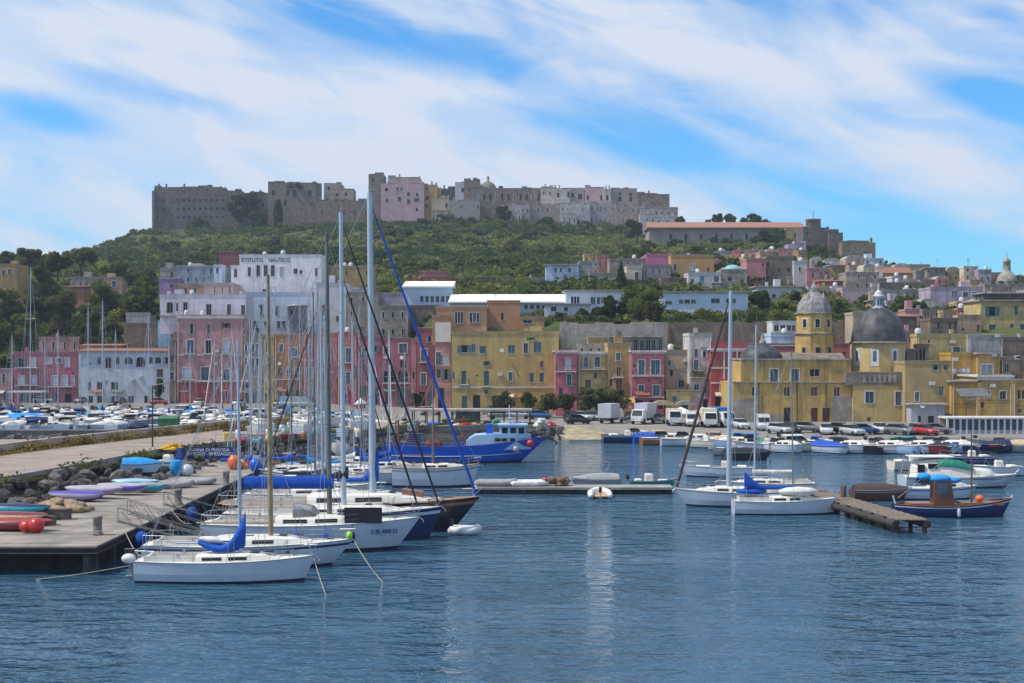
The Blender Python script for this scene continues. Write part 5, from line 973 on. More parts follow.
for i, (px, yt, yb, w, Y, lb) in enumerate([(548, 391, 411, 16, 231, 'low quay tree in front of the mustard house'), (566, 393, 411, 14, 230, 'low quay tree in front of the narrow bright pink house'), (586, 388, 411, 18, 229, 'bushy quay tree in front of the small yellow house'),
        (600, 388, 411, 14, 229, 'quay tree at the right of the small yellow house'), (618, 386, 411, 22, 229, 'green quay tree in front of the worn ochre house'), (505, 391, 411, 18, 236, 'quay tree under the second balcony of the mustard house'),
        (528, 393, 411, 14, 235, 'small quay tree under the shuttered windows of the mustard house'), (416, 392, 406, 10, 262, 'small quay tree before the slim rose house')]):
    tree(lb, px, yt - 1, yb, Y, w * 1.5, 'olive' if i % 3 else 'mid', seed=50 + i, group=G2, z=1.6, n=1500, ls=.42)
tree('big round green tree between the two white school wings', 640, 283, 325, 284, 47, 'mid', seed=60, n=7000)
for i, (px, yt, yb, w, lf, kd, lb) in enumerate([(610, 296, 324, 12, 'dark', 'column', 'slim dark cypress left of the big round tree'), (600, 306, 324, 22, 'dark', 'round', 'dark bush tree before the white school wing'), (622, 300, 324, 16, 'dark', 'round', 'dark tree touching the left of the big round tree'),
        (582, 309, 324, 22, 'olive', 'round', 'low tree at the left end of the school terrace'), (560, 312, 328, 14, 'olive', 'round', 'small tree right of the orange villa'), (652, 302, 324, 22, 'olive', 'round', 'greyish low tree under the right side of the big round tree')]):
    tree(lb, px, yt, yb, 276, w, lf, kd, seed=70 + i, group='trees of the school terrace')
tree('dark layered fir in the middle of the slope', 621, 262, 291, 338, 15, 'dark', 'cone', seed=80, n=2600)
for i, (px, yt, yb, w, lf, lb, Y) in enumerate([(762, 291, 313, 26, 'dark', 'dark round tree right of the long blue-white school wing', 300), (786, 300, 322, 30, 'light', 'bright green tree left of the church tower cap', 280), (774, 307, 322, 22, 'mid', 'green bush tree above the roof gallery', 278),
        (838, 300, 326, 22, 'mid', 'green tree behind the right side of the church tower', 280), (846, 308, 330, 16, 'dark', 'dark tree between church tower and dome', 275), (905, 296, 314, 26, 'mid', 'palm-like tree above the terracotta roof by the dome lantern', 290),
        (922, 302, 316, 20, 'dark', 'dark leafy tree right of the palm-like tree', 290), (960, 306, 318, 26, 'mid', 'dark green garden tree below the lilac house', 285), (893, 302, 314, 14, 'mid', 'small garden tree next to the dome lantern', 288), (795, 290, 308, 16, 'mid', 'green tree before the low white villa', 300)]):
    tree(lb, px, yt, yb, Y, w, lf, seed=90 + i, group='garden trees on the right slope')
G3 = 'trees of the hilltop'
for i, (px, yt, yb, w, Y, lb, kd) in enumerate([(719, 213, 228, 16, 640, 'dark tree on the skyline left of the barracks roof centre', 'round'), (731, 214, 228, 16, 640, 'second dark tree on the barracks skyline', 'round'), (755, 213.5, 228, 18, 640, 'dark tree on the skyline at the middle of the barracks roof', 'round'),
        (744, 218, 228, 12, 645, 'low tree between the two skyline groups above the barracks', 'round'), (766, 219, 228, 12, 645, 'low skyline bush tree right above the barracks roof', 'round'), (680, 216, 228, 14, 650, 'small tree at the left end of the barracks roof', 'round'),
        (768, 230, 252, 40, 590, 'wide dark tree in front of the barracks', 'round'), (637, 220, 242, 22, 600, 'dark tree left of the long barracks', 'round'), (503, 205, 224, 20, 706, 'rounded dark tree below the abbey', 'round'),
        (196, 218, 240, 34, 740, 'dark tree in front of the prison block', 'round'), (240, 191, 232, 26, 744, 'big ivy-dark tree at the right end of the prison block', 'round'), (258, 212, 236, 26, 738, 'dark tree at the foot of the vegetated bastion', 'round'),
        (252, 190, 215, 16, 746, 'ivy-like tree on top of the vegetated bastion', 'round'), (278, 200, 234, 9, 736, 'slim dark tree against the high stone ruin', 'column'), (295, 183, 192, 20, 745, 'bush growing on the top of the high stone ruin', 'round'), (708, 217.5, 227, 8, 648, 'tiny skyline tree left of the dark tree pair', 'round')]):
    tree(lb, px, yt, yb, Y, w, 'dark', kd, seed=110 + i, group=G3)
# climbing scrub of the hillside: one mass nobody could count
def scrub():
    g = np.random.default_rng(5); P = {'dark': [], 'mid': [], 'light': [], 'olive': []}
    def clump(px, Y, r, key, dens=1.0):
        X = PX(px, Y); z = ground(X, Y); k = int(75 * dens)
        d = g.normal(size=(k, 3)); d /= np.linalg.norm(d, axis=1)[:, None]; d[:, 2] = np.abs(d[:, 2]) * .9 - .1
        P[key].append(np.array([X, Y, z]) + d * g.uniform(.6, 1.05, k)[:, None] * np.array([r, r, r * g.uniform(.55, .9)]))
    for _ in range(6500):
        px = g.uniform(-60, 1080); Y = g.uniform(330, 735) if px < 690 else g.uniform(330, 600)
        if px > 700: Y = g.uniform(400 if g.random() < .8 else 300, 600 if px < 800 else 525)
        z = gz(px, Y); 
        if z < 4: continue
        py = HY - (z - HC) * F / Y
        if Y > 738 and 140 < px < 420: continue
        v = math.sin(px * .021 + Y * .013) + math.sin(px * .05 - Y * .03) * .6 + g.normal() * .5
        key = 'dark' if v < -.6 else 'mid' if v < .2 else 'light' if v < 1.1 else 'olive'
        u_ = g.random()
        if py < 237: key = 'dark' if u_ < .45 else 'mid' if u_ < .75 else 'olive'
        elif py < 251 and px > 130: key = 'light' if u_ < .55 else key
        elif py < 273 and px < 560: key = 'dark' if u_ < .42 else 'olive' if u_ < .6 else key
        r = g.uniform(1.5, 3.4) * g.choice([1, 1, 1.5]) * (1.15 if key == 'dark' else .95)
        clump(px, Y, r, key, 1.0 if r < 3 else 1.5)
    for _ in range(170):                      # larger bushy crowns standing out of the scrub
        px = g.uniform(-40, 850); Y = g.uniform(360, 720 if px < 640 else 590); z = gz(px, Y); py = HY - (z - HC) * F / Y
        if py < 222 or Y > 700 and px < 420: continue
        key = g.choice(['dark', 'dark', 'mid', 'olive']); R_ = g.uniform(2.6, 4.6)
        for k in range(5): clump(px + g.normal() * R_ * .45 * F / Y, Y + g.normal() * 2, R_ * g.uniform(.45, .8), key, 1.3)
        P[key][-1][:, 2] += R_ * .5; P[key][-2][:, 2] += R_ * .8
    for _ in range(1700):                      # lower slope between the houses
        px = g.uniform(-40, 1080); Y = g.uniform(262, 345)
        if px < 400: Y = g.uniform(325, 345)
        if gz(px, Y) < 6 or (px > 740 and g.random() < .75): continue
        clump(px, Y, g.uniform(.7, 1.8), g.choice(['dark', 'mid', 'mid', 'light', 'olive']), .7)
    for i, (k, p) in enumerate(P.items()):
        o = bpy.data.objects.new('hillside_scrub', leafmesh('hillside_scrub', np.concatenate(p), 1.25, LEAF[k], i, .5)); COL.objects.link(o); o['kind'] = 'stuff'
        tag(o, {'dark': 'dark green scrub covering the steep hillside', 'mid': 'mid green scrub covering the hillside terraces', 'light': 'light yellow-green scrub along the terraces of the hill', 'olive': 'grey-green scrub between the houses and the fortress'}[k], 'scrub')
    # hedges
    def hedge(label, x0, x1, yt, yb, Y, key):
        X0, X1 = PX(x0, Y), PX(x1, Y); n = int((X1 - X0) * (PZ(yt, Y) - PZ(yb, Y)) * 28); zb, zt = PZ(yb, Y), PZ(yt, Y)
        xs = g.uniform(X0, X1, n); top = zt + .35 * np.sin(xs * .9) + .2 * np.sin(xs * 2.7)
        p = np.stack([xs, Y + g.uniform(-.7, .7, n), zb + (top - zb) * g.uniform(0, 1, n) ** .8], 1)
        o = bpy.data.objects.new('hedge', leafmesh('hedge', p, .5, LEAF[key], 3, .3)); COL.objects.link(o); tag(o, label, 'hedge')
    hedge('long bright green hedge below the right white school wing', 668, 775, 311, 322, 270, 'mid')
    hedge('green hedge on the brown wall behind the church tower cap', 768, 800, 311, 323, 266, 'light')
    hedge('ivy hanging over the wall right of the church tower', 829, 853, 312, 330, 262, 'mid')
    hedge('dark hedge under the lilac house', 931, 981, 308, 318, 282, 'mid')
    hedge('low hedge on top of the tall beige wall', 567, 615, 317, 323, 260, 'dark')
    hedge('trailing plants along the weathered white house balcony', 692, 704, 371, 377.5, 232.6, 'olive')
scrub()
# ================================================================== boats
PNT = {k: mat('boat_' + k, c, .28, .05, 1.2, spec=.5) for k, c in dict(white=(.48, .54, .62), cream=(.62, .58, .48), navy=(.012, .022, .10), blue=(.008, .10, .55), black=(.015, .015, .022), teal=(.03, .25, .27), green=(.02, .18, .12), grey=(.28, .29, .31),  # white: shade on the hull sides is put into the colour as blue-grey
       red=(.50, .03, .03), wood=(.26, .11, .05), lightblue=(.30, .50, .70), maroon=(.18, .03, .04), orange=(.75, .14, .02), yellow=(.72, .50, .05), darkwood=(.12, .045, .03)).items()}
DECK = mat('deck_gelcoat', (.68, .66, .60), .5, .08, 2); TEAK = mat('teak_deck', (.30, .20, .12), .8, .2, 4, bump=.2)
ALU = mat('mast_alloy', (.42, .50, .58), .35, .06, 1, metal=.25); DMAST = mat('mast_dark', (.12, .14, .13), .5, .15, 1); TMAST = mat('mast_wood', (.30, .24, .13), .55, .25, 1.5); BMAST = mat('mast_brown', (.16, .08, .05), .6, .2, 2)
STEEL = mat('stainless', (.45, .46, .48), .3, .05, 2, metal=.8); ROPE = mat('rope', (.35, .32, .26), .95, .2, 5); RUB = mat('rubber', (.02, .02, .022), .8, .2, 3)
CV = {k: mat('canvas_' + k, c, .85, .15, 2.2, bump=.35) for k, c in dict(blue=(.006, .075, .42), navy=(.010, .02, .075), sky=(.02, .28, .66), green=(.02, .24, .16), white=(.66, .66, .64), grey=(.30, .30, .31), rust=(.07, .045, .04), black=(.02, .02, .03), tan=(.48, .36, .22), red=(.48, .03, .03), teal=(.02, .28, .34)).items()}
ANTI = mat('antifouling', (.02, .03, .06), .8, .2, 2)
def hullfn(L, B, fb, rake=.9, stern=.72, vb=.75, sheer=.22, tr=0.0, maxt=.42):
    def b(t): return B / 2 * ((stern + (1 - stern) * math.sin(PI / 2 * min(t / maxt, 1))) if t < maxt else max(.0, math.cos((t - maxt) / (1 - maxt) * PI / 2)) ** vb)
    def zs(t): return fb * (1 + sheer * ((t - .35) / .65) ** 2 * (1 if t > .35 else .6))
    def x(t, f): return -L / 2 + L * t - rake * (1 - f) * t ** 3 + tr * (1 - f) * (1 - t) ** 4
    return b, zs, x
def hull(L, B, fb, top, stripe=None, n=16, deck=None, name='hull', parent=None, coam=0, **kw):
    b, zs, x = hullfn(L, B, fb, **kw)
    lev = [(1.0, 1.0), (.90, .995), (.80, .985), (.45, .95), (.12, .86), (.0, .80), (-.3, .45), (-.42, .02)]
    mb = MB()
    bands = [top, stripe or top, top, top, ANTI, ANTI, ANTI]
    for s in (1, -1):
        for k in range(len(lev) - 1):
            (f0, w0), (f1, w1) = lev[k], lev[k + 1]; mb.use(bands[k]); r0 = []; r1 = []
            for i in range(n + 1):
                t = i / n
                for (f, w, r) in ((f0, w0, r0), (f1, w1, r1)):
                    z = zs(t) * f if f > 0 else f * min(1, fb); r.append((x(t, max(f, 0)), s * max(b(t) * w, .012), z))
            vs = r0 + r1; m_ = n + 1
            mb.add(vs, [((i, i + 1, m_ + i + 1, m_ + i) if s > 0 else (i + 1, i, m_ + i, m_ + i + 1)) for i in range(n)], True)
    mb.use(top)                                     # transom
    tp = [(x(0, max(f, 0)), b(0) * w, (zs(0) * f if f > 0 else f * min(1, fb))) for f, w in lev]; tp += [(p[0], -p[1], p[2]) for p in tp[::-1]]
    mb.add(tp, [tuple(range(len(tp)))])
    h = mb.build(name, None, parent)
    d = MB(); d.use(deck or DECK); rr = []
    dz = -coam
    for i in range(n + 1):
        t = i / n; bb = b(t) * (.985 if not coam else .9); z = zs(t) - .02 + dz; rr.append([(x(t, 1), -bb, z), (x(t, 1), -bb * .5, z + .05), (x(t, 1), 0, z + .07), (x(t, 1), bb * .5, z + .05), (x(t, 1), bb, z)])
    d.loft(rr, closed=False, caps=False); 
    g = MB()
    for s in (1, -1): g.path([(x(i / n, 1), s * b(i / n), zs(i / n) + .02) for i in range(n + 1)], .035, 4)
    dk = d.build('deck', None, parent); g.build('rubbing_strake', PNT['wood'] if deck is TEAK else PNT['grey'], h)
    return b, zs, x, h
def cabin(root, b, zs, x, t0, t1, h, wf=.62, win=True, m=DECK, n=8, name='cabin'):
    mb = MB(); rings = []
    for i in range(n + 1):
        u = i / n; t = t0 + (t1 - t0) * u; w = min(b(t) * wf, b(t0) * wf * 1.05); k = 1 if u < .5 else 1 - ((u - .5) / .5) ** 2 * .75
        if i == 0: k = .9
        z0 = zs(t) - .02; hh = h * k
        rings.append([(x(t, 1), -w, z0), (x(t, 1), -w * .93, z0 + hh * .75), (x(t, 1), -w * .75, z0 + hh), (x(t, 1), w * .75, z0 + hh), (x(t, 1), w * .93, z0 + hh * .75), (x(t, 1), w, z0)])
    mb.loft(rings, closed=False, caps=True); c = mb.build(name, m, root)
    if win:
        for s in (-1, 1):
            wb = MB()
            for u0, u1 in ((.08, .32), (.40, .62)):
                P = []
                for u in (u0, u1):
                    t = t0 + (t1 - t0) * u; w = min(b(t) * wf, b(t0) * wf * 1.05); k = 1 if u < .5 else 1 - ((u - .5) / .5) ** 2 * .75
                    for f in (.25, .68): P.append((x(t, 1), s * (w * (1 - .07 * f / .75) + .012), zs(t) - .02 + h * k * f))
                wb.add([P[0], P[2], P[3], P[1]] if s < 0 else [P[0], P[1], P[3], P[2]], [(0, 1, 2, 3)])
            wb.build('cabin_window', GL, c)
    return c
def rails(root, b, zs, x, n=9, h=.6, mid=True, pulpit=True):
    r = MB()
    for s in (-1, 1):
        pts = []
        for i in range(n + 1):
            t = .02 + .95 * i / n; p = (x(t, 1), s * b(t) * .95, zs(t)); q = (p[0], p[1], p[2] + h); r.tube(p, q, .014, n=4); pts.append(q)
        r.path(pts, .009, 3)
        if mid: r.path([(p[0], p[1], p[2] - h * .5) for p in pts], .008, 3)
    r.build('lifeline', STEEL, root)
    if pulpit:
        p = MB(); t = .93
        p.path([(x(t, 1), -b(t) * .95, zs(t) + h), (x(1, 1) + .12, -.12, zs(1) + h), (x(1, 1) + .12, .12, zs(1) + h), (x(t, 1), b(t) * .95, zs(t) + h)], .02, 5); p.tube((x(1, 1) + .1, .1, zs(1) + h), (x(.97, 1), .05, zs(1)), .018); p.tube((x(1, 1) + .1, -.1, zs(1) + h), (x(.97, 1), -.05, zs(1)), .018)
        p.build('pulpit', STEEL, root)
        p = MB(); p.path([(x(.12, 1), -b(.12), zs(0) + h), (x(0, 1) + .05, -b(0) * .9, zs(0) + h), (x(0, 1) + .05, b(0) * .9, zs(0) + h), (x(.12, 1), b(.12), zs(0) + h)], .02, 5)
        for yy in (-.9, -.3, .3, .9): p.tube((x(0, 1) + .05, b(0) * yy, zs(0)), (x(0, 1) + .05, b(0) * yy, zs(0) + h), .016)
        p.build('pushpit', STEEL, root)
def sail_cover(root, xm, xe, z, cv, tall, low=.32, w=.2, sag=0.0, name='sail_cover'):
    mb = MB(); rings = []; n = 10
    for i in range(n + 1):
        u = i / n; xx = xm + (xe - xm) * u; hh = low + (tall - low) * max(0, 1 - u / .42) ** 1.6; zz = z - sag * math.sin(PI * u); ww = w * (1 - .35 * u)
        rings.append([(xx, ww * math.cos(a) * (1 if math.sin(a) < .3 else .55), zz + (hh * .5) * math.sin(a) + hh * .5 - .2) for a in [2 * PI * k / 10 for k in range(10)]])
    mb.loft(rings); return mb.build(name, CV[cv], root)
def outboard(root, xx, yy, z, m=None, s=1.0):
    o = MB(); o.use(m or PNT['black'])
    o.loft([[(xx + a * s, yy + c * s, z + zz * s) for a, c in ((-.22, -.14), (.14, -.14), (.14, .14), (-.22, .14))] for zz in (.0, .12, .38, .5)], smooth=True)
    o.use(PNT['grey']); o.box(xx - .06 * s, xx + .06 * s, yy - .04 * s, yy + .04 * s, z - .7 * s, z); o.box(xx - .18 * s, xx + .08 * s, yy - .12 * s, yy + .12 * s, z - .5 * s, z - .47 * s)
    o.lathe([(.02, z - .72 * s), (.12 * s, z - .7 * s), (.02, z - .66 * s)], 6, (xx - .1 * s, yy)); return o.build('outboard_motor', None, root)
def fender(root, xx, yy, z, c='navy', r=.13, l=.6):
    mb = MB(); mb.lathe([(.02, z - l / 2), (r * .8, z - l / 2 + .05), (r, z - l / 2 + .15), (r, z + l / 2 - .15), (r * .8, z + l / 2 - .05), (.02, z + l / 2)], 10, (xx, yy)); mb.tube((xx, yy, z + l / 2), (xx, yy, z + l / 2 + .5), .012, n=3); return mb.build('fender', CV[c] if c != 'white' else PNT['white'], root)
def sailboat(label, X, Y, L, rz=0, B=None, fb=1.05, col='white', stripe=None, mx=.56, mh=13, mr=.09, mm=ALU, jib=None, jr=.07, cover='blue', tall=1.1, boomf=.36, boomz=1.15, cabh=.5, deck=None, group=None, z=0, spread=2, rake=.9, cov_low=.32, mast2=0, details=True, jt=.95, second=False, sag=0.0, ob=False):
    B = B or L * .29; root = empty('sailboat', (X, Y, z), label, 'sailboat', group, rz)
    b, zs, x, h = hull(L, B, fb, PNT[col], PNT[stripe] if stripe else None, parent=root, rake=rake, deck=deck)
    if cabh: cb = cabin(root, b, zs, x, .34, .80, cabh)
    # cockpit coamings and well
    c = MB(); t0, t1 = .05, .33; w = b(.2) * .62; c.box(x(t0, 1), x(t1, 1), -w, -w + .12, zs(.2), zs(.2) + .32); c.box(x(t0, 1), x(t1, 1), w - .12, w, zs(.2), zs(.2) + .32); c.box(x(t0, 1), x(t0, 1) + .12, -w + .12, w - .12, zs(.2), zs(.2) + .25)
    cp = c.build('cockpit', DECK, root); f = MB(); f.box(x(t0, 1) + .14, x(t1, 1) - .05, -w + .14, w - .14, zs(.2) + .06, zs(.2) + .08); f.build('cockpit_floor', TEAK, cp)
    xm = x(mx, 1); zm = zs(mx); mk = MB(); mk.tube((xm, 0, zm), (xm - .01 * mh, 0, mh), mr, mr * .68, 8); mt = mk.build('mast', mm, root)
    mk = MB(); tb = zm + boomz; xe = xm - L * boomf
    for k in range(spread):
        zz = zm + (mh - zm) * (k + 1.05) / (spread + 1.1); sw = B * .36 * (1 - .2 * k)
        mk.tube((xm - .01 * zz, 0, zz), (xm - .15, -sw, zz + .08), .028, n=4); mk.tube((xm - .01 * zz, 0, zz), (xm - .15, sw, zz + .08), .028, n=4)
    mk.tube((xm - .2, 0, mh), (xm - .2, 0, mh + .7), .012, n=3); mk.tube((xm - .35, 0, mh + .25), (xm + .15, 0, mh + .25), .012, n=3)
    if spread: mk.build('spreader', mm, mt)
    r = MB(); wr = .012 + .00006 * Y
    for s in (-1, 1):
        sp = zm + (mh - zm) * (spread + .05) / (spread + 1.1)
        r.tube((xm - .1, s * b(mx) * .93, zm), (xm - .15, s * B * .32, sp), wr, n=3, cap=False); r.tube((xm - .15, s * B * .32, sp), (xm - .01 * mh, 0, mh - .1), wr, n=3, cap=False)
        r.tube((xm - .5, s * b(mx) * .9, zm), (xm - .05, 0, sp), wr, n=3, cap=False)
    xb = x(.985, 1); r.tube((x(.01, 1), 0, zs(0)), (xm - .01 * mh, 0, mh), wr, n=3, cap=False)
    if not jib: r.tube((xb, 0, zs(1)), (xm, 0, mh * jt), wr, n=3, cap=False)
    r.build('rigging', STEEL, root)
    if jib:
        for k in range(2 if second else 1):
            p0 = Vector((xb - k * L * .10, 0, zs(.98) + .15)); p1 = Vector((xm, 0, mh * (jt - .16 * k))); j = MB(); nn = 10
            for i in range(nn):
                u0, u1 = i / nn, (i + 1) / nn; rr = lambda u: jr * (1 - .55 * abs(u - .3)) * (1 if u < .93 else .5)
                j.tube(p0.lerp(p1, u0), p0.lerp(p1, u1), rr(u0), rr(u1), 6, cap=False)
            j.build('furled_jib', CV[jib], root)
    bo = MB(); bo.tube((xm - mr, 0, tb), (xe, 0, tb), .06, .05, 6); bm = bo.build('boom', mm, mt)
    if cover: sail_cover(root, xm + mr * 1.5, xe, tb, cover, tall, cov_low, sag=sag)
    if details:
        rails(root, b, zs, x)
        w_ = MB(); w_.path([(x(.12, 1) + .0, .42 * math.cos(a), zs(0) + .75 + .42 * math.sin(a)) for a in [2 * PI * k / 10 for k in range(11)]], .02, 4); w_.build('steering_wheel', STEEL, root)
        a = MB(); a.path([(x(.99, 1), 0, zs(1) + .02), (x(1, 1) + .2, 0, zs(1) - .15)], .04); a.path([(x(1, 1) + .2, -.2, zs(1) - .22), (x(1, 1) + .22, 0, zs(1) - .35), (x(1, 1) + .2, .2, zs(1) - .22)], .03); a.build('anchor', STEEL, root)
        hh = MB()
        for tt in (.50, .66, .74): hh.box(x(tt, 1) - .22, x(tt, 1) + .22, -.22, .22, zs(tt) + cabh * .9, zs(tt) + cabh * .9 + .05)
        if cabh: hh.build('hatch', GL, cb)
        wn = MB()
        for s in (-1, 1): wn.lathe([(.09, zs(.2) + .32), (.07, zs(.2) + .4), (.09, zs(.2) + .46)], 8, (x(.24, 1), s * w * .95))
        wn.build('winch', STEEL, cp)
    if ob: outboard(root, x(0, 1) - .25, -.4, zs(0), s=1.2)
    root['_g'] = 0; del root['_g']
    return root, b, zs, x
def motorboat(label, X, Y, L, rz, kind='cabin', col='white', stripe=None, top='white', group=None, z=0, name='motorboat', B=None, ob=True):
    B = B or L * .36; root = empty(name, (X, Y, z), label, 'motorboat' if name == 'motorboat' else name.replace('_', ' '), group, rz)
    fb = .62 + L * .045
    b, zs, x, h = hull(L, B, fb, PNT[col], PNT[stripe] if stripe else None, n=12, parent=root, rake=.7, stern=.88, vb=.6, coam=.12 if kind in ('open', 'covered') else 0)
    if kind in ('cabin', 'fly'):
        c = cabin(root, b, zs, x, .42, .88, .55 if kind == 'cabin' else .4, .74)
        g = MB(); w = b(.4) * .68; z0 = zs(.4) + .3; rk = .55
        for s in (-1, 1): g.add([(x(.28, 1), s * w, z0), (x(.50, 1), s * w, z0), (x(.43, 1), s * w * .9, z0 + rk), (x(.30, 1), s * w * .9, z0 + rk)], [(0, 1, 2, 3)])
        g.add([(x(.50, 1), -w, z0), (x(.50, 1), w, z0), (x(.43, 1), w * .9, z0 + rk), (x(.43, 1), -w * .9, z0 + rk)], [(0, 1, 2, 3)]); g.build('windscreen', GL, root)
        if kind == 'fly' or top != 'white':
            t = MB(); t.loft([[(x(.22, 1), -w * .95, z0 + rk + .02), (x(.22, 1), w * .95, z0 + rk + .02), (x(.22, 1), w * .9, z0 + rk + .12), (x(.22, 1), -w * .9, z0 + rk + .12)], [(x(.44, 1), -w * .9, z0 + rk + .02), (x(.44, 1), w * .9, z0 + rk + .02), (x(.44, 1), w * .8, z0 + rk + .14), (x(.44, 1), -w * .8, z0 + rk + .14)]]); t.build('hardtop', CV[top] if top in CV else DECK, root)
    elif kind == 'open':
        c = MB(); w = .38; c.loft([[(x(.40, 1) + a, q_, zs(.4) - .1 + zz) for a, q_ in ((-.35 * k, -w * k), (.35 * k, -w * k), (.35 * k, w * k), (-.35 * k, w * k))] for zz, k in ((0, 1), (.6, 1), (.75, .8))], smooth=False); c.build('console', DECK, root)
        g = MB(); g.add([(x(.40, 1) + .2, -.3, zs(.4) + .65), (x(.40, 1) + .2, .3, zs(.4) + .65), (x(.40, 1), .26, zs(.4) + 1.05), (x(.40, 1), -.26, zs(.4) + 1.05)], [(0, 1, 2, 3)]); g.build('windscreen', GL, root)
        s_ = MB(); s_.box(x(.12, 1), x(.24, 1), -b(.2) * .8, b(.2) * .8, zs(.2) - .1, zs(.2) + .15); s_.box(x(.6, 1), x(.78, 1), -b(.7) * .6, b(.7) * .6, zs(.7) - .12, zs(.7) + .06); s_.build('seat', CV['white'], root)
    elif kind == 'covered':
        mb = MB(); rings = []
        for i in range(9):
            t = .03 + .9 * i / 8; hh = .5 * math.sin(PI * (.25 + .75 * i / 8)) + .1; bb = b(t) * 1.03
            rings.append([(x(t, 1), -bb, zs(t) - .08), (x(t, 1), -bb * .98, zs(t) + .05), (x(t, 1), -bb * .4, zs(t) + hh * .8), (x(t, 1), 0, zs(t) + hh), (x(t, 1), bb * .4, zs(t) + hh * .8), (x(t, 1), bb * .98, zs(t) + .05), (x(t, 1), bb, zs(t) - .08)])
        mb.loft(rings, closed=False, caps=True); mb.build('boat_cover', CV[top], root)
    if ob: outboard(root, x(0, 1) - .12, 0, zs(0) + .1, s=1.1 if L > 5 else .8)
    if L > 5.2 and kind != 'covered': rails(root, b, zs, x, 5, .45, False, False)
    return root
def copy_boat(src, X, Y, rz, label=None, group=None, sc=1.0):
    c = copy_tree(src); c.location = (X, Y, src.location.z); c.rotation_euler = (0, 0, rz); c.scale = (sc, sc, sc)
    if label: c['label'] = label
    if group: c['group'] = group
    return c

# ---- the yachts along the pier (bows to the right), nearest first
GY = 'yachts moored stern-to along the pier'
XL = lambda px, Y: PX(px, Y)
def span(p0, p1, Y): return (PX(p0, Y) + PX(p1, Y)) / 2, PX(p1, Y) - PX(p0, Y)
cx, L_ = span(138, 315, 77.6)
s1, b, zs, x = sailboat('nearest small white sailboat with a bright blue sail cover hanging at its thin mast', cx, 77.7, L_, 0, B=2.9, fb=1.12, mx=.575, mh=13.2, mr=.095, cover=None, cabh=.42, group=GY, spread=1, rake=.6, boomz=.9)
m = MB(); rings = []      # the loosely hanging blue cover: deep at the mast and a hammock towards the stern
xm = x(.575, 1)
for i in range(13):
    u = i / 12; xx = xm + .28 - 2.55 * u; zt = 2.05 + (1.75 * max(0, 1 - u / .42) ** 1.7) + .02 * math.sin(9 * u); zb = 1.98 - .42 * math.sin(PI * min(1, u * 1.02)) ** .8 - .1 * (1 - u); w = .22 + .32 * math.sin(PI * u)
    if u > .45: zt = 1.95 + .5 * (u - .45)
    rings.append([(xx, w * math.cos(a), (zt + zb) / 2 + (zt - zb) / 2 * math.sin(a)) for a in [2 * PI * k / 12 for k in range(12)]])
m.loft(rings); m.build('sail_cover', CV['blue'], s1)
m = MB(); rings = [[(xm - .9 - 1.3 * u, .3 * math.cos(a) * math.sin(PI * (.15 + .7 * u)), 2.15 + .20 * math.sin(a) * math.sin(PI * (.15 + .7 * u)) + .15 * u) for a in [2 * PI * k / 8 for k in range(8)]] for u in (0, .25, .5, .75, 1)]; m.loft(rings); m.build('folded_sail', CV['white'], s1)
outboard(s1, x(0, 1) - .5, .3, .95, s=1.5)
m = MB(); m.ball((x(0, 1) - .45, -.3, 1.25), .34, 12, 1.2, 1, .8); m.build('life_buoy', CV['white'], s1)
cx, L_ = span(146, 353, 83)
s2, b, zs, x = sailboat('white sailboat with a dark blue stripe and thick yellowish wooden mast, second from the front', cx, 83.2, L_, 0, B=3.4, fb=1.25, stripe='navy', mx=.60, mh=17.0, mr=.15, mm=TMAST, cover=None, cabh=.5, group=GY, rake=1.3, boomz=1.2)
fender(s2, x(.7, 1), -b(.7) - .05, .75, 'navy'); m = MB(); m.ball((x(.98, 1), 0, zs(1) + .22), .2, 10, 1, 1, 1.3); m.build('anchor_buoy', mat('lime_buoy', (.35, .7, .05), .5, .1, 3), s2)
cx, L_ = span(205, 420, 90)
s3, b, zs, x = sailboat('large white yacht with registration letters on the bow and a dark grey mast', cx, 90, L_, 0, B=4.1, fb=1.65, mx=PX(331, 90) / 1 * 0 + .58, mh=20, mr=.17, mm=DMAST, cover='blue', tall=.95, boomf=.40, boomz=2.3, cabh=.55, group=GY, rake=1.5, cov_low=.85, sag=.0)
PN = mat('number_blue', (.01, .05, .22), .5, .05, 2)
tt = .80; text('2 IE 498 D', .27, (x(tt, 1) + .55, -b(.83) * .99 - .0, zs(tt) * .62), PN, s3, name='registration_number', rz=math.atan2(b(.78) - b(.88), x(.88, 1) - x(.78, 1)), width=1.7, depth=.04)
for t in (.45, .58, .70): fender(s3, x(t, 1), -b(t) - .06, .95, 'blue' if t != .7 else 'navy', .15, .7)
m = MB(); w = b(.72) * .8; m.box(x(.66, 1), x(.84, 1) - .1, -w - .2, -w - .14, zs(.75) + .02, zs(.75) + 1.0); m.build('spray_dodger', CV['black'], s3)
m = MB(); m.loft([[(x(.42, 1), -1.1, 2.15), (x(.42, 1), 1.1, 2.15), (x(.42, 1), 1.0, 2.9), (x(.42, 1), -1.0, 2.9)], [(x(.53, 1), -1.0, 2.15), (x(.53, 1), 1.0, 2.15), (x(.50, 1), .8, 2.7), (x(.50, 1), -.8, 2.7)]]); m.build('spray_hood', CV['grey'], s3)
m = MB(); m.box(x(.62, 1), x(.66, 1) + .3, -.5, .5, zs(.6) + .5, zs(.6) + .56); sp_ = m.build('solar_panel', mat('solar_cells', (.02, .03, .10), .2, .2, 3), s3)
cx, L_ = span(225, 442, 94.6)
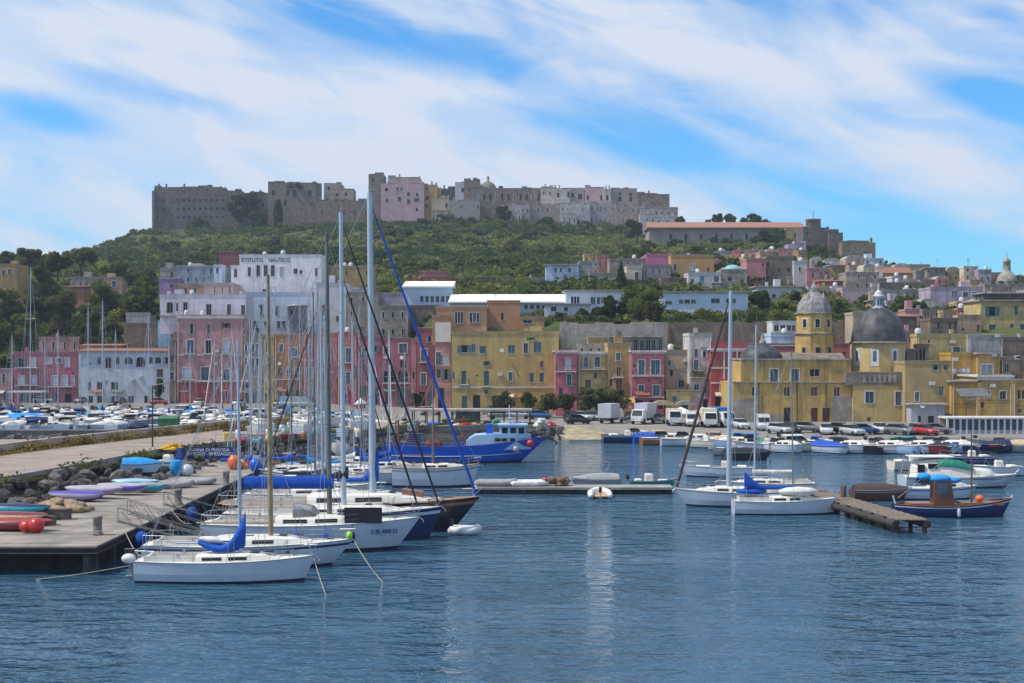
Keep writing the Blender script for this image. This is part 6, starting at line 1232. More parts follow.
s4, b, zs, x = sailboat('navy-hulled yacht with a tall white mast and twin dark furled jibs', cx, 95, L_, 0, B=4.2, fb=1.75, col='navy', stripe='white', mx=.545, mh=21.8, mr=.19, cover='black', tall=.9, boomf=.22, boomz=2.4, jib='black', jr=.085, second=True, group=GY, rake=.9)
cx, L_ = span(220, 480, 99)
s5, b, zs, x = sailboat('black-hulled yacht with the tallest thick white mast and a bright blue furled jib', cx, 99.6, L_, 0, B=4.6, fb=1.9, col='black', stripe='wood', mx=.585, mh=23.6, mr=.27, cover='blue', tall=2.6, boomf=.14, boomz=1.6, jib='blue', jr=.115, group=GY, rake=1.9, deck=TEAK, cabh=.7)
m = MB(); m.loft([[(x(.70, 1), -.6, 2.2), (x(.70, 1), .6, 2.2), (x(.70, 1), .5, 2.9), (x(.70, 1), -.5, 2.9)], [(x(.78, 1), -.6, 2.2), (x(.78, 1), .6, 2.2), (x(.78, 1), .5, 2.7), (x(.78, 1), -.5, 2.7)]], smooth=False); m.build('deck_house', PNT['wood'], s5)
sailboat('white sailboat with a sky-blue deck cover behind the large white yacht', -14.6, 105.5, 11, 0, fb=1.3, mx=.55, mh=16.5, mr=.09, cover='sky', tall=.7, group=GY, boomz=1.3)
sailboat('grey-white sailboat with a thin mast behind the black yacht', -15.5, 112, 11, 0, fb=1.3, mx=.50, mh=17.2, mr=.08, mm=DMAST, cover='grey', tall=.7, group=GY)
sailboat('cream sailboat with a navy cover deep among the yachts', -16.5, 118.5, 10, 0, col='cream', fb=1.2, mx=.6, mh=15.5, mr=.08, cover='navy', tall=.7, group=GY)
sailboat('white sailboat with slanting dark jib, farthest along the pier', -17.3, 126, 10, PI, fb=1.2, mx=.5, mh=16.8, mr=.08, cover='white', jib='black', jr=.07, tall=.7, group=GY)
cx, L_ = span(392, 480, 130)
sailboat('pale blue-white sailboat with a thin brown mast near the blue trawler', cx, 131, L_, 0, B=2.6, fb=1.75, col='white', stripe='grey', mx=.47, mh=10.0, mr=.07, mm=BMAST, cover=None, cabh=.4, spread=0, rake=.8, deck=TEAK)
m = MB()     # inflatable by the black yacht
def rib(label, X, Y, L, rz, col='white', ob=True, z=0, group=None, inside='grey', name='inflatable_dinghy', fat=.075):
    r = empty(name, (X, Y, z), label, 'dinghy', group, rz); w = L * .22; rt = L * fat; t = MB()
    pts = [(-L / 2, -w, rt), (L * .15, -w, rt), (L * .36, -w * .7, rt * 1.2), (L * .46, -w * .25, rt * 1.5), (L * .46, w * .25, rt * 1.5), (L * .36, w * .7, rt * 1.2), (L * .15, w, rt), (-L / 2, w, rt)]
    for a, b_ in zip(pts, pts[1:]): t.tube(a, b_, rt, rt, 10); 
    for p in pts[1:-1]: t.ball(p, rt, 10)
    for p in (pts[0], pts[-1]): t.lathe([(rt * .9, 0)], 3) if False else t.tube(p, (p[0] - L * .08, p[1], p[2] + .03), rt, rt * .3, 10)
    t.build('tube', CV[col], r); f = MB(); f.prism([(-L * .46, -w), (L * .15, -w), (L * .4, -w * .3), (L * .4, w * .3), (L * .15, w), (-L * .46, w)], 'z', rt * .4, rt * .7); f.box(-L * .05, L * .05, -w * .9, w * .9, rt * 1.2, rt * 1.4); f.build('floor', CV[inside], r)
    if ob: outboard(r, -L / 2 - .02, 0, rt * 2, s=.9)
    return r
rib('white inflatable dinghy floating under the bow of the black yacht', PX(465, 97), 97.2, 1.9, R(-15), 'white', True, fat=.15)
rib('inflatable with an outboard tied stern-on to the floating pontoon', PX(600, 122), 122.3, 3.6, R(88), 'white', True, inside='tan')

# ---- blue trawler
def trawler():
    Y = 160; cx, L = span(384, 549, Y); r = empty('fishing_boat', (cx, Y, 0), 'big bright blue wooden trawler with a light blue wheelhouse', 'fishing boat')
    b, zs, x, h = hull(L, 5.2, 1.9, PNT['blue'], PNT['blue'], n=20, parent=r, rake=3.2, stern=.8, sheer=.58, deck=TEAK, coam=.5)
    m = MB()
    for s in (-1, 1): m.path([(x(i / 20, .45), s * (b(i / 20) * .965 + .02), zs(i / 20) * .42) for i in range(19)], .06, 4)
    m.build('white_line', PNT['white'], h)
    lb = mat('trawler_lightblue', (.34, .52, .72), .5, .06, 1.2)
    m = MB(); m.loft([[(x(t, 1), -1.9 * w, 1.5), (x(t, 1), -1.85 * w, hh), (x(t, 1), 1.85 * w, hh), (x(t, 1), 1.9 * w, 1.5)] for t, w, hh in ((.50, 1, 2.5), (.55, 1, 3.1), (.66, 1, 3.25), (.80, .85, 3.3), (.86, .5, 3.3), (.89, .3, 3.1))], closed=False, caps=True, smooth=False); f = m.build('forecastle', lb, r)
    m = MB()
    for t in (.69, .73, .78): m.box(x(t, 1) - .3, x(t, 1) + .3, -1.95, -1.87, 2.45, 2.8)
    m.build('window', GL, f)
    m = MB(); m.box(x(.70, 1), x(.86, 1), -1.4, 1.4, 2.8, 4.15); m.box(x(.69, 1), x(.87, 1), -1.6, 1.6, 4.153, 4.3); wh = m.build('wheelhouse', lb, r)
    m = MB()
    for a, c in ((.715, .75), (.765, .80), (.815, .85)): m.box(x(a, 1), x(c, 1), -1.43, -1.403, 3.3, 3.95)
    m.box(x(.861, 1), x(.8625, 1), -1.2, 1.2, 3.3, 3.95); m.build('window', GL, wh)
    m = MB(); m.box(x(.62, 1), x(.66, 1), -1.0, 1.0, 2.7, 4.3); m.build('funnel_house', PNT['blue'], r)
    m = MB(); m.tube((x(.76, 1), 0, 4.3), (x(.76, 1), 0, 6.4), .07); m.tube((x(.76, 1), -.7, 5.6), (x(.76, 1), .7, 5.6), .04); m.box(x(.74, 1), x(.78, 1), -.6, .6, 4.9, 5.0); m.build('mast', PNT['white'], r)
    m = MB()
    for xx in (.08, .2): m.tube((x(xx, 1), -1.6, 1.5), (x(xx, 1), -1.6, 4.6), .09); m.tube((x(xx, 1), 1.6, 1.5), (x(xx, 1), 1.6, 4.6), .09); m.tube((x(xx, 1), -1.6, 4.6), (x(xx, 1), 1.6, 4.6), .09)
    m.tube((x(.45, 1), 0, 1.5), (x(.36, 1), 0, 6.5), .08); m.build('gantry', BMAST, r)
    m = MB(); m.lathe([(.5, 1.5), (.5, 1.6), (.2, 1.62), (.2, 2.6), (.5, 2.62), (.5, 2.7)], 12, (x(.5, 1), 0)); m.ball((x(.30, 1), .2, 2.0), .8, 10, 1.3, 1.2, .7); m.build('net_pile', mat('red_net', (.16, .05, .035), .95, .4, 3, bump=.8), r)
    fb_ = MB(); fb_.ball((x(.885, 1), -b(.86) - .2, 2.2), .42, 10); fb_.build('fender', PNT['red'], r)
    fb_ = MB(); fb_.ball((x(.80, 1), -b(.8) - .15, 1.55), .42, 10); fb_.build('fender', PNT['grey'], r)
    m = MB(); m.tube((x(.99, 1), 0, zs(1) - .1), (x(1, 1) + 1.0, 0, zs(1) - .9), .1); m.tube((x(1, 1) + .6, -.4, zs(1) - 1.1), (x(1, 1) + .9, .4, zs(1) - .9), .09); m.build('anchor', IRON, r)
    m = MB(); m.path([(x(1, 1) + .3, 0, 2.9 - .29 * i - .01 * i * i) for i in range(1)] + [(x(1, 1) + .3 + 6.5 * u, -1 * u, 2.9 * (1 - u) - .5 * math.sin(PI * u)) for u in (0, .25, .5, .75, 1)], .05, 4); m.build('mooring_rope', ROPE, r)
    rails(r, b, zs, x, 12, .5, False, False)
trawler()

# ---- floating pontoon and boats on it
m = MB(); y0, y1 = 124, 126.6; xa, xb_ = PX(474, 125), PX(672, 125)
m.use(mat('pontoon_concrete', (.30, .29, .27), .9, .15, 1, stain=.4)).box(xa, xb_, y0, y1, .42, .62); m.use(mat('pontoon_side', (.022, .028, .022), .9, .4, 1.5, bump=.4))
for i in range(8): a = xa + (xb_ - xa) * i / 8; m.box(a + .03, a + (xb_ - xa) / 8 - .03, y0 + .05, y1 - .05, -.4, .417)
tag(m.build('floating_pontoon'), 'long floating concrete pontoon with a weedy dark side across the middle of the water', 'pontoon')
rib('upturned white dinghy with a red end lying on the pontoon', PX(531, 125.5), 125.5, 3.2, R(4), 'white', False, .64, inside='red')
rib('pale flat inflatable lying on the left end of the pontoon', PX(497, 125.5), 125.5, 3.4, R(-3), 'grey', False, .64)
m = MB(); rr_ = random.Random(3)
for i in range(16): m.ball((rr_.uniform(-1, 1), rr_.uniform(-.5, .5), .15 + rr_.uniform(0, .5)), rr_.uniform(.25, .42), 8, 1, 1, .7)
tag(m.build('net_pile', mat('brown_net', (.20, .13, .08), .95, .4, 4, bump=.8), None, (PX(557, 125.5), 125.5, .62)), 'small heap of brown nets on the pontoon beside the upturned dinghy', 'nets')
m = MB(); m.ball((0, 0, .5), .28, 10, 1, 1, 1); tag(m.build('buoy', PNT['red'], None, (PX(545, 125.2), 125.2, .62)), 'red buoy lying at the end of the upturned dinghy', 'buoy')
motorboat('small grey boat with a tarpaulin behind the right part of the pontoon', PX(596, 128), 129.5, 4.6, R(185), 'covered', 'grey', None, 'grey', ob=False)
motorboat('teal-green workboat at the right end of the pontoon', PX(655, 127), 128.2, 4.4, R(2), 'open', 'teal', 'green', ob=True)

# ---- right group of sailboats by the wooden jetty
GR = 'sailboats beside the wooden jetty'
cx, L_ = span(675, 752, 129)
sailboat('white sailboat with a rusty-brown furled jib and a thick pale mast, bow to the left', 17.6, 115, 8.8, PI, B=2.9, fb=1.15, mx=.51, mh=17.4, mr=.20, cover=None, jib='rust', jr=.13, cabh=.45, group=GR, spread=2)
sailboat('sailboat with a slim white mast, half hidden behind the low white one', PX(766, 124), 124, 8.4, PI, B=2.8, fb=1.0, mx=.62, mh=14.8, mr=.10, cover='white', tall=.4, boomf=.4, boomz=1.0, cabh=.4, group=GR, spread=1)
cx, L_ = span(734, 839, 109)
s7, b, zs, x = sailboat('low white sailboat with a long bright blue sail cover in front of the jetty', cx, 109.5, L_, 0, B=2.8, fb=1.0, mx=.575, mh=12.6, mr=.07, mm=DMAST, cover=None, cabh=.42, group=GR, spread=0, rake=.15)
m = MB(); m.ball((x(.62, 1), -.3, 1.75), .5, 10, 3.2, 1.4, .7); m.build('cockpit_cover', CV['white'], s7); sail_cover(s7, x(.11, 1), x(.57, 1), 2.05, 'blue', 1.45, .34, w=.22); m = MB(); m.ball((x(.18, 1), .2, 1.7), .45, 10, 2.8, 1.3, .55); m.build('boat_cover', CV['blue'], s7)
motorboat('long white tender moored behind the sailboat with the brown jib', PX(718, 141), 141.5, 7.5, R(170), 'open', 'white', None, ob=False)
# wooden jetty
jr_ = empty('wooden_jetty', (28, 115, 0), 'weathered wooden jetty running away between the right-hand boats', 'jetty')
m = MB(); m.use(mat('jetty_planks', (.27, .21, .155), .95, .25, 3, bump=.5, streak=.3))
P0, P1 = Vector((27.4, 97.5, 0)), Vector((24.3, 121, 0)); n_ = 62
for i in range(n_):
    u = i / n_; c = P0.lerp(P1, u) - jr_.location; m.box(c.x - 1.05, c.x + 1.05, c.y, c.y + .34, .92 + .02 * ((i * 7) % 3), 1.0 + .02 * ((i * 7) % 3))
m.build('deck', None, jr_)
for i in range(11):
    c = P0.lerp(P1, i / 10) - jr_.location
    for s in (-.95, .95): MB().tube((c.x + s, c.y + .2, -.6), (c.x + s, c.y + .2, .9), .16, n=8).build('piling', mat('jetty_piling', (.05, .042, .035), .95, .3, 3, bump=.5), jr_)
m = MB()
for s in (-1.1, 1.1):
    a = P0 - jr_.location; c = P1 - jr_.location; m.tube((a.x + s, a.y, .62), (c.x + s, c.y, .62), .27, n=6)
m.build('side_beam', mat('jetty_piling', (.05,) * 3), jr_)
m = MB(); m.lathe([(.22, 1.0), (.24, 1.2), (.2, 1.5), (.26, 1.9), (.05, 1.95)], 10, (-1.9, -3)); m.build('bollard', mat('bollard_wood', (.10, .08, .06), .9, .3, 3), jr_)
# right boats
def gozzo():
    Y = 108; cx, L = span(893, 1012, Y); r = empty('fishing_boat', (cx, Y, 0), 'small traditional dark blue fishing boat with a brown cabin and thin brown mast', 'fishing boat', None, 0)
    b, zs, x, h = hull(L, 3.0, .95, PNT['navy'], PNT['white'], n=18, parent=r, rake=.7, stern=.35, sheer=.6, deck=TEAK, coam=.12, maxt=.45)
    m = MB(); m.loft([[(x(.33, 1), -.7, .8), (x(.33, 1), .7, .8), (x(.33, 1), .62, 3.0), (x(.33, 1), -.62, 3.0)], [(x(.50, 1), -.7, .8), (x(.50, 1), .7, .8), (x(.47, 1), .62, 3.0), (x(.47, 1), -.62, 3.0)]], smooth=False); c = m.build('wheelhouse', PNT['darkwood'], r)
    m = MB(); m.box(x(.36, 1), x(.44, 1), -.75, -.67, 1.9, 2.8); m.build('window', GB, c)
    m = MB(); m.ball((x(.39, 1), 0, 3.15), .6, 12, 1.5, 1.2, .6); m.ball((x(.33, 1) - .6, .1, 3.3), .5, 10, 1.1, 1, .7); m.ball((x(.50, 1), .1, 3.0), .5, 10, 1.5, 1, .55); m.build('tarpaulin', CV['sky'], r)
    m = MB(); m.tube((x(.66, 1), 0, .9), (x(.66, 1), 0, 6.9), .085, .05, 8); m.build('mast', BMAST, r)
    m = MB(); m.box(x(.55, 1), x(.90, 1), -.9, .9, 1.0, 1.22); m.box(x(.12, 1), x(.32, 1), -.8, .8, .9, 1.15); m.build('hatch_deck', PNT['wood'], r)
    m = MB(); m.ball((x(.72, 1), -.2, 1.5), .32, 10, 1.1, 1, .9); m.build('float', PNT['orange'], r)
    fender(r, x(.5, 1), -b(.5) - .1, .45, 'white', .13, .7)
    m = MB(); m.tube((x(.98, 1), 0, 1.2), (x(1, 1) + .05, 0, 1.75), .07); m.tube((x(.02, 1), 0, 1.0), (x(0, 1), 0, 1.7), .07); m.path([(x(.66, 1), 0, 6.6), (x(.98, 1), 0, 1.6)], .015, 3); m.path([(x(.66, 1), 0, 6.6), (x(.04, 1), 0, 1.5)], .015, 3); m.build('stem_post', PNT['white'], r); r.scale = (1, 1, .9)
gozzo()
def cruiser():
    Y = 131; cx, L = span(902, 1018, Y); r = empty('motor_cruiser', (cx, Y, 0), 'white flybridge motor cruiser with a green windscreen cover', 'motor cruiser')
    b, zs, x, h = hull(L, 3.5, 1.35, PNT['white'], PNT['grey'], n=16, parent=r, rake=1.2, stern=.9)
    m = MB(); m.loft([[(x(t, 1), -1.35 * w, 1.3), (x(t, 1), -1.2 * w, hh), (x(t, 1), 1.2 * w, hh), (x(t, 1), 1.35 * w, 1.3)] for t, w, hh in ((.10, .96, 2.5), (.12, 1, 3.35), (.2, 1, 3.55), (.38, 1, 3.75), (.50, .95, 3.3), (.62, .9, 2.3), (.86, .45, 1.55))], closed=False, caps=True); c = m.build('superstructure', DECK, r)
    m = MB(); m.loft([[(x(t, 1), -1.30 * w - .03, z0), (x(t, 1), -1.22 * w - .05, z1), (x(t, 1), 1.22 * w + .05, z1), (x(t, 1), 1.30 * w + .03, z0)] for t, w, z0, z1 in ((.27, 1, 2.8, 3.5), (.40, 1, 2.7, 3.75), (.50, .97, 2.5, 3.34), (.58, .92, 2.25, 2.62))], closed=False, caps=False); m.build('windscreen_cover', CV['green'], c)
    m = MB(); m.box(x(.06, 1), x(.42, 1), -1.3, 1.3, 3.85, 3.97); m.build('hardtop', DECK, r)
    m = MB(); m.box(x(.10, 1), x(.16, 1), -1.34, -1.27, 2.0, 3.0); m.build('side_window', GL, c); m = MB(); m.box(x(.19, 1), x(.27, 1), -1.34, -1.25, 2.5, 3.1); m.build('side_window', GL, c); m = MB(); m.box(x(.45, 1), x(.80, 1), -1.62, -1.5, 1.12, 1.2); m.build('hull_stripe', PNT['navy'], h)
    m = MB(); m.path([(x(.05, 1), -1.2, 3.9), (x(.02, 1), -1.2, 1.4)], .05); m.path([(x(.05, 1), 1.2, 3.9), (x(.02, 1), 1.2, 1.4)], .05); m.path([(x(.2, 1), 0, 3.9), (x(.16, 1), 0, 5.1)], .04); m.build('arch_frame', STEEL, r)
    m = MB(); m.loft([[(x(t, 1), -1.1 * w, 1.5), (x(t, 1), -.9 * w, hh), (x(t, 1), .9 * w, hh), (x(t, 1), 1.1 * w, 1.5)] for t, w, hh in ((.52, .8, 2.1), (.58, 1, 2.45), (.74, .9, 2.3), (.78, .6, 1.8))], closed=False, caps=True); m.build('tender', CV['white'], r)
    rails(r, b, zs, x, 8, .6, True, True); r.scale = (1, 1, .72)
cruiser()
motorboat('cream open boat with a windscreen moored just behind the green-covered cruiser', PX(925, 148), 150, 6.5, R(10), 'open', 'cream', None, ob=False)
motorboat('low brown wooden boat with piled gear between the jetty and the fishing boat', PX(890, 117), 119.5, 5.2, R(5), 'covered', 'darkwood', 'grey', 'rust', ob=False)
motorboat('white cabin boat tied behind the small fishing boat', PX(945, 118), 120.5, 7.0, R(0), 'cabin', 'white', 'blue', 'white', ob=False)
motorboat('thin dark blue skiff moored right behind the cream open boat', PX(972, 155), 157, 6.0, R(175), 'open', 'navy', 'white', ob=False)
motorboat('low white skiff at the far right water edge', PX(1003, 140), 143, 6.0, R(178), 'open', 'white', None, ob=False)
motorboat('small grey rowing boat moored in open water left of the tall right mast', PX(728, 170), 170, 4.8, R(183), 'open', 'grey', 'white', ob=False, name='rowing_boat')
motorboat('black inflatable moored right behind the grey rowing boat', PX(748, 163), 163, 5.8, R(8), 'covered', 'black', None, 'black', ob=False, name='rowing_boat')

# ---- boats along the far quay
FQ = 'boats along the far quay'
rq = random.Random(12)
fq = [(634, 3.2, 7.4, 4, 'open', 'navy', 'white', 'long low dark fishing skiff at the left end of the far quay row', 'grey'), (651, 2, 4.4, 12, 'covered', 'blue', None, 'small blue covered boat by the two delivery vans', 'blue'),
      (668, 3.5, 6.2, 8, 'cabin', 'wood', 'white', 'brown-hulled cabin boat under the white awning', 'tan'), (690, 2.5, 6.6, 2, 'cabin', 'white', 'grey', 'white cabin boat left of the slim tall mast on the far quay', 'white'), (711, 4.0, 5.2, -30, 'open', 'cream', None, 'cream open boat in front of the yellow-white truck', 'white'),
      (727, 3, 5.4, -70, 'covered', 'white', None, 'white boat under a tan cover behind the thick mast', 'tan'), (742, 2.5, 6.4, 172, 'cabin', 'lightblue', 'white', 'pale blue cabin boat beneath the pale grey church wall', 'blue'), (762, 4, 6.2, 178, 'open', 'white', 'grey', 'white open boat left of the big beige boat', 'white'),
      (783, 4, 5.6, -50, 'cabin', 'white', None, 'white cuddy boat directly below the church side door', 'white'), (806, 1, 8.6, 3, 'fly', 'cream', 'grey', 'big beige motorboat with a sloping windscreen below the church', 'white'), (831, 3, 5.6, -60, 'covered', 'white', 'blue', 'white boat with blue canvas right of the big beige motorboat', 'blue'),
      (848, 1.5, 6.4, -38, 'cabin', 'white', 'lightblue', 'white bow-out cabin boat below the grey rendered church corner', 'white'), (868, 2, 6.0, -75, 'open', 'black', None, 'dark boat between two white ones below the dome', 'white'), (884, 1.5, 6.6, -38, 'cabin', 'white', 'grey', 'white cabin boat with a long foredeck below the blue church window', 'white'),
      (903, 3, 6.0, -65, 'open', 'lightblue', 'white', 'light blue open boat right of the blue church window', 'white'), (917, 1.5, 6.4, -40, 'cabin', 'white', 'navy', 'white cabin boat left of the white lean-to', 'teal'), (933, 2.5, 6.4, -72, 'covered', 'maroon', None, 'dark red boat with a dark cover before the lean-to', 'black'),
      (949, 1.5, 6.6, -40, 'cabin', 'lightblue', 'white', 'pale blue cabin boat at the left end of the colonnade', 'white'), (966, 2.5, 6.0, -80, 'open', 'navy', None, 'navy open boat in front of the first colonnade bays', 'white'), (981, 1.5, 6.4, -60, 'covered', 'black', 'red', 'black boat with a red mark in front of the colonnade', 'black'),
      (997, 2, 6.4, -150, 'covered', 'navy', None, 'navy covered boat toward the right end of the colonnade', 'navy'), (1014, 1.5, 6.4, 175, 'covered', 'grey', 'cream', 'grey-beige covered boat at the right edge of the far quay', 'tan')]
for px, off, L, dg, kd, col, st, lb, top in fq:
    Y = shore(px) - 1.5 - off; motorboat(lb, PX(px, Y), Y, L * 1.18, R(dg), kd, col, st, top, FQ, ob=False)
for i in range(16):
    px = 640 + i * 24 + rq.uniform(-5, 5); Y = shore(px) - .9 - 1.6 * (i % 2); k_ = ['cabin', 'covered', 'open', 'fly'][i % 4]; c_ = ['white', 'cream', 'white', 'lightblue', 'navy'][i % 5]; t_ = ['white', 'blue', 'grey', 'tan', 'sky', 'green'][i % 6]
    motorboat(f'{c_} {dict(cabin="cabin boat", covered="boat under a " + t_ + " cover", open="open boat", fly="hardtop boat")[k_]} wedged close against the far quay behind the front row', PX(px, Y), Y, rq.uniform(5, 6.5), R(rq.choice([-90, -70, 15, 170, -110])), k_, c_, None, t_, 'boats wedged behind the front row of the far quay', ob=False)
# ---- crowded marina behind the breakwater: a few kinds, copied
MG = 'boats crowded in the marina behind the breakwater'
protos = []
for kd, col, st, top, lb in [('cabin', 'white', None, 'white', 'small white cabin boat in the crowded marina behind the breakwater'), ('cabin', 'white', 'blue', 'blue', 'white cabin boat with a blue top in the crowded marina'), ('open', 'white', 'grey', 'white', 'white open boat in the crowded marina behind the breakwater'),
        ('covered', 'white', None, 'grey', 'white boat under a grey cover in the crowded marina'), ('covered', 'white', 'navy', 'sky', 'white boat under a sky-blue cover in the crowded marina'), ('fly', 'white', 'grey', 'white', 'larger white motorboat with hardtop in the crowded marina'),
        ('covered', 'navy', 'white', 'navy', 'navy boat under a dark cover in the crowded marina'), ('cabin', 'cream', None, 'tan', 'cream boat with a tan hardtop in the crowded marina'), ('covered', 'white', None, 'green', 'white boat under a green cover in the crowded marina'), ('covered', 'white', None, 'white', 'white boat under a white tarpaulin in the crowded marina')]:
    protos.append(motorboat(lb, 0, 0, 8.2 if kd == 'fly' else 6.4, 0, kd, col, st, top, MG, ob=False))
used = set(); q = random.Random(77)
for Y, sp in ((222, 17), (231, 14), (241, 14), (252, 13.5), (263, 13), (275, 13)):
    px = -20 + q.uniform(0, 9)
    while px < 410:
        if Y < shore(px) - 7 and not (Y < 226 and px > 300) and not (Y < 236 and px > 345):
            k = q.choices(range(10), [9, 3, 5, 4, 2, 4, 2, 2, .6, 5])[0]; p = protos[k]; yy = Y + q.uniform(-1.5, 1.5); rz = R(q.choice([-90, -80, -60, 90, 75, -110, 200, 10])) + q.uniform(-.15, .15)
            if k in used: copy_boat(p, PX(px, yy), yy, rz, sc=q.uniform(.9, 1.25))
            else: p.location = (PX(px, yy), yy, 0); p.rotation_euler = (0, 0, rz); used.add(k)
        px += sp * q.uniform(.75, 1.25)
for k in range(10):
    if k not in used:
        for c in list(protos[k].children_recursive): bpy.data.objects.remove(c)
        bpy.data.objects.remove(protos[k])
ms = [(30, 268, 238, 0, 'blue', 'marina sailboat with a tall pale mast and crossed spreaders at the far left'), (88, 307, 236, 0, 'white', 'marina sailboat with the left one of the twin masts before the blue-white house'), (102.5, 301, 246, 0, 'navy', 'marina sailboat with the right one of the twin masts before the blue-white house'),
      (148, 315, 240, 0, 'sky', 'marina sailboat with a mast left of the small dark quay tree'), (169, 320, 236, 0, 'blue', 'marina sailboat whose mast crosses the narrow brown house'), (214, 338, 232, 1, 'white', 'marina sailboat with a slanting white jib below the salmon palazzo'), (128, 345, 262, 0, 'grey', 'marina sailboat with a short mast in front of the middle of the blue-white house'),
      (232, 330, 244, 1, 'blue', 'marina sailboat between the salmon palazzo and the wooden mast'), (252, 318, 238, 0, 'white', 'marina sailboat left of the yellowish wooden mast'), (289, 322, 244, 0, 'sky', 'marina sailboat before the orange house'), (300, 300, 226, 0, 'white', 'marina sailboat left of the dark grey mast'), (352, 318, 228, 0, 'blue', 'marina sailboat whose mast stands before the coral red house'), (389, 330, 222, 1, 'navy', 'marina sailboat before the deep pink house'),
      (58, 330, 258, 0, 'grey', 'marina sailboat with a thin mast right of the tallest left mast'), (12, 335, 250, 0, 'blue', 'marina sailboat near the left edge of the photo'), (190, 345, 250, 0, 'sky', 'marina sailboat before the left windows of the salmon palazzo'), (222, 350, 256, 1, 'navy', 'marina sailboat right of the jibbed one below the salmon palazzo'),
      (270, 345, 252, 0, 'white', 'marina sailboat right behind the yellowish wooden mast'), (318, 340, 238, 0, 'navy', 'marina sailboat before the pink house with the red garage'), (372, 345, 226, 1, 'white', 'marina sailboat behind the tallest white mast'), (405, 352, 220, 0, 'grey', 'marina sailboat before the right end of the deep pink house'),
      (45, 340, 268, 0, 'white', 'marina sailboat with a low mast before the red-pink house'), (116, 330, 270, 0, 'navy', 'marina sailboat close to the blue-white house wall')]
for px, yt, Y, j, cv, lb in ms:
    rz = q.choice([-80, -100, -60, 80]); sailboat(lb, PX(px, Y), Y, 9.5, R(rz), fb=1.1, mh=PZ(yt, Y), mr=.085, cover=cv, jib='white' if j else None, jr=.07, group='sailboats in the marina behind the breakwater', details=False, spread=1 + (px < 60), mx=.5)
# ================================================================== breakwater, road, pier
def strip(name, left, right, z, m, thick=None, kind=True):
    mb = MB(); n = len(left); zz = z if callable(z) else (lambda i: z)
    for i in range(n - 1):
        a, b, c, d = left[i], left[i + 1], right[i + 1], right[i]
        mb.add([(a[0], a[1], zz(i)), (d[0], d[1], zz(i)), (c[0], c[1], zz(i + 1)), (b[0], b[1], zz(i + 1))], [(0, 1, 2, 3)])
        if thick:
            for p, q2 in ((a, b), (c, d)):
                i0, i1 = (i, i + 1) if p is a else (i + 1, i)
                mb.add([(p[0], p[1], zz(i0)), (q2[0], q2[1], zz(i1)), (q2[0], q2[1], zz(i1) - thick), (p[0], p[1], zz(i0) - thick)], [(0, 1, 2, 3)])
    if thick:
        for i in (0, n - 1):
            a, d = left[i], right[i]; mb.add([(a[0], a[1], zz(i)), (d[0], d[1], zz(i)), (d[0], d[1], zz(i) - thick), (a[0], a[1], zz(i) - thick)], [(0, 1, 2, 3)])
    o = mb.build(name, m)
    return struct(o) if kind else o
NE = [(-48.5, 70), (-41, 92), (-37.8, 105), (-35.6, 120), (-33.7, 136), (-27.5, 152), (-20.5, 168), (-12, 184), (-5, 197), (4, 205)]     # near edge of the road
FE = [(-62, 70), (-55, 92), (-52, 105), (-49.5, 122), (-45.5, 141), (-40.5, 158), (-36.5, 174), (-31, 192), (-22, 209), (0, 222)]
ROADM = mat('road_surface', (.29, .235, .195), .95, .15, .35, stain=.6, bump=.2)
strip('road', FE, NE, lambda i: [3, 3, 3, 3, 3, 3, 2.9, 2.5, 2.0, 1.62][i], ROADM, 4)
# low kerb wall along the road
def wallline(name, pts, h, w, z, m, label=None, cat='wall'):
    mb = MB()
    for i, (p, q2) in enumerate(zip(pts, pts[1:])):
        a = Vector((*p, 0)); b = Vector((*q2, 0)); d = (b - a).normalized(); nn = Vector((-d.y, d.x, 0)) * w / 2; za = z(i) if callable(z) else z; zb = z(i + 1) if callable(z) else z
        vs = [a - nn, a + nn, b + nn, b - nn]; zz = [za, za, zb, zb]
        mb.add([(v.x, v.y, s - .5) for v, s in zip(vs, zz)] + [(v.x, v.y, s + h) for v, s in zip(vs, zz)], [(4, 5, 6, 7), (0, 1, 5, 4), (1, 2, 6, 5), (2, 3, 7, 6), (3, 0, 4, 7)])
    return tag(mb.build(name, m), label, cat)
rz_ = lambda i: [3, 3, 3, 3, 3, 3, 2.9, 2.5, 2.0, 1.62][i]
wallline('kerb_wall', NE, .22, .5, rz_, mat('kerb_concrete', (.30, .27, .24), .95, .2, .8, stain=.4), 'low concrete kerb between the road and the boulders')
wallline('parapet_wall', [(p[0] + .35, p[1]) for p in FE[:8]], .95, .55, rz_, mat('parapet_plaster', (.44, .36, .28), .95, .15, .6, stain=.5, bump=.3), 'long pale parapet wall with dry weeds on the far side of the road')
m = MB(); 
m.box(PX(-120, 192), PX(188, 192), 190, 193, -1.5, PZ(430.5, 190)); tag(m.build('mole_wall', mat('mole_stone', (.10, .10, .10), .95, .3, .5, bump=.5, stain=.5)), 'dark grey mole wall in front of the crowded marina', 'wall')
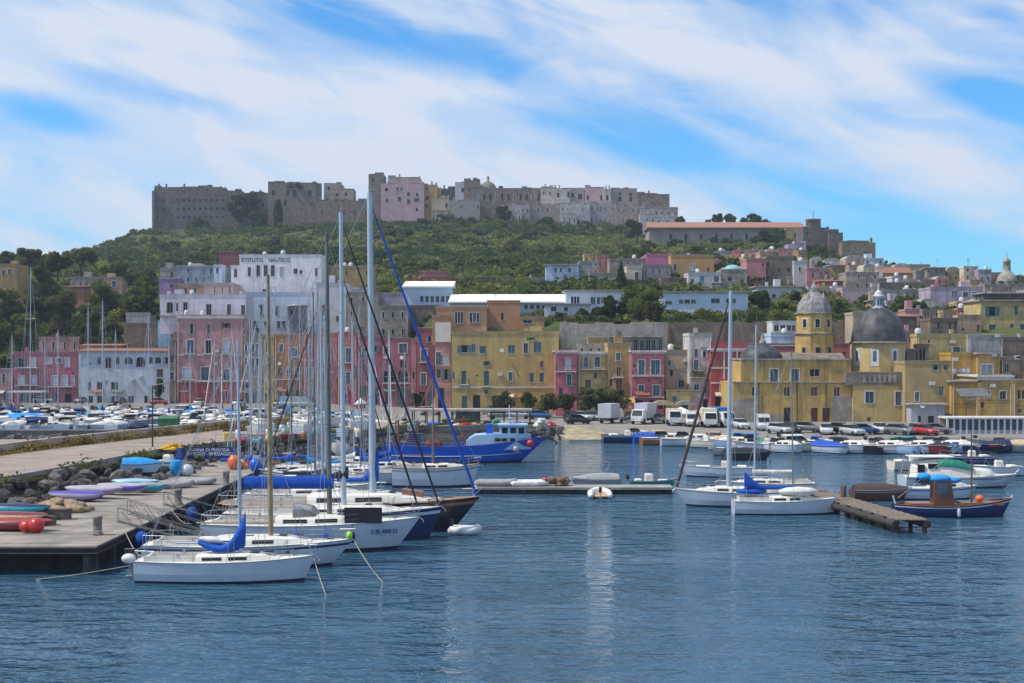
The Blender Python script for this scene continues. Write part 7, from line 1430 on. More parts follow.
# dry weeds
g = np.random.default_rng(8); P = []; P2 = []
for i in range(len(FE) - 3):
    a, b_ = np.array(FE[i]), np.array(FE[i + 1]); k = 1500
    t = g.uniform(0, 1, k)[:, None]; xy = a + (b_ - a) * t; xy[:, 0] += .7 + np.abs(g.normal(0, .55, k)); hh = np.abs(g.normal(0, .33, k)) * (.5 + .8 * (np.sin(xy[:, 1] * .8) > -.3))
    P.append(np.column_stack([xy, 3 + hh]))
for i in range(1, len(NE) - 2):
    a, b_ = np.array(NE[i]), np.array(NE[i + 1]); k = 900; t = g.uniform(0, 1, k)[:, None]; xy = a + (b_ - a) * t; xy[:, 0] += .3 + np.abs(g.normal(0, .6, k)); hh = np.abs(g.normal(0, .3, k)) * (np.sin(xy[:, 1] * .5) > 0)
    P2.append(np.column_stack([xy, 2.8 + hh]))
for nm, pp_, lf, lb in (('dry_weeds', P, 'dry', 'dry orange-brown weeds at the foot of the pale parapet wall'), ('weeds', P2, 'olive', 'green weeds along the kerb above the boulders')):
    o = bpy.data.objects.new(nm, leafmesh(nm, np.concatenate(pp_), .26, LEAF[lf], 2)); COL.objects.link(o); tag(o, lb, 'weeds', kind='stuff')
# pier
pr = empty('pier', (-29, 80, 0), 'low concrete pier on dark piles in the left foreground, loaded with boat gear', 'pier')
PD = mat('pier_deck', (.27, .235, .20), .92, .25, .45, stain=.8, bump=.35)
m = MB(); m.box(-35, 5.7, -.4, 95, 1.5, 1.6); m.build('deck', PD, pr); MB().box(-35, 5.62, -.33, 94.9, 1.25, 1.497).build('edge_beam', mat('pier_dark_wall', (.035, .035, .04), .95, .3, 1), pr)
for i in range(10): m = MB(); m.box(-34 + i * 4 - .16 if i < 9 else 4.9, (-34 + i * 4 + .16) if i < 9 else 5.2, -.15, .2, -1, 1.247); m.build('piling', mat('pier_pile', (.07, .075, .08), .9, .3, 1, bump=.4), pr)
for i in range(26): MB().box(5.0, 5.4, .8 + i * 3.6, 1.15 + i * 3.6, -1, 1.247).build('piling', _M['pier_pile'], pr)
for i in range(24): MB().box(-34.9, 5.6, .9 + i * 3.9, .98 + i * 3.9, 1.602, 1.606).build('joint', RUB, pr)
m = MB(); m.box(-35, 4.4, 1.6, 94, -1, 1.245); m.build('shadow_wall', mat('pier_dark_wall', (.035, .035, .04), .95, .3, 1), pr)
MB().path([(-35, -.47, 1.2), (5.78, -.47, 1.2), (5.78, 94, 1.2)], .07, 5).build('fender_strip', RUB, pr)
# boulders
rocks = []
rm = [mat('boulder_dark', (.060, .057, .058), .95, .35, .9, bump=.6), mat('boulder_grey', (.12, .11, .105), .95, .35, .9, bump=.6)]
for k in range(6):
    q = random.Random(k + 200); bm_ = MB(); n1 = 8; n2 = 5; rings = []
    for i in range(n2 + 1):
        th = PI * (i + .02) / (n2 + .04); rings.append([((math.sin(th) * math.cos(a) * q.uniform(.75, 1.2)) * 1.15, math.sin(th) * math.sin(a) * q.uniform(.75, 1.2), -math.cos(th) * q.uniform(.6, .85)) for a in [2 * PI * j / n1 for j in range(n1)]])
    bm_.loft(rings, smooth=False); o = bm_.build('boulder', rm[k % 2]); tag(o, 'dark boulder in the bank between road and pier' if k % 2 == 0 else 'grey boulder in the bank between road and pier', 'boulder', 'boulders of the breakwater bank'); rocks.append(o)
q = random.Random(9); first = set(); cnt = 0
def nex(Y): return float(np.interp(Y, [p[1] for p in NE], [p[0] for p in NE]))
for i in range(285):
    Y = 84 + 95 * (i / 285) ** .9; u = q.random(); w = 6.2 - max(0, (Y - 118)) * .035; X = nex(Y) + .6 + u * w; z = 2.75 - u * 1.5 + q.uniform(-.15, .2); k = q.randrange(6); r = q.uniform(.34, .80)
    if Y > 128: r *= .8; z -= .45 * min(1, (Y - 128) / 10)
    o = rocks[k] if k not in first else rocks[k].copy()
    if k in first: COL.objects.link(o)
    first.add(k); o.location = (X, Y, z); o.rotation_euler = (q.uniform(0, 6), q.uniform(-.5, .5), q.uniform(0, 6)); o.scale = (r, r, r * q.uniform(.7, 1))
m = MB(); b_ = []   # fill bed under the boulders
for i, Y in enumerate(range(72, 190, 6)): b_.append([(nex(Y) - .2, Y, 2.4), (nex(Y) + 3, Y, 1.5), (nex(Y) + 7.2, Y, .2), (nex(Y) + 7.2, Y, -1)])
m.loft(b_, closed=False, caps=False); struct(m.build('rock_bank', mat('bank_rubble', (.045, .043, .042), .95, .4, .8, bump=.8)))
q = random.Random(19)
for i in range(14):
    o = rocks[i % 6].copy(); COL.objects.link(o); px = 6 + i * 4.6; o.location = (PX(px, 186), 187 + q.uniform(-1, 1), .5); o.scale = (q.uniform(.7, 1.3),) * 3; o.rotation_euler = (i, i * .4, i); o['label'] = 'dark boulder at the foot of the mole wall'; o['group'] = 'boulders at the foot of the mole wall'

# ---- gear on the pier
def kayak(label, X, Y, L, rz, c1, c2, z=1.6, w=.75):
    m = MB(); rings = []; n = 12
    for i in range(n + 1):
        u = i / n; s = max(.12, math.sin(PI * u) ** .4); rings.append([(-L / 2 + L * u, w / 2 * s * math.cos(a), .40 + (.40 * s) * math.sin(a) + .2 * (2 * u - 1) ** 4) for a in [2 * PI * k / 12 for k in range(12)]])
    m.loft(rings); m.mats = [PNT[c1], PNT[c2]] if isinstance(c1, str) else [c1, c2]
    m.m = []; m.m = [1 if (j % 12) in (0, 11, 5, 6) else 0 for j in range(n * 12)] + [0, 0]
    o = m.build('kayak', None, None, (X, Y, z)); o.rotation_euler = (0, 0, rz); tag(o, label, 'kayak'); return o
PU = mat('kayak_lilac', (.27, .22, .33), .7, .15, 1); PW = mat('kayak_pale', (.38, .35, .39), .7, .1, 1); PB = mat('kayak_blueviolet', (.08, .07, .36), .4, .1, 1)
kayak('blue-violet upturned kayak at the front of the lilac stack on the pier', -31.6, 103.3, 4.2, R(-4), PB, PU, 1.6, 1.5)
kayak('pale lilac upturned kayak in the middle of the stack on the pier', -31.0, 105.4, 4.4, R(-6), PW, PU, 1.8, 1.6)
kayak('pale grey-violet kayak at the back of the stack on the pier', -29.6, 108.0, 4.0, R(-7), PW, PB, 1.75, 1.4)
kayak('blue upturned kayak behind the lilac stack', -29.8, 112.5, 3.8, R(-3), PNT['lightblue'], CV['teal'], 1.65, 1.1)
kayak('sky blue canoe lying near the grey dinghies on the pier', -28.0, 109.6, 2.9, R(2), CV['grey'], CV['teal'], 1.62, .9)
kayak('red boat with a pointed bow at the left edge of the pier', -30.4, 86.6, 5.0, R(-3), mat('faded_red', (.30, .045, .04), .6, .25, 2), PNT['maroon'], 1.62, 1.5)
kayak('dark red boat hull stacked behind the pointed red one', -31.4, 89.2, 4.6, R(-2), PNT['maroon'], CV['tan'], 1.7, 1.5)
kayak('teal-blue boat hull at the back of the red stack on the pier', -32.2, 92, 4.8, R(-3), PNT['navy'], CV['teal'], 1.9, 1.3)
m = MB(); m.ball((0, 0, .48), .48, 14); m.ball((-.62, .1, .4), .4, 10, 1.2, 1, .9); m.tube((.3, -.4, .6), (.42, -.55, .75), .05)
tag(m.build('mooring_buoy', PNT['red'], None, (PX(36.5, 85.3), 85.3, 1.6)), 'glossy red round mooring buoy at the front of the pier', 'buoy')
m = MB(); m.box(-1.6, 0, -.35, .35, 0, .62); m.box(-1.62, .02, -.37, .37, .62, .68); m.box(-1.3, -.1, -.36, -.35, .1, .5)
tag(m.build('wooden_crate', mat('crate_wood', (.13, .105, .09), .95, .3, 2, bump=.4), None, (PX(70, 92.5), 92.5, 1.6)), 'long dark wooden crate in front of the tan net heap', 'crate')
m = MB(); m.box(-1.2, 0, -.3, .3, 0, .5); m.box(-1.1, -.1, -.32, .32, .5, .56)
tag(m.build('wooden_crate', mat('crate_wood', (.13,) * 3), None, (PX(55, 89.5), 89.5, 1.6)), 'smaller dark wooden crate right behind the red mooring buoy', 'crate')
def heap(label, X, Y, w, h, m_, name='net_pile', cat='nets', z=1.6, n=26, seed=1, r=.3):
    q = random.Random(seed); mb = MB()
    for i in range(n):
        a = q.uniform(0, 2 * PI); d = q.random() ** .6; mb.ball((math.cos(a) * d * w / 2, math.sin(a) * d * w / 2 * .7, h * (1 - d) * q.uniform(.4, .9) + r * .3), r * q.uniform(.7, 1.3), 8, 1.2, 1, .6)
    return tag(mb.build(name, m_, None, (X, Y, z)), label, cat)
NETT = mat('net_tan', (.42, .30, .19), .95, .3, 5, bump=.8); NETY = mat('net_yellow', (.62, .38, .03), .95, .3, 5, bump=.8); NETB = mat('net_brown', (.13, .095, .07), .95, .35, 4, bump=.8)
heap('tan heap of fishing nets behind the long wooden crate', PX(62, 97), 97, 3.6, .9, NETT, n=40, seed=2, r=.42)
heap('brown heap of old nets and planks at the left of the tan one', PX(32, 99), 99, 3.2, .6, NETB, n=30, seed=3, r=.34)
for px, yb_, lb in ((97.5, 537, 'grey stone bollard at the front corner of the pier'), (178, 507, 'dark bollard halfway along the pier edge'), (226, 487, 'bollard at the far part of the pier edge')):
    Y = WY(yb_ - 2, 1.6); m = MB(); m.lathe([(.34, 0), (.34, .1), (.27, .15), (.27, .95), (.31, 1.0), (.31, 1.12), (.1, 1.16)], 12); tag(m.build('bollard', mat('bollard_stone', (.20, .185, .17), .9, .25, 2, bump=.4), None, (PX(px, Y), Y, 1.6)), lb, 'bollard')
for X, Y, lb in ((-23.1, 87, 'round blue plastic fender hanging on the pier side nearest the front'), (-23.1, 100.5, 'second round blue fender hanging farther along the pier side')):
    m = MB(); m.ball((0, 0, 0), .42, 12, 1, 1, 1.25); m.tube((0, 0, .5), (-.3, 0, .8), .03); tag(m.build('fender', CV['blue'], None, (X + .45, Y, 1.0)), lb, 'fender')
# boarding planks / ladders
for k, (X, Y, L, rz, lb) in enumerate([(-21.0, 85, 5.0, .1, 'slanting metal gangway by the stern of the nearest sailboat'), (-21.4, 88.6, 5.2, -.15, 'second slanting metal gangway behind the first one'), (-20.8, 94.5, 4.6, .1, 'metal gangway leading to the navy yacht')]):
    m = MB()
    for s in (-.25, .25):
        m.tube((-L / 2, s, .1), (L / 2, s, 1.5 - .0), .04, n=5); m.tube((-L / 2, s, .9), (L / 2, s, 2.3), .025, n=4)
        for i in range(7): u = i / 6; m.tube((-L / 2 + L * u, s, .1 + 1.4 * u), (-L / 2 + L * min(1, u + .12), s, .9 + 1.4 * u), .018, n=4)
    for i in range(14): u = (i + .5) / 14; m.tube((-L / 2 + L * u, -.25, .1 + 1.4 * u), (-L / 2 + L * u, .25, .1 + 1.4 * u), .022, n=4)
    o = m.build('gangway', mat('gangway_metal', (.16, .15, .14), .6, .3, 2), None, (X, Y, .9)); o.rotation_euler = (0, 0, rz + PI); tag(o, lb, 'gangway')
for k, (a, b2, sag, lb) in enumerate([((-23.2, 85.3, 1.7), (-19.9, 78.0, 1.2), .5, 'mooring rope from the pier to the nearest sailboat'), ((-36, 79.3, .3), (-20.0, 77.6, 1.0), .8, 'long pale rope hanging along the pier front'), ((-23.2, 97, 1.7), (-20.3, 90, 1.6), .3, 'mooring rope of the large white yacht'),
        ((-34, 84.2, 1.72), (-23.6, 84.2, 1.9), .12, 'rope lying across the pier to the front bollard'), ((-27, 96, 1.72), (-23.4, 93, 1.75), .03, 'yellowish rope stretched along the pier behind the front bollard'), ((-9.2, 83, 1.4), (-6.0, 74.5, -.3), .3, 'thin mooring line sloping into the water from the striped sailboat'), ((-10.9, 78.3, 1.1), (-9, 71, -.3), .2, 'thin mooring line at the bow of the nearest sailboat')]):
    A, B_ = Vector(a), Vector(b2); m = MB(); m.path([A.lerp(B_, i / 10) - Vector((0, 0, sag * math.sin(PI * i / 10))) for i in range(11)], .028, 4); tag(m.build('mooring_rope', ROPE), lb, 'rope')
# dinghies and tubs farther along
GX = 'gear stored along the pier'
rib('grey folded inflatable on the middle of the pier', -27.2, 113.5, 3.4, R(20), 'grey', False, 1.6, GX)
rib('second grey inflatable beside the first on the pier', -25.9, 116.5, 3.2, R(-10), 'grey', False, 1.6, GX)
motorboat('small blue and white boat on the boulders by the road', -31.8, 122.5, 3.6, R(5), 'covered', 'lightblue', 'white', 'sky', GX, 2.0, ob=False)
motorboat('white dinghy hull with a round blue tank behind it near the boulders', -30.3, 126.5, 3.0, R(-10), 'open', 'white', 'blue', 'white', GX, 1.9, ob=False)
m = MB(); m.lathe([(.02, 0), (.5, .02), (.5, 1.3), (.42, 1.4), (.02, 1.42)], 14); tag(m.build('barrel', CV['sky'], None, (-29.3, 124, 1.6)), 'sky blue plastic drum standing at the foot of the boulders', 'drum')
m = MB(); m.ball((0, 0, .5), .6, 12, 1, 1, .9); tag(m.build('buoy', PNT['white'], None, (-28.4, 124.2, 1.6)), 'white ball buoy beside the sky blue drum', 'buoy')
for i, (X, Y, c, r, lb) in enumerate([(-25.6, 131, 'orange', .62, 'bright orange buoy heap left of the blue banner foot'), (-25.1, 131.8, 'yellow', .4, 'small yellow buoy on the orange ones'), (-23.3, 129, 'blue', .55, 'deep blue crate-like float right of the orange buoy')]):
    m = MB(); m.ball((0, 0, r), r, 12, 1, 1, 1.2); m.ball((r * .9, .3, r * .6), r * .6, 10); tag(m.build('float', PNT[c], None, (X, Y, 1.6)), lb, 'buoy')
for i in range(7):
    m = MB(); s = .75; m.box(-s, s, -.4, .4, 0, .14); 
    for zz in (.22, .4, .58): m.box(-s, s, -.42, -.38, zz, zz + .1); m.box(-s, s, .38, .42, zz, zz + .1)
    for c in (-s, s - .08): m.box(c, c + .08, -.42, .42, .14, .68)
    cc = ['red', 'grey', 'wood', 'white', 'teal', 'wood', 'grey'][i]
    tag(m.build('fish_crate', PNT[cc], None, (-24.4 + (i % 3) * 1.0 - i * .3, 133 + i * 2.0, 1.6 + .0)), ['red', 'light grey', 'brown', 'white', 'teal', 'second brown', 'dull grey'][i] + ' slatted fish crate on the far part of the pier', 'crate', GX)
# blue banner with two lines of white lettering
Y = 139; bn = empty('banner', (PX(209, Y), Y, 1.6), 'dark blue banner with two lines of white lettering on a frame above the pier', 'banner')
m = MB(); m.box(PX(186, Y) - PX(209, Y), PX(237, Y) - PX(209, Y), -.04, .04, PZ(458.5, Y) - 1.6, PZ(447, Y) - 1.6); cl = m.build('banner_cloth', CV['navy'], bn); cl.data.materials[0] = mat('banner_blue', (.012, .045, .20), .7, .1, 1)
LW = mat('banner_white', (.8, .8, .8), .7, .03, 2)
text('MARINA DI PROCIDA', .30, (0, -.06, PZ(451.3, Y) - 1.6), LW, bn, width=4.0, depth=.01)
text('ORMEGGIO - RIMESSAGGIO', .34, (0, -.06, PZ(455.4, Y) - 1.6), LW, bn, width=4.6, depth=.01)
m = MB()
for px in (186, 211, 237): m.tube((PX(px, Y) - PX(209, Y), .08, -.3), (PX(px, Y) - PX(209, Y), .08, PZ(446, Y) - 1.6), .05)
m.build('frame', IRON, bn)
Y = 135; m = MB(); rr_ = []
for i in range(7):
    u = i / 6; rr_.append([(PX(166, Y) + (PX(186, Y) - PX(166, Y)) * u, Y + .3 * math.sin(5 * u), PZ(450 - 3 * u, Y)), (PX(166, Y) + (PX(186, Y) - PX(166, Y)) * u, Y + .3 * math.sin(5 * u + 1), PZ(464 - 9 * u ** 2, Y))])
m.loft(rr_, closed=False, caps=False); m.loft([[(p[0], p[1] + .04, p[2]) for p in r2] for r2 in rr_], closed=False, caps=False)
tag(m.build('tarpaulin', mat('banner_blue', (.01,) * 3)), 'loose dark blue tarpaulin hanging left of the banner', 'tarpaulin')
heap('yellow net heap piled on the bin beside the road', PX(172, 136), 136, 2.2, .8, NETY, z=3.0, n=30, seed=5, r=.3)
m = MB(); m.box(-1.1, 1.1, -.6, .6, 0, 1.15); m.box(-1.15, 1.15, -.65, .65, 1.15, 1.25); tag(m.build('bin', mat('banner_blue', (.01,) * 3), None, (PX(172, 136), 136, 1.75)), 'blue container carrying the yellow nets', 'bin')
m = MB(); m.box(-1.1, 1.1, -.7, .7, .2, 1.7); m.prism([(-.75, 1.7), (.75, 1.7), (.6, 2.0), (-.6, 1.9)], 'x', -1.15, 1.15); m.box(.2, .6, -.73, -.7, 1.2, 1.6)
tag(m.build('dumpster', mat('bin_green', (.03, .14, .06), .6, .2, 1), None, (PX(169, 166), 166, 2.9)), 'green lidded dumpster standing on the road', 'bin')
# posts and lamps
def lamp(label, px, yt, yb_, Y, arm=True, name='street_lamp'):
    r = empty(name, (PX(px, Y), Y, PZ(yb_, Y)), label, 'street lamp'); H_ = PZ(yt, Y) - PZ(yb_, Y)
    m = MB(); m.tube((0, 0, 0), (0, 0, H_), .09, .055, 8); m.lathe([(.16, 0), (.16, .35), (.1, .4)], 8); m.build('pole', IRON, r)
    if arm: m = MB(); m.tube((0, 0, H_ - .05), (1.1, 0, H_ + .15), .04); m.loft([[(1.0 + a, c, H_ + zz) for a, c in ((0, -.15), (.6, -.12), (.6, .12), (0, .15))] for zz in (.08, .2)], smooth=False); m.build('lamp_head', PNT['grey'], r)
    return r
lamp('thin lamp post on the road left of the banner', 152.5, 385, 455, 141)
lamp('lamp post rising behind the banner', 238, 392, 452, 160)
lamp('street lamp on the quay before the salmon house', 345, 372, 404, 262); lamp('street lamp on the quay before the pink houses', 402, 378, 408, 240)
lamp('lamp post on the quay left of the church door', 762, 396, 425, 203, False); lamp('lamp post by the right houses before the lean-to', 966, 400, 428, 203)
# tarp-covered boats stored on the breakwater
def tarp(label, px, yt, yb_, Y, wpx, cv, seed=0, cv2=None):
    q = random.Random(seed); w = wpx * Y / F; h = PZ(yt, Y) - PZ(yb_, Y); mb = MB(); n = 12; rings = []
    for i in range(n + 1):
        u = i / n; s = max(.12, math.sin(PI * (.06 + .88 * u)) ** .55); hh = h * (.55 + .45 * math.sin(PI * u * .9 + .3)) * (1 + .10 * math.sin(u * 11 + seed)) * (s ** .5)
        rings.append([(-w / 2 + w * u, 1.25 * s * cc_, hh * zz_ * (1 + q.uniform(-.05, .05))) for cc_, zz_ in ((-1, 0), (-1.05, .35), (-.7, .75), (-.25, .97), (.25, .97), (.7, .75), (1.05, .35), (1, 0))])
    mb.loft(rings, closed=False, caps=True); o = mb.build('covered_boat', CV[cv], None, (PX(px, Y), Y, PZ(yb_, Y))); o.rotation_euler = (0, 0, q.uniform(-.3, .3)); return tag(o, label, 'covered boat', 'tarpaulined boats stored on the breakwater')
tarp('boat under a teal-green tarpaulin left of the masts', 283, 427, 446, 172, 26, 'green', 1); tarp('boat under a dark blue tarpaulin before the teal-green one', 284, 433, 450, 165, 32, 'teal', 2)
tarp('boat under a sky-blue tarpaulin between wooden mast and grey mast', 303, 427, 440, 176, 22, 'sky', 3); tarp('boat under a rumpled sky-blue tarpaulin with white hull nearby', 308, 434, 448, 168, 22, 'sky', 4)
tarp('small sky-blue tarpaulin lying low left of the grey mast', 290, 461, 467, 146, 24, 'sky', 5); tarp('boat under a green tarpaulin behind the white masts', 325, 430, 446, 172, 18, 'green', 6)
tarp('boat under a bright blue tarpaulin right of the white masts', 357, 425, 440, 176, 22, 'sky', 7); tarp('white wrapped boat hull on the breakwater behind the wooden mast', 262, 436, 448, 170, 24, 'white', 8)
tarp('yellow-sheeted heap above the banner', 235, 438, 448, 160, 26, 'tan', 9)
tarp('white boat hull wrapped in plastic right of the yellow-sheeted heap', 216, 434, 444, 168, 22, 'white', 10); tarp('grey covered boat left of the trawler stern', 340, 440, 456, 160, 26, 'grey', 11); tarp('dark covered boat beyond the trawler stern', 375, 436, 450, 174, 28, 'navy', 12)
q = random.Random(44)
for i in range(60):
    px = q.uniform(215, 420); Y = q.uniform(146, 196); z0 = float(np.interp(Y, [150, 168, 184, 200], [2.9, 2.8, 2.3, 1.8])); t = i % 4; c = q.choice(['white', 'red', 'grey', 'wood', 'teal', 'yellow', 'cream', 'navy']); m = MB()
    if t == 0: m.lathe([(.3, 0), (.32, .4), (.3, .9), (.1, .92)], 10); nm, ct = 'drum', 'drum'
    elif t == 1:
        for k in range(4): m.box(-.6, .6, -.4, .4, .25 * k, .25 * k + .17)
        nm, ct = 'pallet_stack', 'pallets'
    elif t == 2: m.ball((0, 0, .4), .42, 10); m.ball((.6, .2, .3), .32, 8); m.ball((.2, .5, .3), .3, 8); nm, ct = 'buoy', 'buoys'
    else:
        m.loft([[(-1.5 + 3 * u, .6 * math.sin(PI * (.1 + .8 * u)) * cc_, .55 * zz_) for cc_, zz_ in ((-1, .9), (-.6, .1), (.6, .1), (1, .9))] for u in (0, .2, .5, .8, 1)], closed=False, caps=True); m.box(-.6, .6, -.5, .5, .3, .42); nm, ct = 'rowing_boat', 'rowing boat'
    o = m.build(nm, PNT[c], None, (PX(px, Y), Y, z0)); o.rotation_euler = (0, 0, q.uniform(0, 3)); tag(o, f'{c} {ct} stored among the gear on the breakwater behind the yachts', ct, 'gear stored on the breakwater behind the yachts')
for i, (px, Y, yt) in enumerate([(308, 168, 300), (318, 176, 290), (359, 178, 310), (326, 182, 330), (261, 172, 335)]):
    o = sailboat(['laid-up sailboat with a thin mast left of the dark grey mast', 'laid-up sailboat with the taller thin mast by the dark grey mast', 'laid-up sailboat with a mast between the two white masts', 'laid-up sailboat with a short mast behind the dark grey mast', 'laid-up sailboat left of the wooden mast'][i], PX(px, Y), Y, 8.5, R([80, 100, 95, 70, 110][i]), fb=1.2, mh=PZ(yt, Y) - 2.2, mr=.08, mm=[ALU, DMAST, ALU, ALU, ALU][i], cover=['white', 'navy', None, 'sky', 'grey'][i], group='laid-up sailboats on the breakwater', details=False, spread=1, z=2.6)

# ================================================================== the far quay: jetty roof, vehicles, awnings
Y = 206; jt = empty('quay_shelter', (PX(447, Y), Y, 1.6), 'long flat pale roof on thin posts on the quay behind the trawler', 'shelter')
m = MB(); m.box(PX(410, Y) - PX(447, Y), PX(532, Y) - PX(447, Y), -1.5, 3, PZ(411, Y) - 1.6, PZ(409, Y) - 1.6); m.build('roof', ROOFC, jt)
for px in range(413, 531, 13):
    for yy_ in (-1.2, 2.6): MB().tube((PX(px, Y) - PX(447, Y), yy_, -.2), (PX(px, Y) - PX(447, Y), yy_, PZ(411, Y) - 1.6), .09).build('post', IRON, jt)
m = MB(); m.box(PX(455, Y) - PX(447, Y), PX(480, Y) - PX(447, Y), 2.7, 2.8, 0, PZ(412, Y) - 1.6); m.build('screen', mat('faded_blue_sheet', (.22, .36, .46), .8, .2, 1, streak=.4), jt)
m = MB(); m.prism([(PX(396, 214), 212), (PX(563, 212), 210), (PX(563, 204), 204), (PX(480, 200), 200), (PX(396, 204), 204)], 'z', -1.5, 1.62); struct(m.build('quay', mat('quay_stone', (.20, .175, .15), .95, .3, .5, stain=.5, bump=.3)))
m = MB(); m.prism([(4, 207.5), (21, 207), (20, 199.5), (8, 198)], 'z', -1.5, 0.0); m.v = [(a, b_, (c if c < -1 else (1.66 if b_ > 203 else .08))) for a, b_, c in m.v]; struct(m.build('slipway', mat('slipway_sand', (.34, .28, .18), .95, .25, .8, stain=.3)))
def car(label, X, Y, rz, col, kind='car', z=1.62, group='vehicles parked on the quay'):
    r = empty('parked_car' if kind == 'car' else 'van', (X, Y, z), label, 'car' if kind == 'car' else 'van', group, rz); m = MB()
    pm_ = mat('car_' + col, dict(white=(.52, .53, .55), silver=(.40, .42, .44), black=(.02, .02, .022), blue=(.03, .09, .25), red=(.4, .03, .03), grey=(.15, .16, .17), lightblue=(.25, .38, .5))[col], .25, .03, 1, spec=.6)
    L = 4.0 if kind == 'car' else 5.2; w = .84 if kind == 'car' else .95
    if kind == 'car': st = [(-2, .45, .72, .86), (-1.9, .3, .95, .95), (-1.2, .26, 1.0, 1), (0, .26, .98, 1), (1.1, .26, .93, 1), (1.7, .28, .82, .95), (1.95, .38, .66, .84)]
    else: st = [(-2.6, .35, 1.15, .96), (-2.5, .3, 1.2, 1), (0, .3, 1.2, 1), (1.6, .3, 1.12, 1), (2.35, .32, .95, .96), (2.6, .45, .8, .86)]
    m.loft([[(x_, -w * k, z0 + .08), (x_, -w * k, z1 - .15), (x_, -w * k * .92, z1), (x_, w * k * .92, z1), (x_, w * k, z1 - .15), (x_, w * k, z0 + .08), (x_, w * k * .8, z0), (x_, -w * k * .8, z0)] for x_, z0, z1, k in st]); bd = m.build('body', pm_, r)
    m = MB()
    g_ = [(-1.75, .95, .80), (-1.35, 1.36, .72), (.15, 1.40, .72), (1.0, .95, .80)] if kind == 'car' else [(-2.55, 1.18, .95), (-2.5, 2.15, .86), (1.0, 2.15, .86), (1.75, 1.13, .92)]
    m.loft([[(x_, -w * k, .9 if kind == 'car' else 1.1), (x_, -w * k * .96, zt), (x_, w * k * .96, zt), (x_, w * k, .9 if kind == 'car' else 1.1)] for x_, zt, k in g_], closed=False, caps=True, smooth=False); m.build('greenhouse', GL if kind == 'car' else pm_, bd)
    m = MB()
    if kind == 'car': m.box(-1.38, .18, -w * .70, w * .70, 1.37, 1.43); m.build('roof', pm_, bd)
    else: m.add([(1.07, -.72, 2.0), (1.07, .72, 2.0), (1.77, .76, 1.25), (1.77, -.76, 1.25)], [(0, 1, 2, 3)]); m.build('windscreen', GL, bd)
    for sx in (-L * .31, L * .31):
        for s in (-1, 1): m = MB(); m.tube((sx, s * w * .82, .32), (sx, s * w * 1.01, .32), .32, n=12); m.build('wheel', RUB, r)
    for s in (-1, 1): m = MB(); m.ball((L * .48, s * w * .66, .68 if kind == 'car' else .82), .11, 8, .6, 1.2, .8); m.build('headlight', PNT['white'], r)
    return r
def truck(label, X, Y, rz, cab='white', box='silver', bl=3.8, bh=2.2):
    r = empty('box_truck', (X, Y, 1.62), label, 'truck', 'vehicles parked on the quay', rz)
    cw = mat('truck_' + cab, dict(white=(.70, .70, .70), yellow=(.7, .6, .1), blue=(.02, .10, .35))[cab], .35, .04, 1); bx = mat('truckbox_' + box, dict(silver=(.42, .44, .48), white=(.66, .66, .66), blue=(.03, .14, .40), cream=(.62, .56, .40))[box], .5, .08, .8)
    m = MB(); m.loft([[(1.0, -.95, .5), (2.7, -.92, .5), (2.75, -.92, 1.2), (2.25, -.85, 2.15), (1.0, -.88, 2.2)], [(1.0, .95, .5), (2.7, .92, .5), (2.75, .92, 1.2), (2.25, .85, 2.15), (1.0, .88, 2.2)]], smooth=False); c = m.build('cab', cw, r)
    m = MB(); m.add([(2.74, -.8, 1.28), (2.74, .8, 1.28), (2.32, .75, 2.08), (2.32, -.75, 2.08)], [(0, 1, 2, 3)]); m.v = [(a + .02, b_, z_) for a, b_, z_ in m.v]; m.build('windscreen', GL, c)
    m = MB(); m.box(.95 - bl, .95, -1.05, 1.05, .85, .85 + bh); m.build('cargo_box', bx, r)
    m = MB(); m.box(.9 - bl, 2.6, -.5, .5, .45, .83); m.build('chassis', IRON, r)
    for sx in (2.0, 1.3 - bl + .6):
        for s in (-1, 1): m = MB(); m.tube((sx, s * .72, .42), (sx, s * 1.0, .42), .42, n=12); m.build('wheel', RUB, r)
    for s in (-1, 1): m = MB(); m.box(2.74, 2.79, s * .7 - .15, s * .7 + .15, .72, .92); m.build('headlight', PNT['white'], r)
    return r
truck('grey box truck seen from behind near the slipway', PX(611, 214), 214, R(62), 'white', 'silver', 3.4, 2.1)
truck('white delivery truck with a grey box facing the water', PX(643, 212), 212, R(-115), 'white', 'silver', 3.9, 2.2)
truck('white truck left of the slanting brown jib', PX(674, 208), 208, R(-92), 'white', 'cream', 3.2, 1.5)
truck('white truck with a yellowish box right of the slanting brown jib', PX(709, 203), 203, R(-92), 'white', 'cream', 3.4, 1.8)
truck('truck with a blue box beside the yellowish one', PX(722, 204), 204, R(-75), 'white', 'blue', 4.0, 1.9)
car('white van behind the slanting brown jib', PX(692, 205), 205, R(-95), 'white', 'van')
car('white car just left of the grey church wall', PX(741, 198), 198, R(-80), 'white'); car('white van in front of the pale grey church wall', PX(763, 195), 195, R(-95), 'white', 'van')
cl_ = ['silver', 'black', 'grey', 'white', 'black', 'silver', 'blue', 'white', 'grey', 'silver', 'red', 'grey']
dn = ['below the church side door', 'right of the church side door', 'below the pair of red church doors', 'below the grey rendered patch of the church', 'at the church corner', 'below the dome', 'below the blue church window', 'right of the blue church window', 'left of the white lean-to', 'before the white lean-to', 'right of the white lean-to', 'at the left end of the colonnade']
for i in range(12):
    px = 780 + i * 14.6 + 4 * math.sin(i * 5); Y = shore(px) + 5.5 + (i * 7 % 5) * 1.1; car(f'{cl_[i]} car parked on the quay {dn[i]}', PX(px, Y), Y, R([-60, -85, -30, -100, -45, -70, 10, -95, -50, -120, -65, -20][i]), cl_[i])
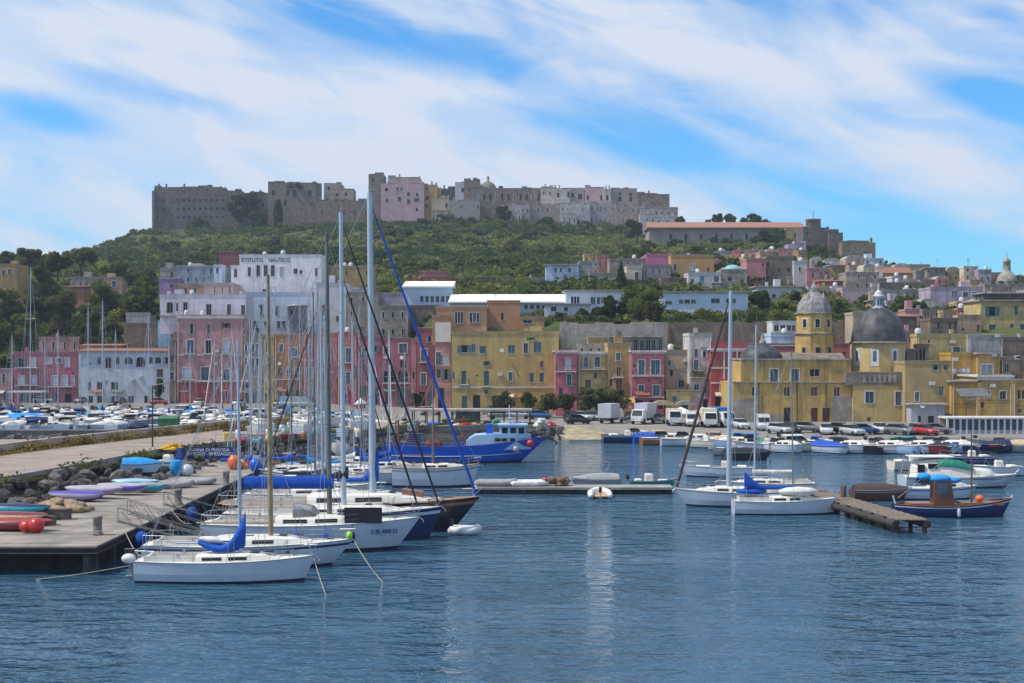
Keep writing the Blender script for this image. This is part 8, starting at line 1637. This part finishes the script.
for i, (px, Y, c, dg, lb) in enumerate([(500, 226, 'grey', 10, 'grey car parked under the first balcony of the mustard house'), (518, 227, 'silver', 5, 'silver car before the ground floor of the mustard house'), (540, 226, 'blue', -10, 'blue car at the right corner of the mustard house'), (572, 222, 'black', -70, 'black car before the narrow bright pink house'), (584, 222, 'silver', -60, 'silver car before the small yellow house'),
        (596, 222, 'grey', -70, 'grey car left of the grey box truck'), (630, 220, 'black', -90, 'black car between the two box trucks'), (659, 214, 'grey', -100, 'grey car right of the white delivery truck'), (470, 232, 'white', 0, 'white car at the left corner of the mustard house'), (430, 240, 'white', 20, 'white car before the mauve-pink house'), (578, 211, 'black', 20, 'black car alone at the top of the slipway')]):
    car(lb, PX(px, Y), Y, R(dg), c)
car('pale grey van parked before the orange house', PX(301, 268), 268, R(5), 'silver', 'van'); car('second grey van touching the first before the orange house', PX(293, 270), 270, R(5), 'lightblue', 'van')
q = random.Random(3)
for i in range(9): car(f'{["white","grey","black","red","silver"][i%5]} small car on the marina quay before the {["red-pink house","blue-white house","blue-white house doors","dark tree","salmon palazzo","grey narrow house","orange house","pink house","coral house"][i]}', PX(30 + i * 41, 285 - i * 2.2), 293.0 - i * 3.0, R(q.choice([0, 90, 80])), ['white', 'grey', 'black', 'red', 'silver'][i % 5])
# parasols and awnings
def parasol(label, px, yt, yb_, Y, wpx, cv='white', square=True):
    w = wpx * Y / F; z0 = 1.62; zt = PZ(yt, Y); ze = PZ(yb_, Y); r = empty('parasol', (PX(px, Y), Y, z0), label, 'parasol'); m = MB()
    n = 4 if square else 8; m.lathe([(w / 2 * 1.35 if square else w / 2, ze - z0 - .2), (w / 2 * 1.36 if square else w / 2, ze - z0), (.05, zt - z0)], n, flat=True, ph=PI / 4); m.build('canopy', CV[cv], r); m = MB(); m.tube((0, 0, 0), (0, 0, zt - z0), .05); m.build('pole', IRON, r); return r
parasol('large white awning canopy right of the balconied pink house', 681, 407, 413, 213, 28); parasol('white canopy beside the crimson house', 703, 407, 412, 210, 18); parasol('reddish canopy between the two white ones', 696, 409, 413, 214, 16, 'red')
parasol('white parasol before the pink house with the red arch', 361, 398, 403, 262, 12, 'white', False); parasol('dark blue parasol under the mustard house', 546, 404, 408, 232, 14, 'navy', False); parasol('second dark blue parasol under the mustard house', 490, 405, 409, 236, 12, 'navy', False)
m = MB(); m.prism([(0, 0), (1.6, -1.0), (1.6, -1.1), (0, -.1)], 'x', -2.6, 2.6); 
for i in range(14): m.ball((-2.5 + i * .38, 1.5, -1.0 + .12 * math.sin(i)), .3, 8)
o = m.build('awning', mat('awning_ochre', (.50, .28, .09), .9, .25, 2), None, (PX(621, 226), 230, PZ(402, 226) + .5)); o.rotation_euler = (0, 0, PI); o.location.y = 231; tag(o, 'ochre scalloped awning of the bar before the worn ochre house', 'awning')
for i, (px, w) in enumerate([(663, 22), (686, 20)]):
    m = MB(); k = w * 228 / F / 2; m.prism([(k * math.cos(PI * j / 8), k * .42 * math.sin(PI * j / 8)) for j in range(9)], 'y', -1.5, 0); m.tube((-k + .1, -1.4, 0), (-k + .1, -1.4, -2.6), .06); m.tube((k - .1, -1.4, 0), (k - .1, -1.4, -2.6), .06)
    tag(m.build('awning', [CV['tan'], CV['grey']][i], None, (PX(px, 228), 229, PZ(405, 228))), ['tan arched awning at the corner of the balconied pink house', 'grey arched awning before the low cream-yellow house'][i], 'awning')
m = MB(); m.box(PX(10, 290), PX(46, 290), 288, 292, PZ(392.5, 290), PZ(391, 290)); 
for px in range(11, 46, 8): m.tube((PX(px, 289), 288.3, 1.6), (PX(px, 289), 288.3, PZ(392, 289)), .08)
tag(m.build('veranda', WHT), 'long white veranda roof before the red-pink marina house', 'veranda')
# flag
m = MB(); m.tube((0, 0, 0), (0, 0, 6), .05); f_ = MB(); tag(m.build('flagpole', STEEL, None, (PX(347, 150), 150, 2.9)), 'thin flagpole with a small red flag by the white masts', 'flagpole')
f_.loft([[(0, .02 * k, 5.9 - .0), (0, .02 * k, 4.2)] for k in (0,)] + [[(.25 * i, .12 * math.sin(i * 1.5), 5.8 - .25 * i), (.25 * i, .12 * math.sin(i * 1.5 + .5), 4.3 - .3 * i)] for i in (1, 2, 3)], closed=False, caps=False); fo = f_.build('flag', CV['red'], bpy.data.objects['flagpole'])

# more working boats and gear against the inner quay behind the yachts
q = random.Random(91); IG = 'small boats along the inner quay behind the yachts'
for i, (px, Y, L, dg, kd, col, st, top, lb) in enumerate([(330, 160, 6, 80, 'covered', 'navy', 'white', 'navy', 'navy covered boat behind the dark grey mast'), (352, 163, 5.5, 60, 'covered', 'white', None, 'blue', 'white boat with a blue cover between the white masts'), (310, 150, 6.5, 20, 'covered', 'black', None, 'black', 'black covered boat left of the dark grey mast'),
   (395, 184, 6, 5, 'open', 'wood', 'white', 'white', 'brown wooden boat behind the trawler stern'), (414, 187, 5.5, -30, 'cabin', 'white', 'red', 'white', 'white cabin boat behind the trawler nets'), (437, 190, 6, 10, 'open', 'teal', 'white', 'white', 'teal fishing boat behind the trawler middle'), (455, 192, 5.5, -20, 'covered', 'maroon', None, 'rust', 'dark red covered boat left of the trawler wheelhouse'), (372, 176, 6, 40, 'covered', 'white', None, 'sky', 'white boat under sky-blue canvas behind the tallest mast'),
   (283, 142, 6, 15, 'open', 'red', 'white', 'white', 'red open boat low behind the wooden mast'), (330, 141, 7, 175, 'covered', 'navy', None, 'black', 'long dark covered boat behind the two white masts'), (367, 148, 6.4, 170, 'cabin', 'white', 'navy', 'navy', 'white cabin boat with a navy top behind the tallest mast')]):
    motorboat(lb, PX(px, Y), Y, L, R(dg), kd, col, st, top, IG, ob=False)
for i in range(20):
    o = rocks[i % 6].copy(); COL.objects.link(o); px = 385 + i * 9.2; Y = float(np.interp(px, [380, 480, 560], [199, 197, 200])); o.location = (PX(px, Y), Y + q.uniform(0, 2), .5 + q.uniform(0, .6)); r = q.uniform(.6, 1.2); o.scale = (r, r, r * .8); o.rotation_euler = (i, i * .4, i * 2); o['label'] = 'boulder against the inner quay behind the trawler'; o['group'] = 'boulders against the inner quay'
for i in range(16):
    px = 392 + i * 10.5 + q.uniform(-3, 3); Y = 202.5 + q.uniform(0, 3); c = ['tan', 'rust', 'green', 'grey', 'blue', 'black', 'white', 'red'][i % 8]
    heap(f'{c} heap of nets on the inner quay behind the trawler', PX(px, Y), Y, q.uniform(1.2, 2.4), q.uniform(.7, 1.4), CV[c], z=1.6, n=12, seed=i + 30, r=.4)['group'] = 'net heaps on the inner quay'

NY = 'masted boats behind the yachts'
for i, (px, Y, yt, c_, j_, m_) in enumerate([(247, 134, 318, 'blue', None, ALU), (262, 140, 308, 'navy', 'white', ALU), (288, 136, 325, 'blue', None, DMAST), (312, 132, 312, 'sky', None, ALU), (324, 139, 335, 'blue', None, ALU), (350, 137, 322, 'white', 'navy', ALU), (365, 134, 345, 'blue', None, DMAST), (228, 142, 352, 'grey', None, ALU), (386, 141, 350, 'blue', None, ALU)]):
    sailboat(['small sailboat first from the left behind the yachts', 'sailboat with a white jib behind the wooden mast', 'dark-masted sailboat with a blue cover right of the wooden mast', 'sailboat with a sky-blue cover left of the grey mast', 'low-masted sailboat with a blue cover at the grey mast', 'sailboat with a navy jib between the white masts', 'dark-masted sailboat behind the tallest mast', 'grey-covered sailboat left of the wooden mast', 'sailboat with a blue cover near the trawler stern'][i],
             PX(px, Y), Y, 8, R([0, 175, 5, 180, 8, 0, 178, 4, 2][i]), fb=1.1, mh=PZ(yt, Y), mr=.07, mm=m_, cover=c_, jib=j_, jr=.06, tall=.8, group=NY, details=False, spread=1, mx=.55)
# ================================================================== haze over the bay (air fading the hill to blue)
HAZE = 0.00016
if HAZE > 0:
    m = MB(); m.box(-1000, 1000, -60, 1300, -7.5, 112)
    hm = bpy.data.materials.new('haze'); hm.use_nodes = True; n = hm.node_tree.nodes; n.clear(); o_ = n.new('ShaderNodeOutputMaterial'); v = n.new('ShaderNodeVolumePrincipled')
    v.inputs['Color'].default_value = (.72, .84, 1, 1); v.inputs['Density'].default_value = HAZE; v.inputs['Anisotropy'].default_value = .25
    hm.node_tree.links.new(v.outputs[0], o_.inputs['Volume'])
    ho = m.build('haze', hm); ho['kind'] = 'stuff'; ho.display_type = 'WIRE'; tag(ho, 'thin blue sea haze between the harbour and the hill', 'haze')
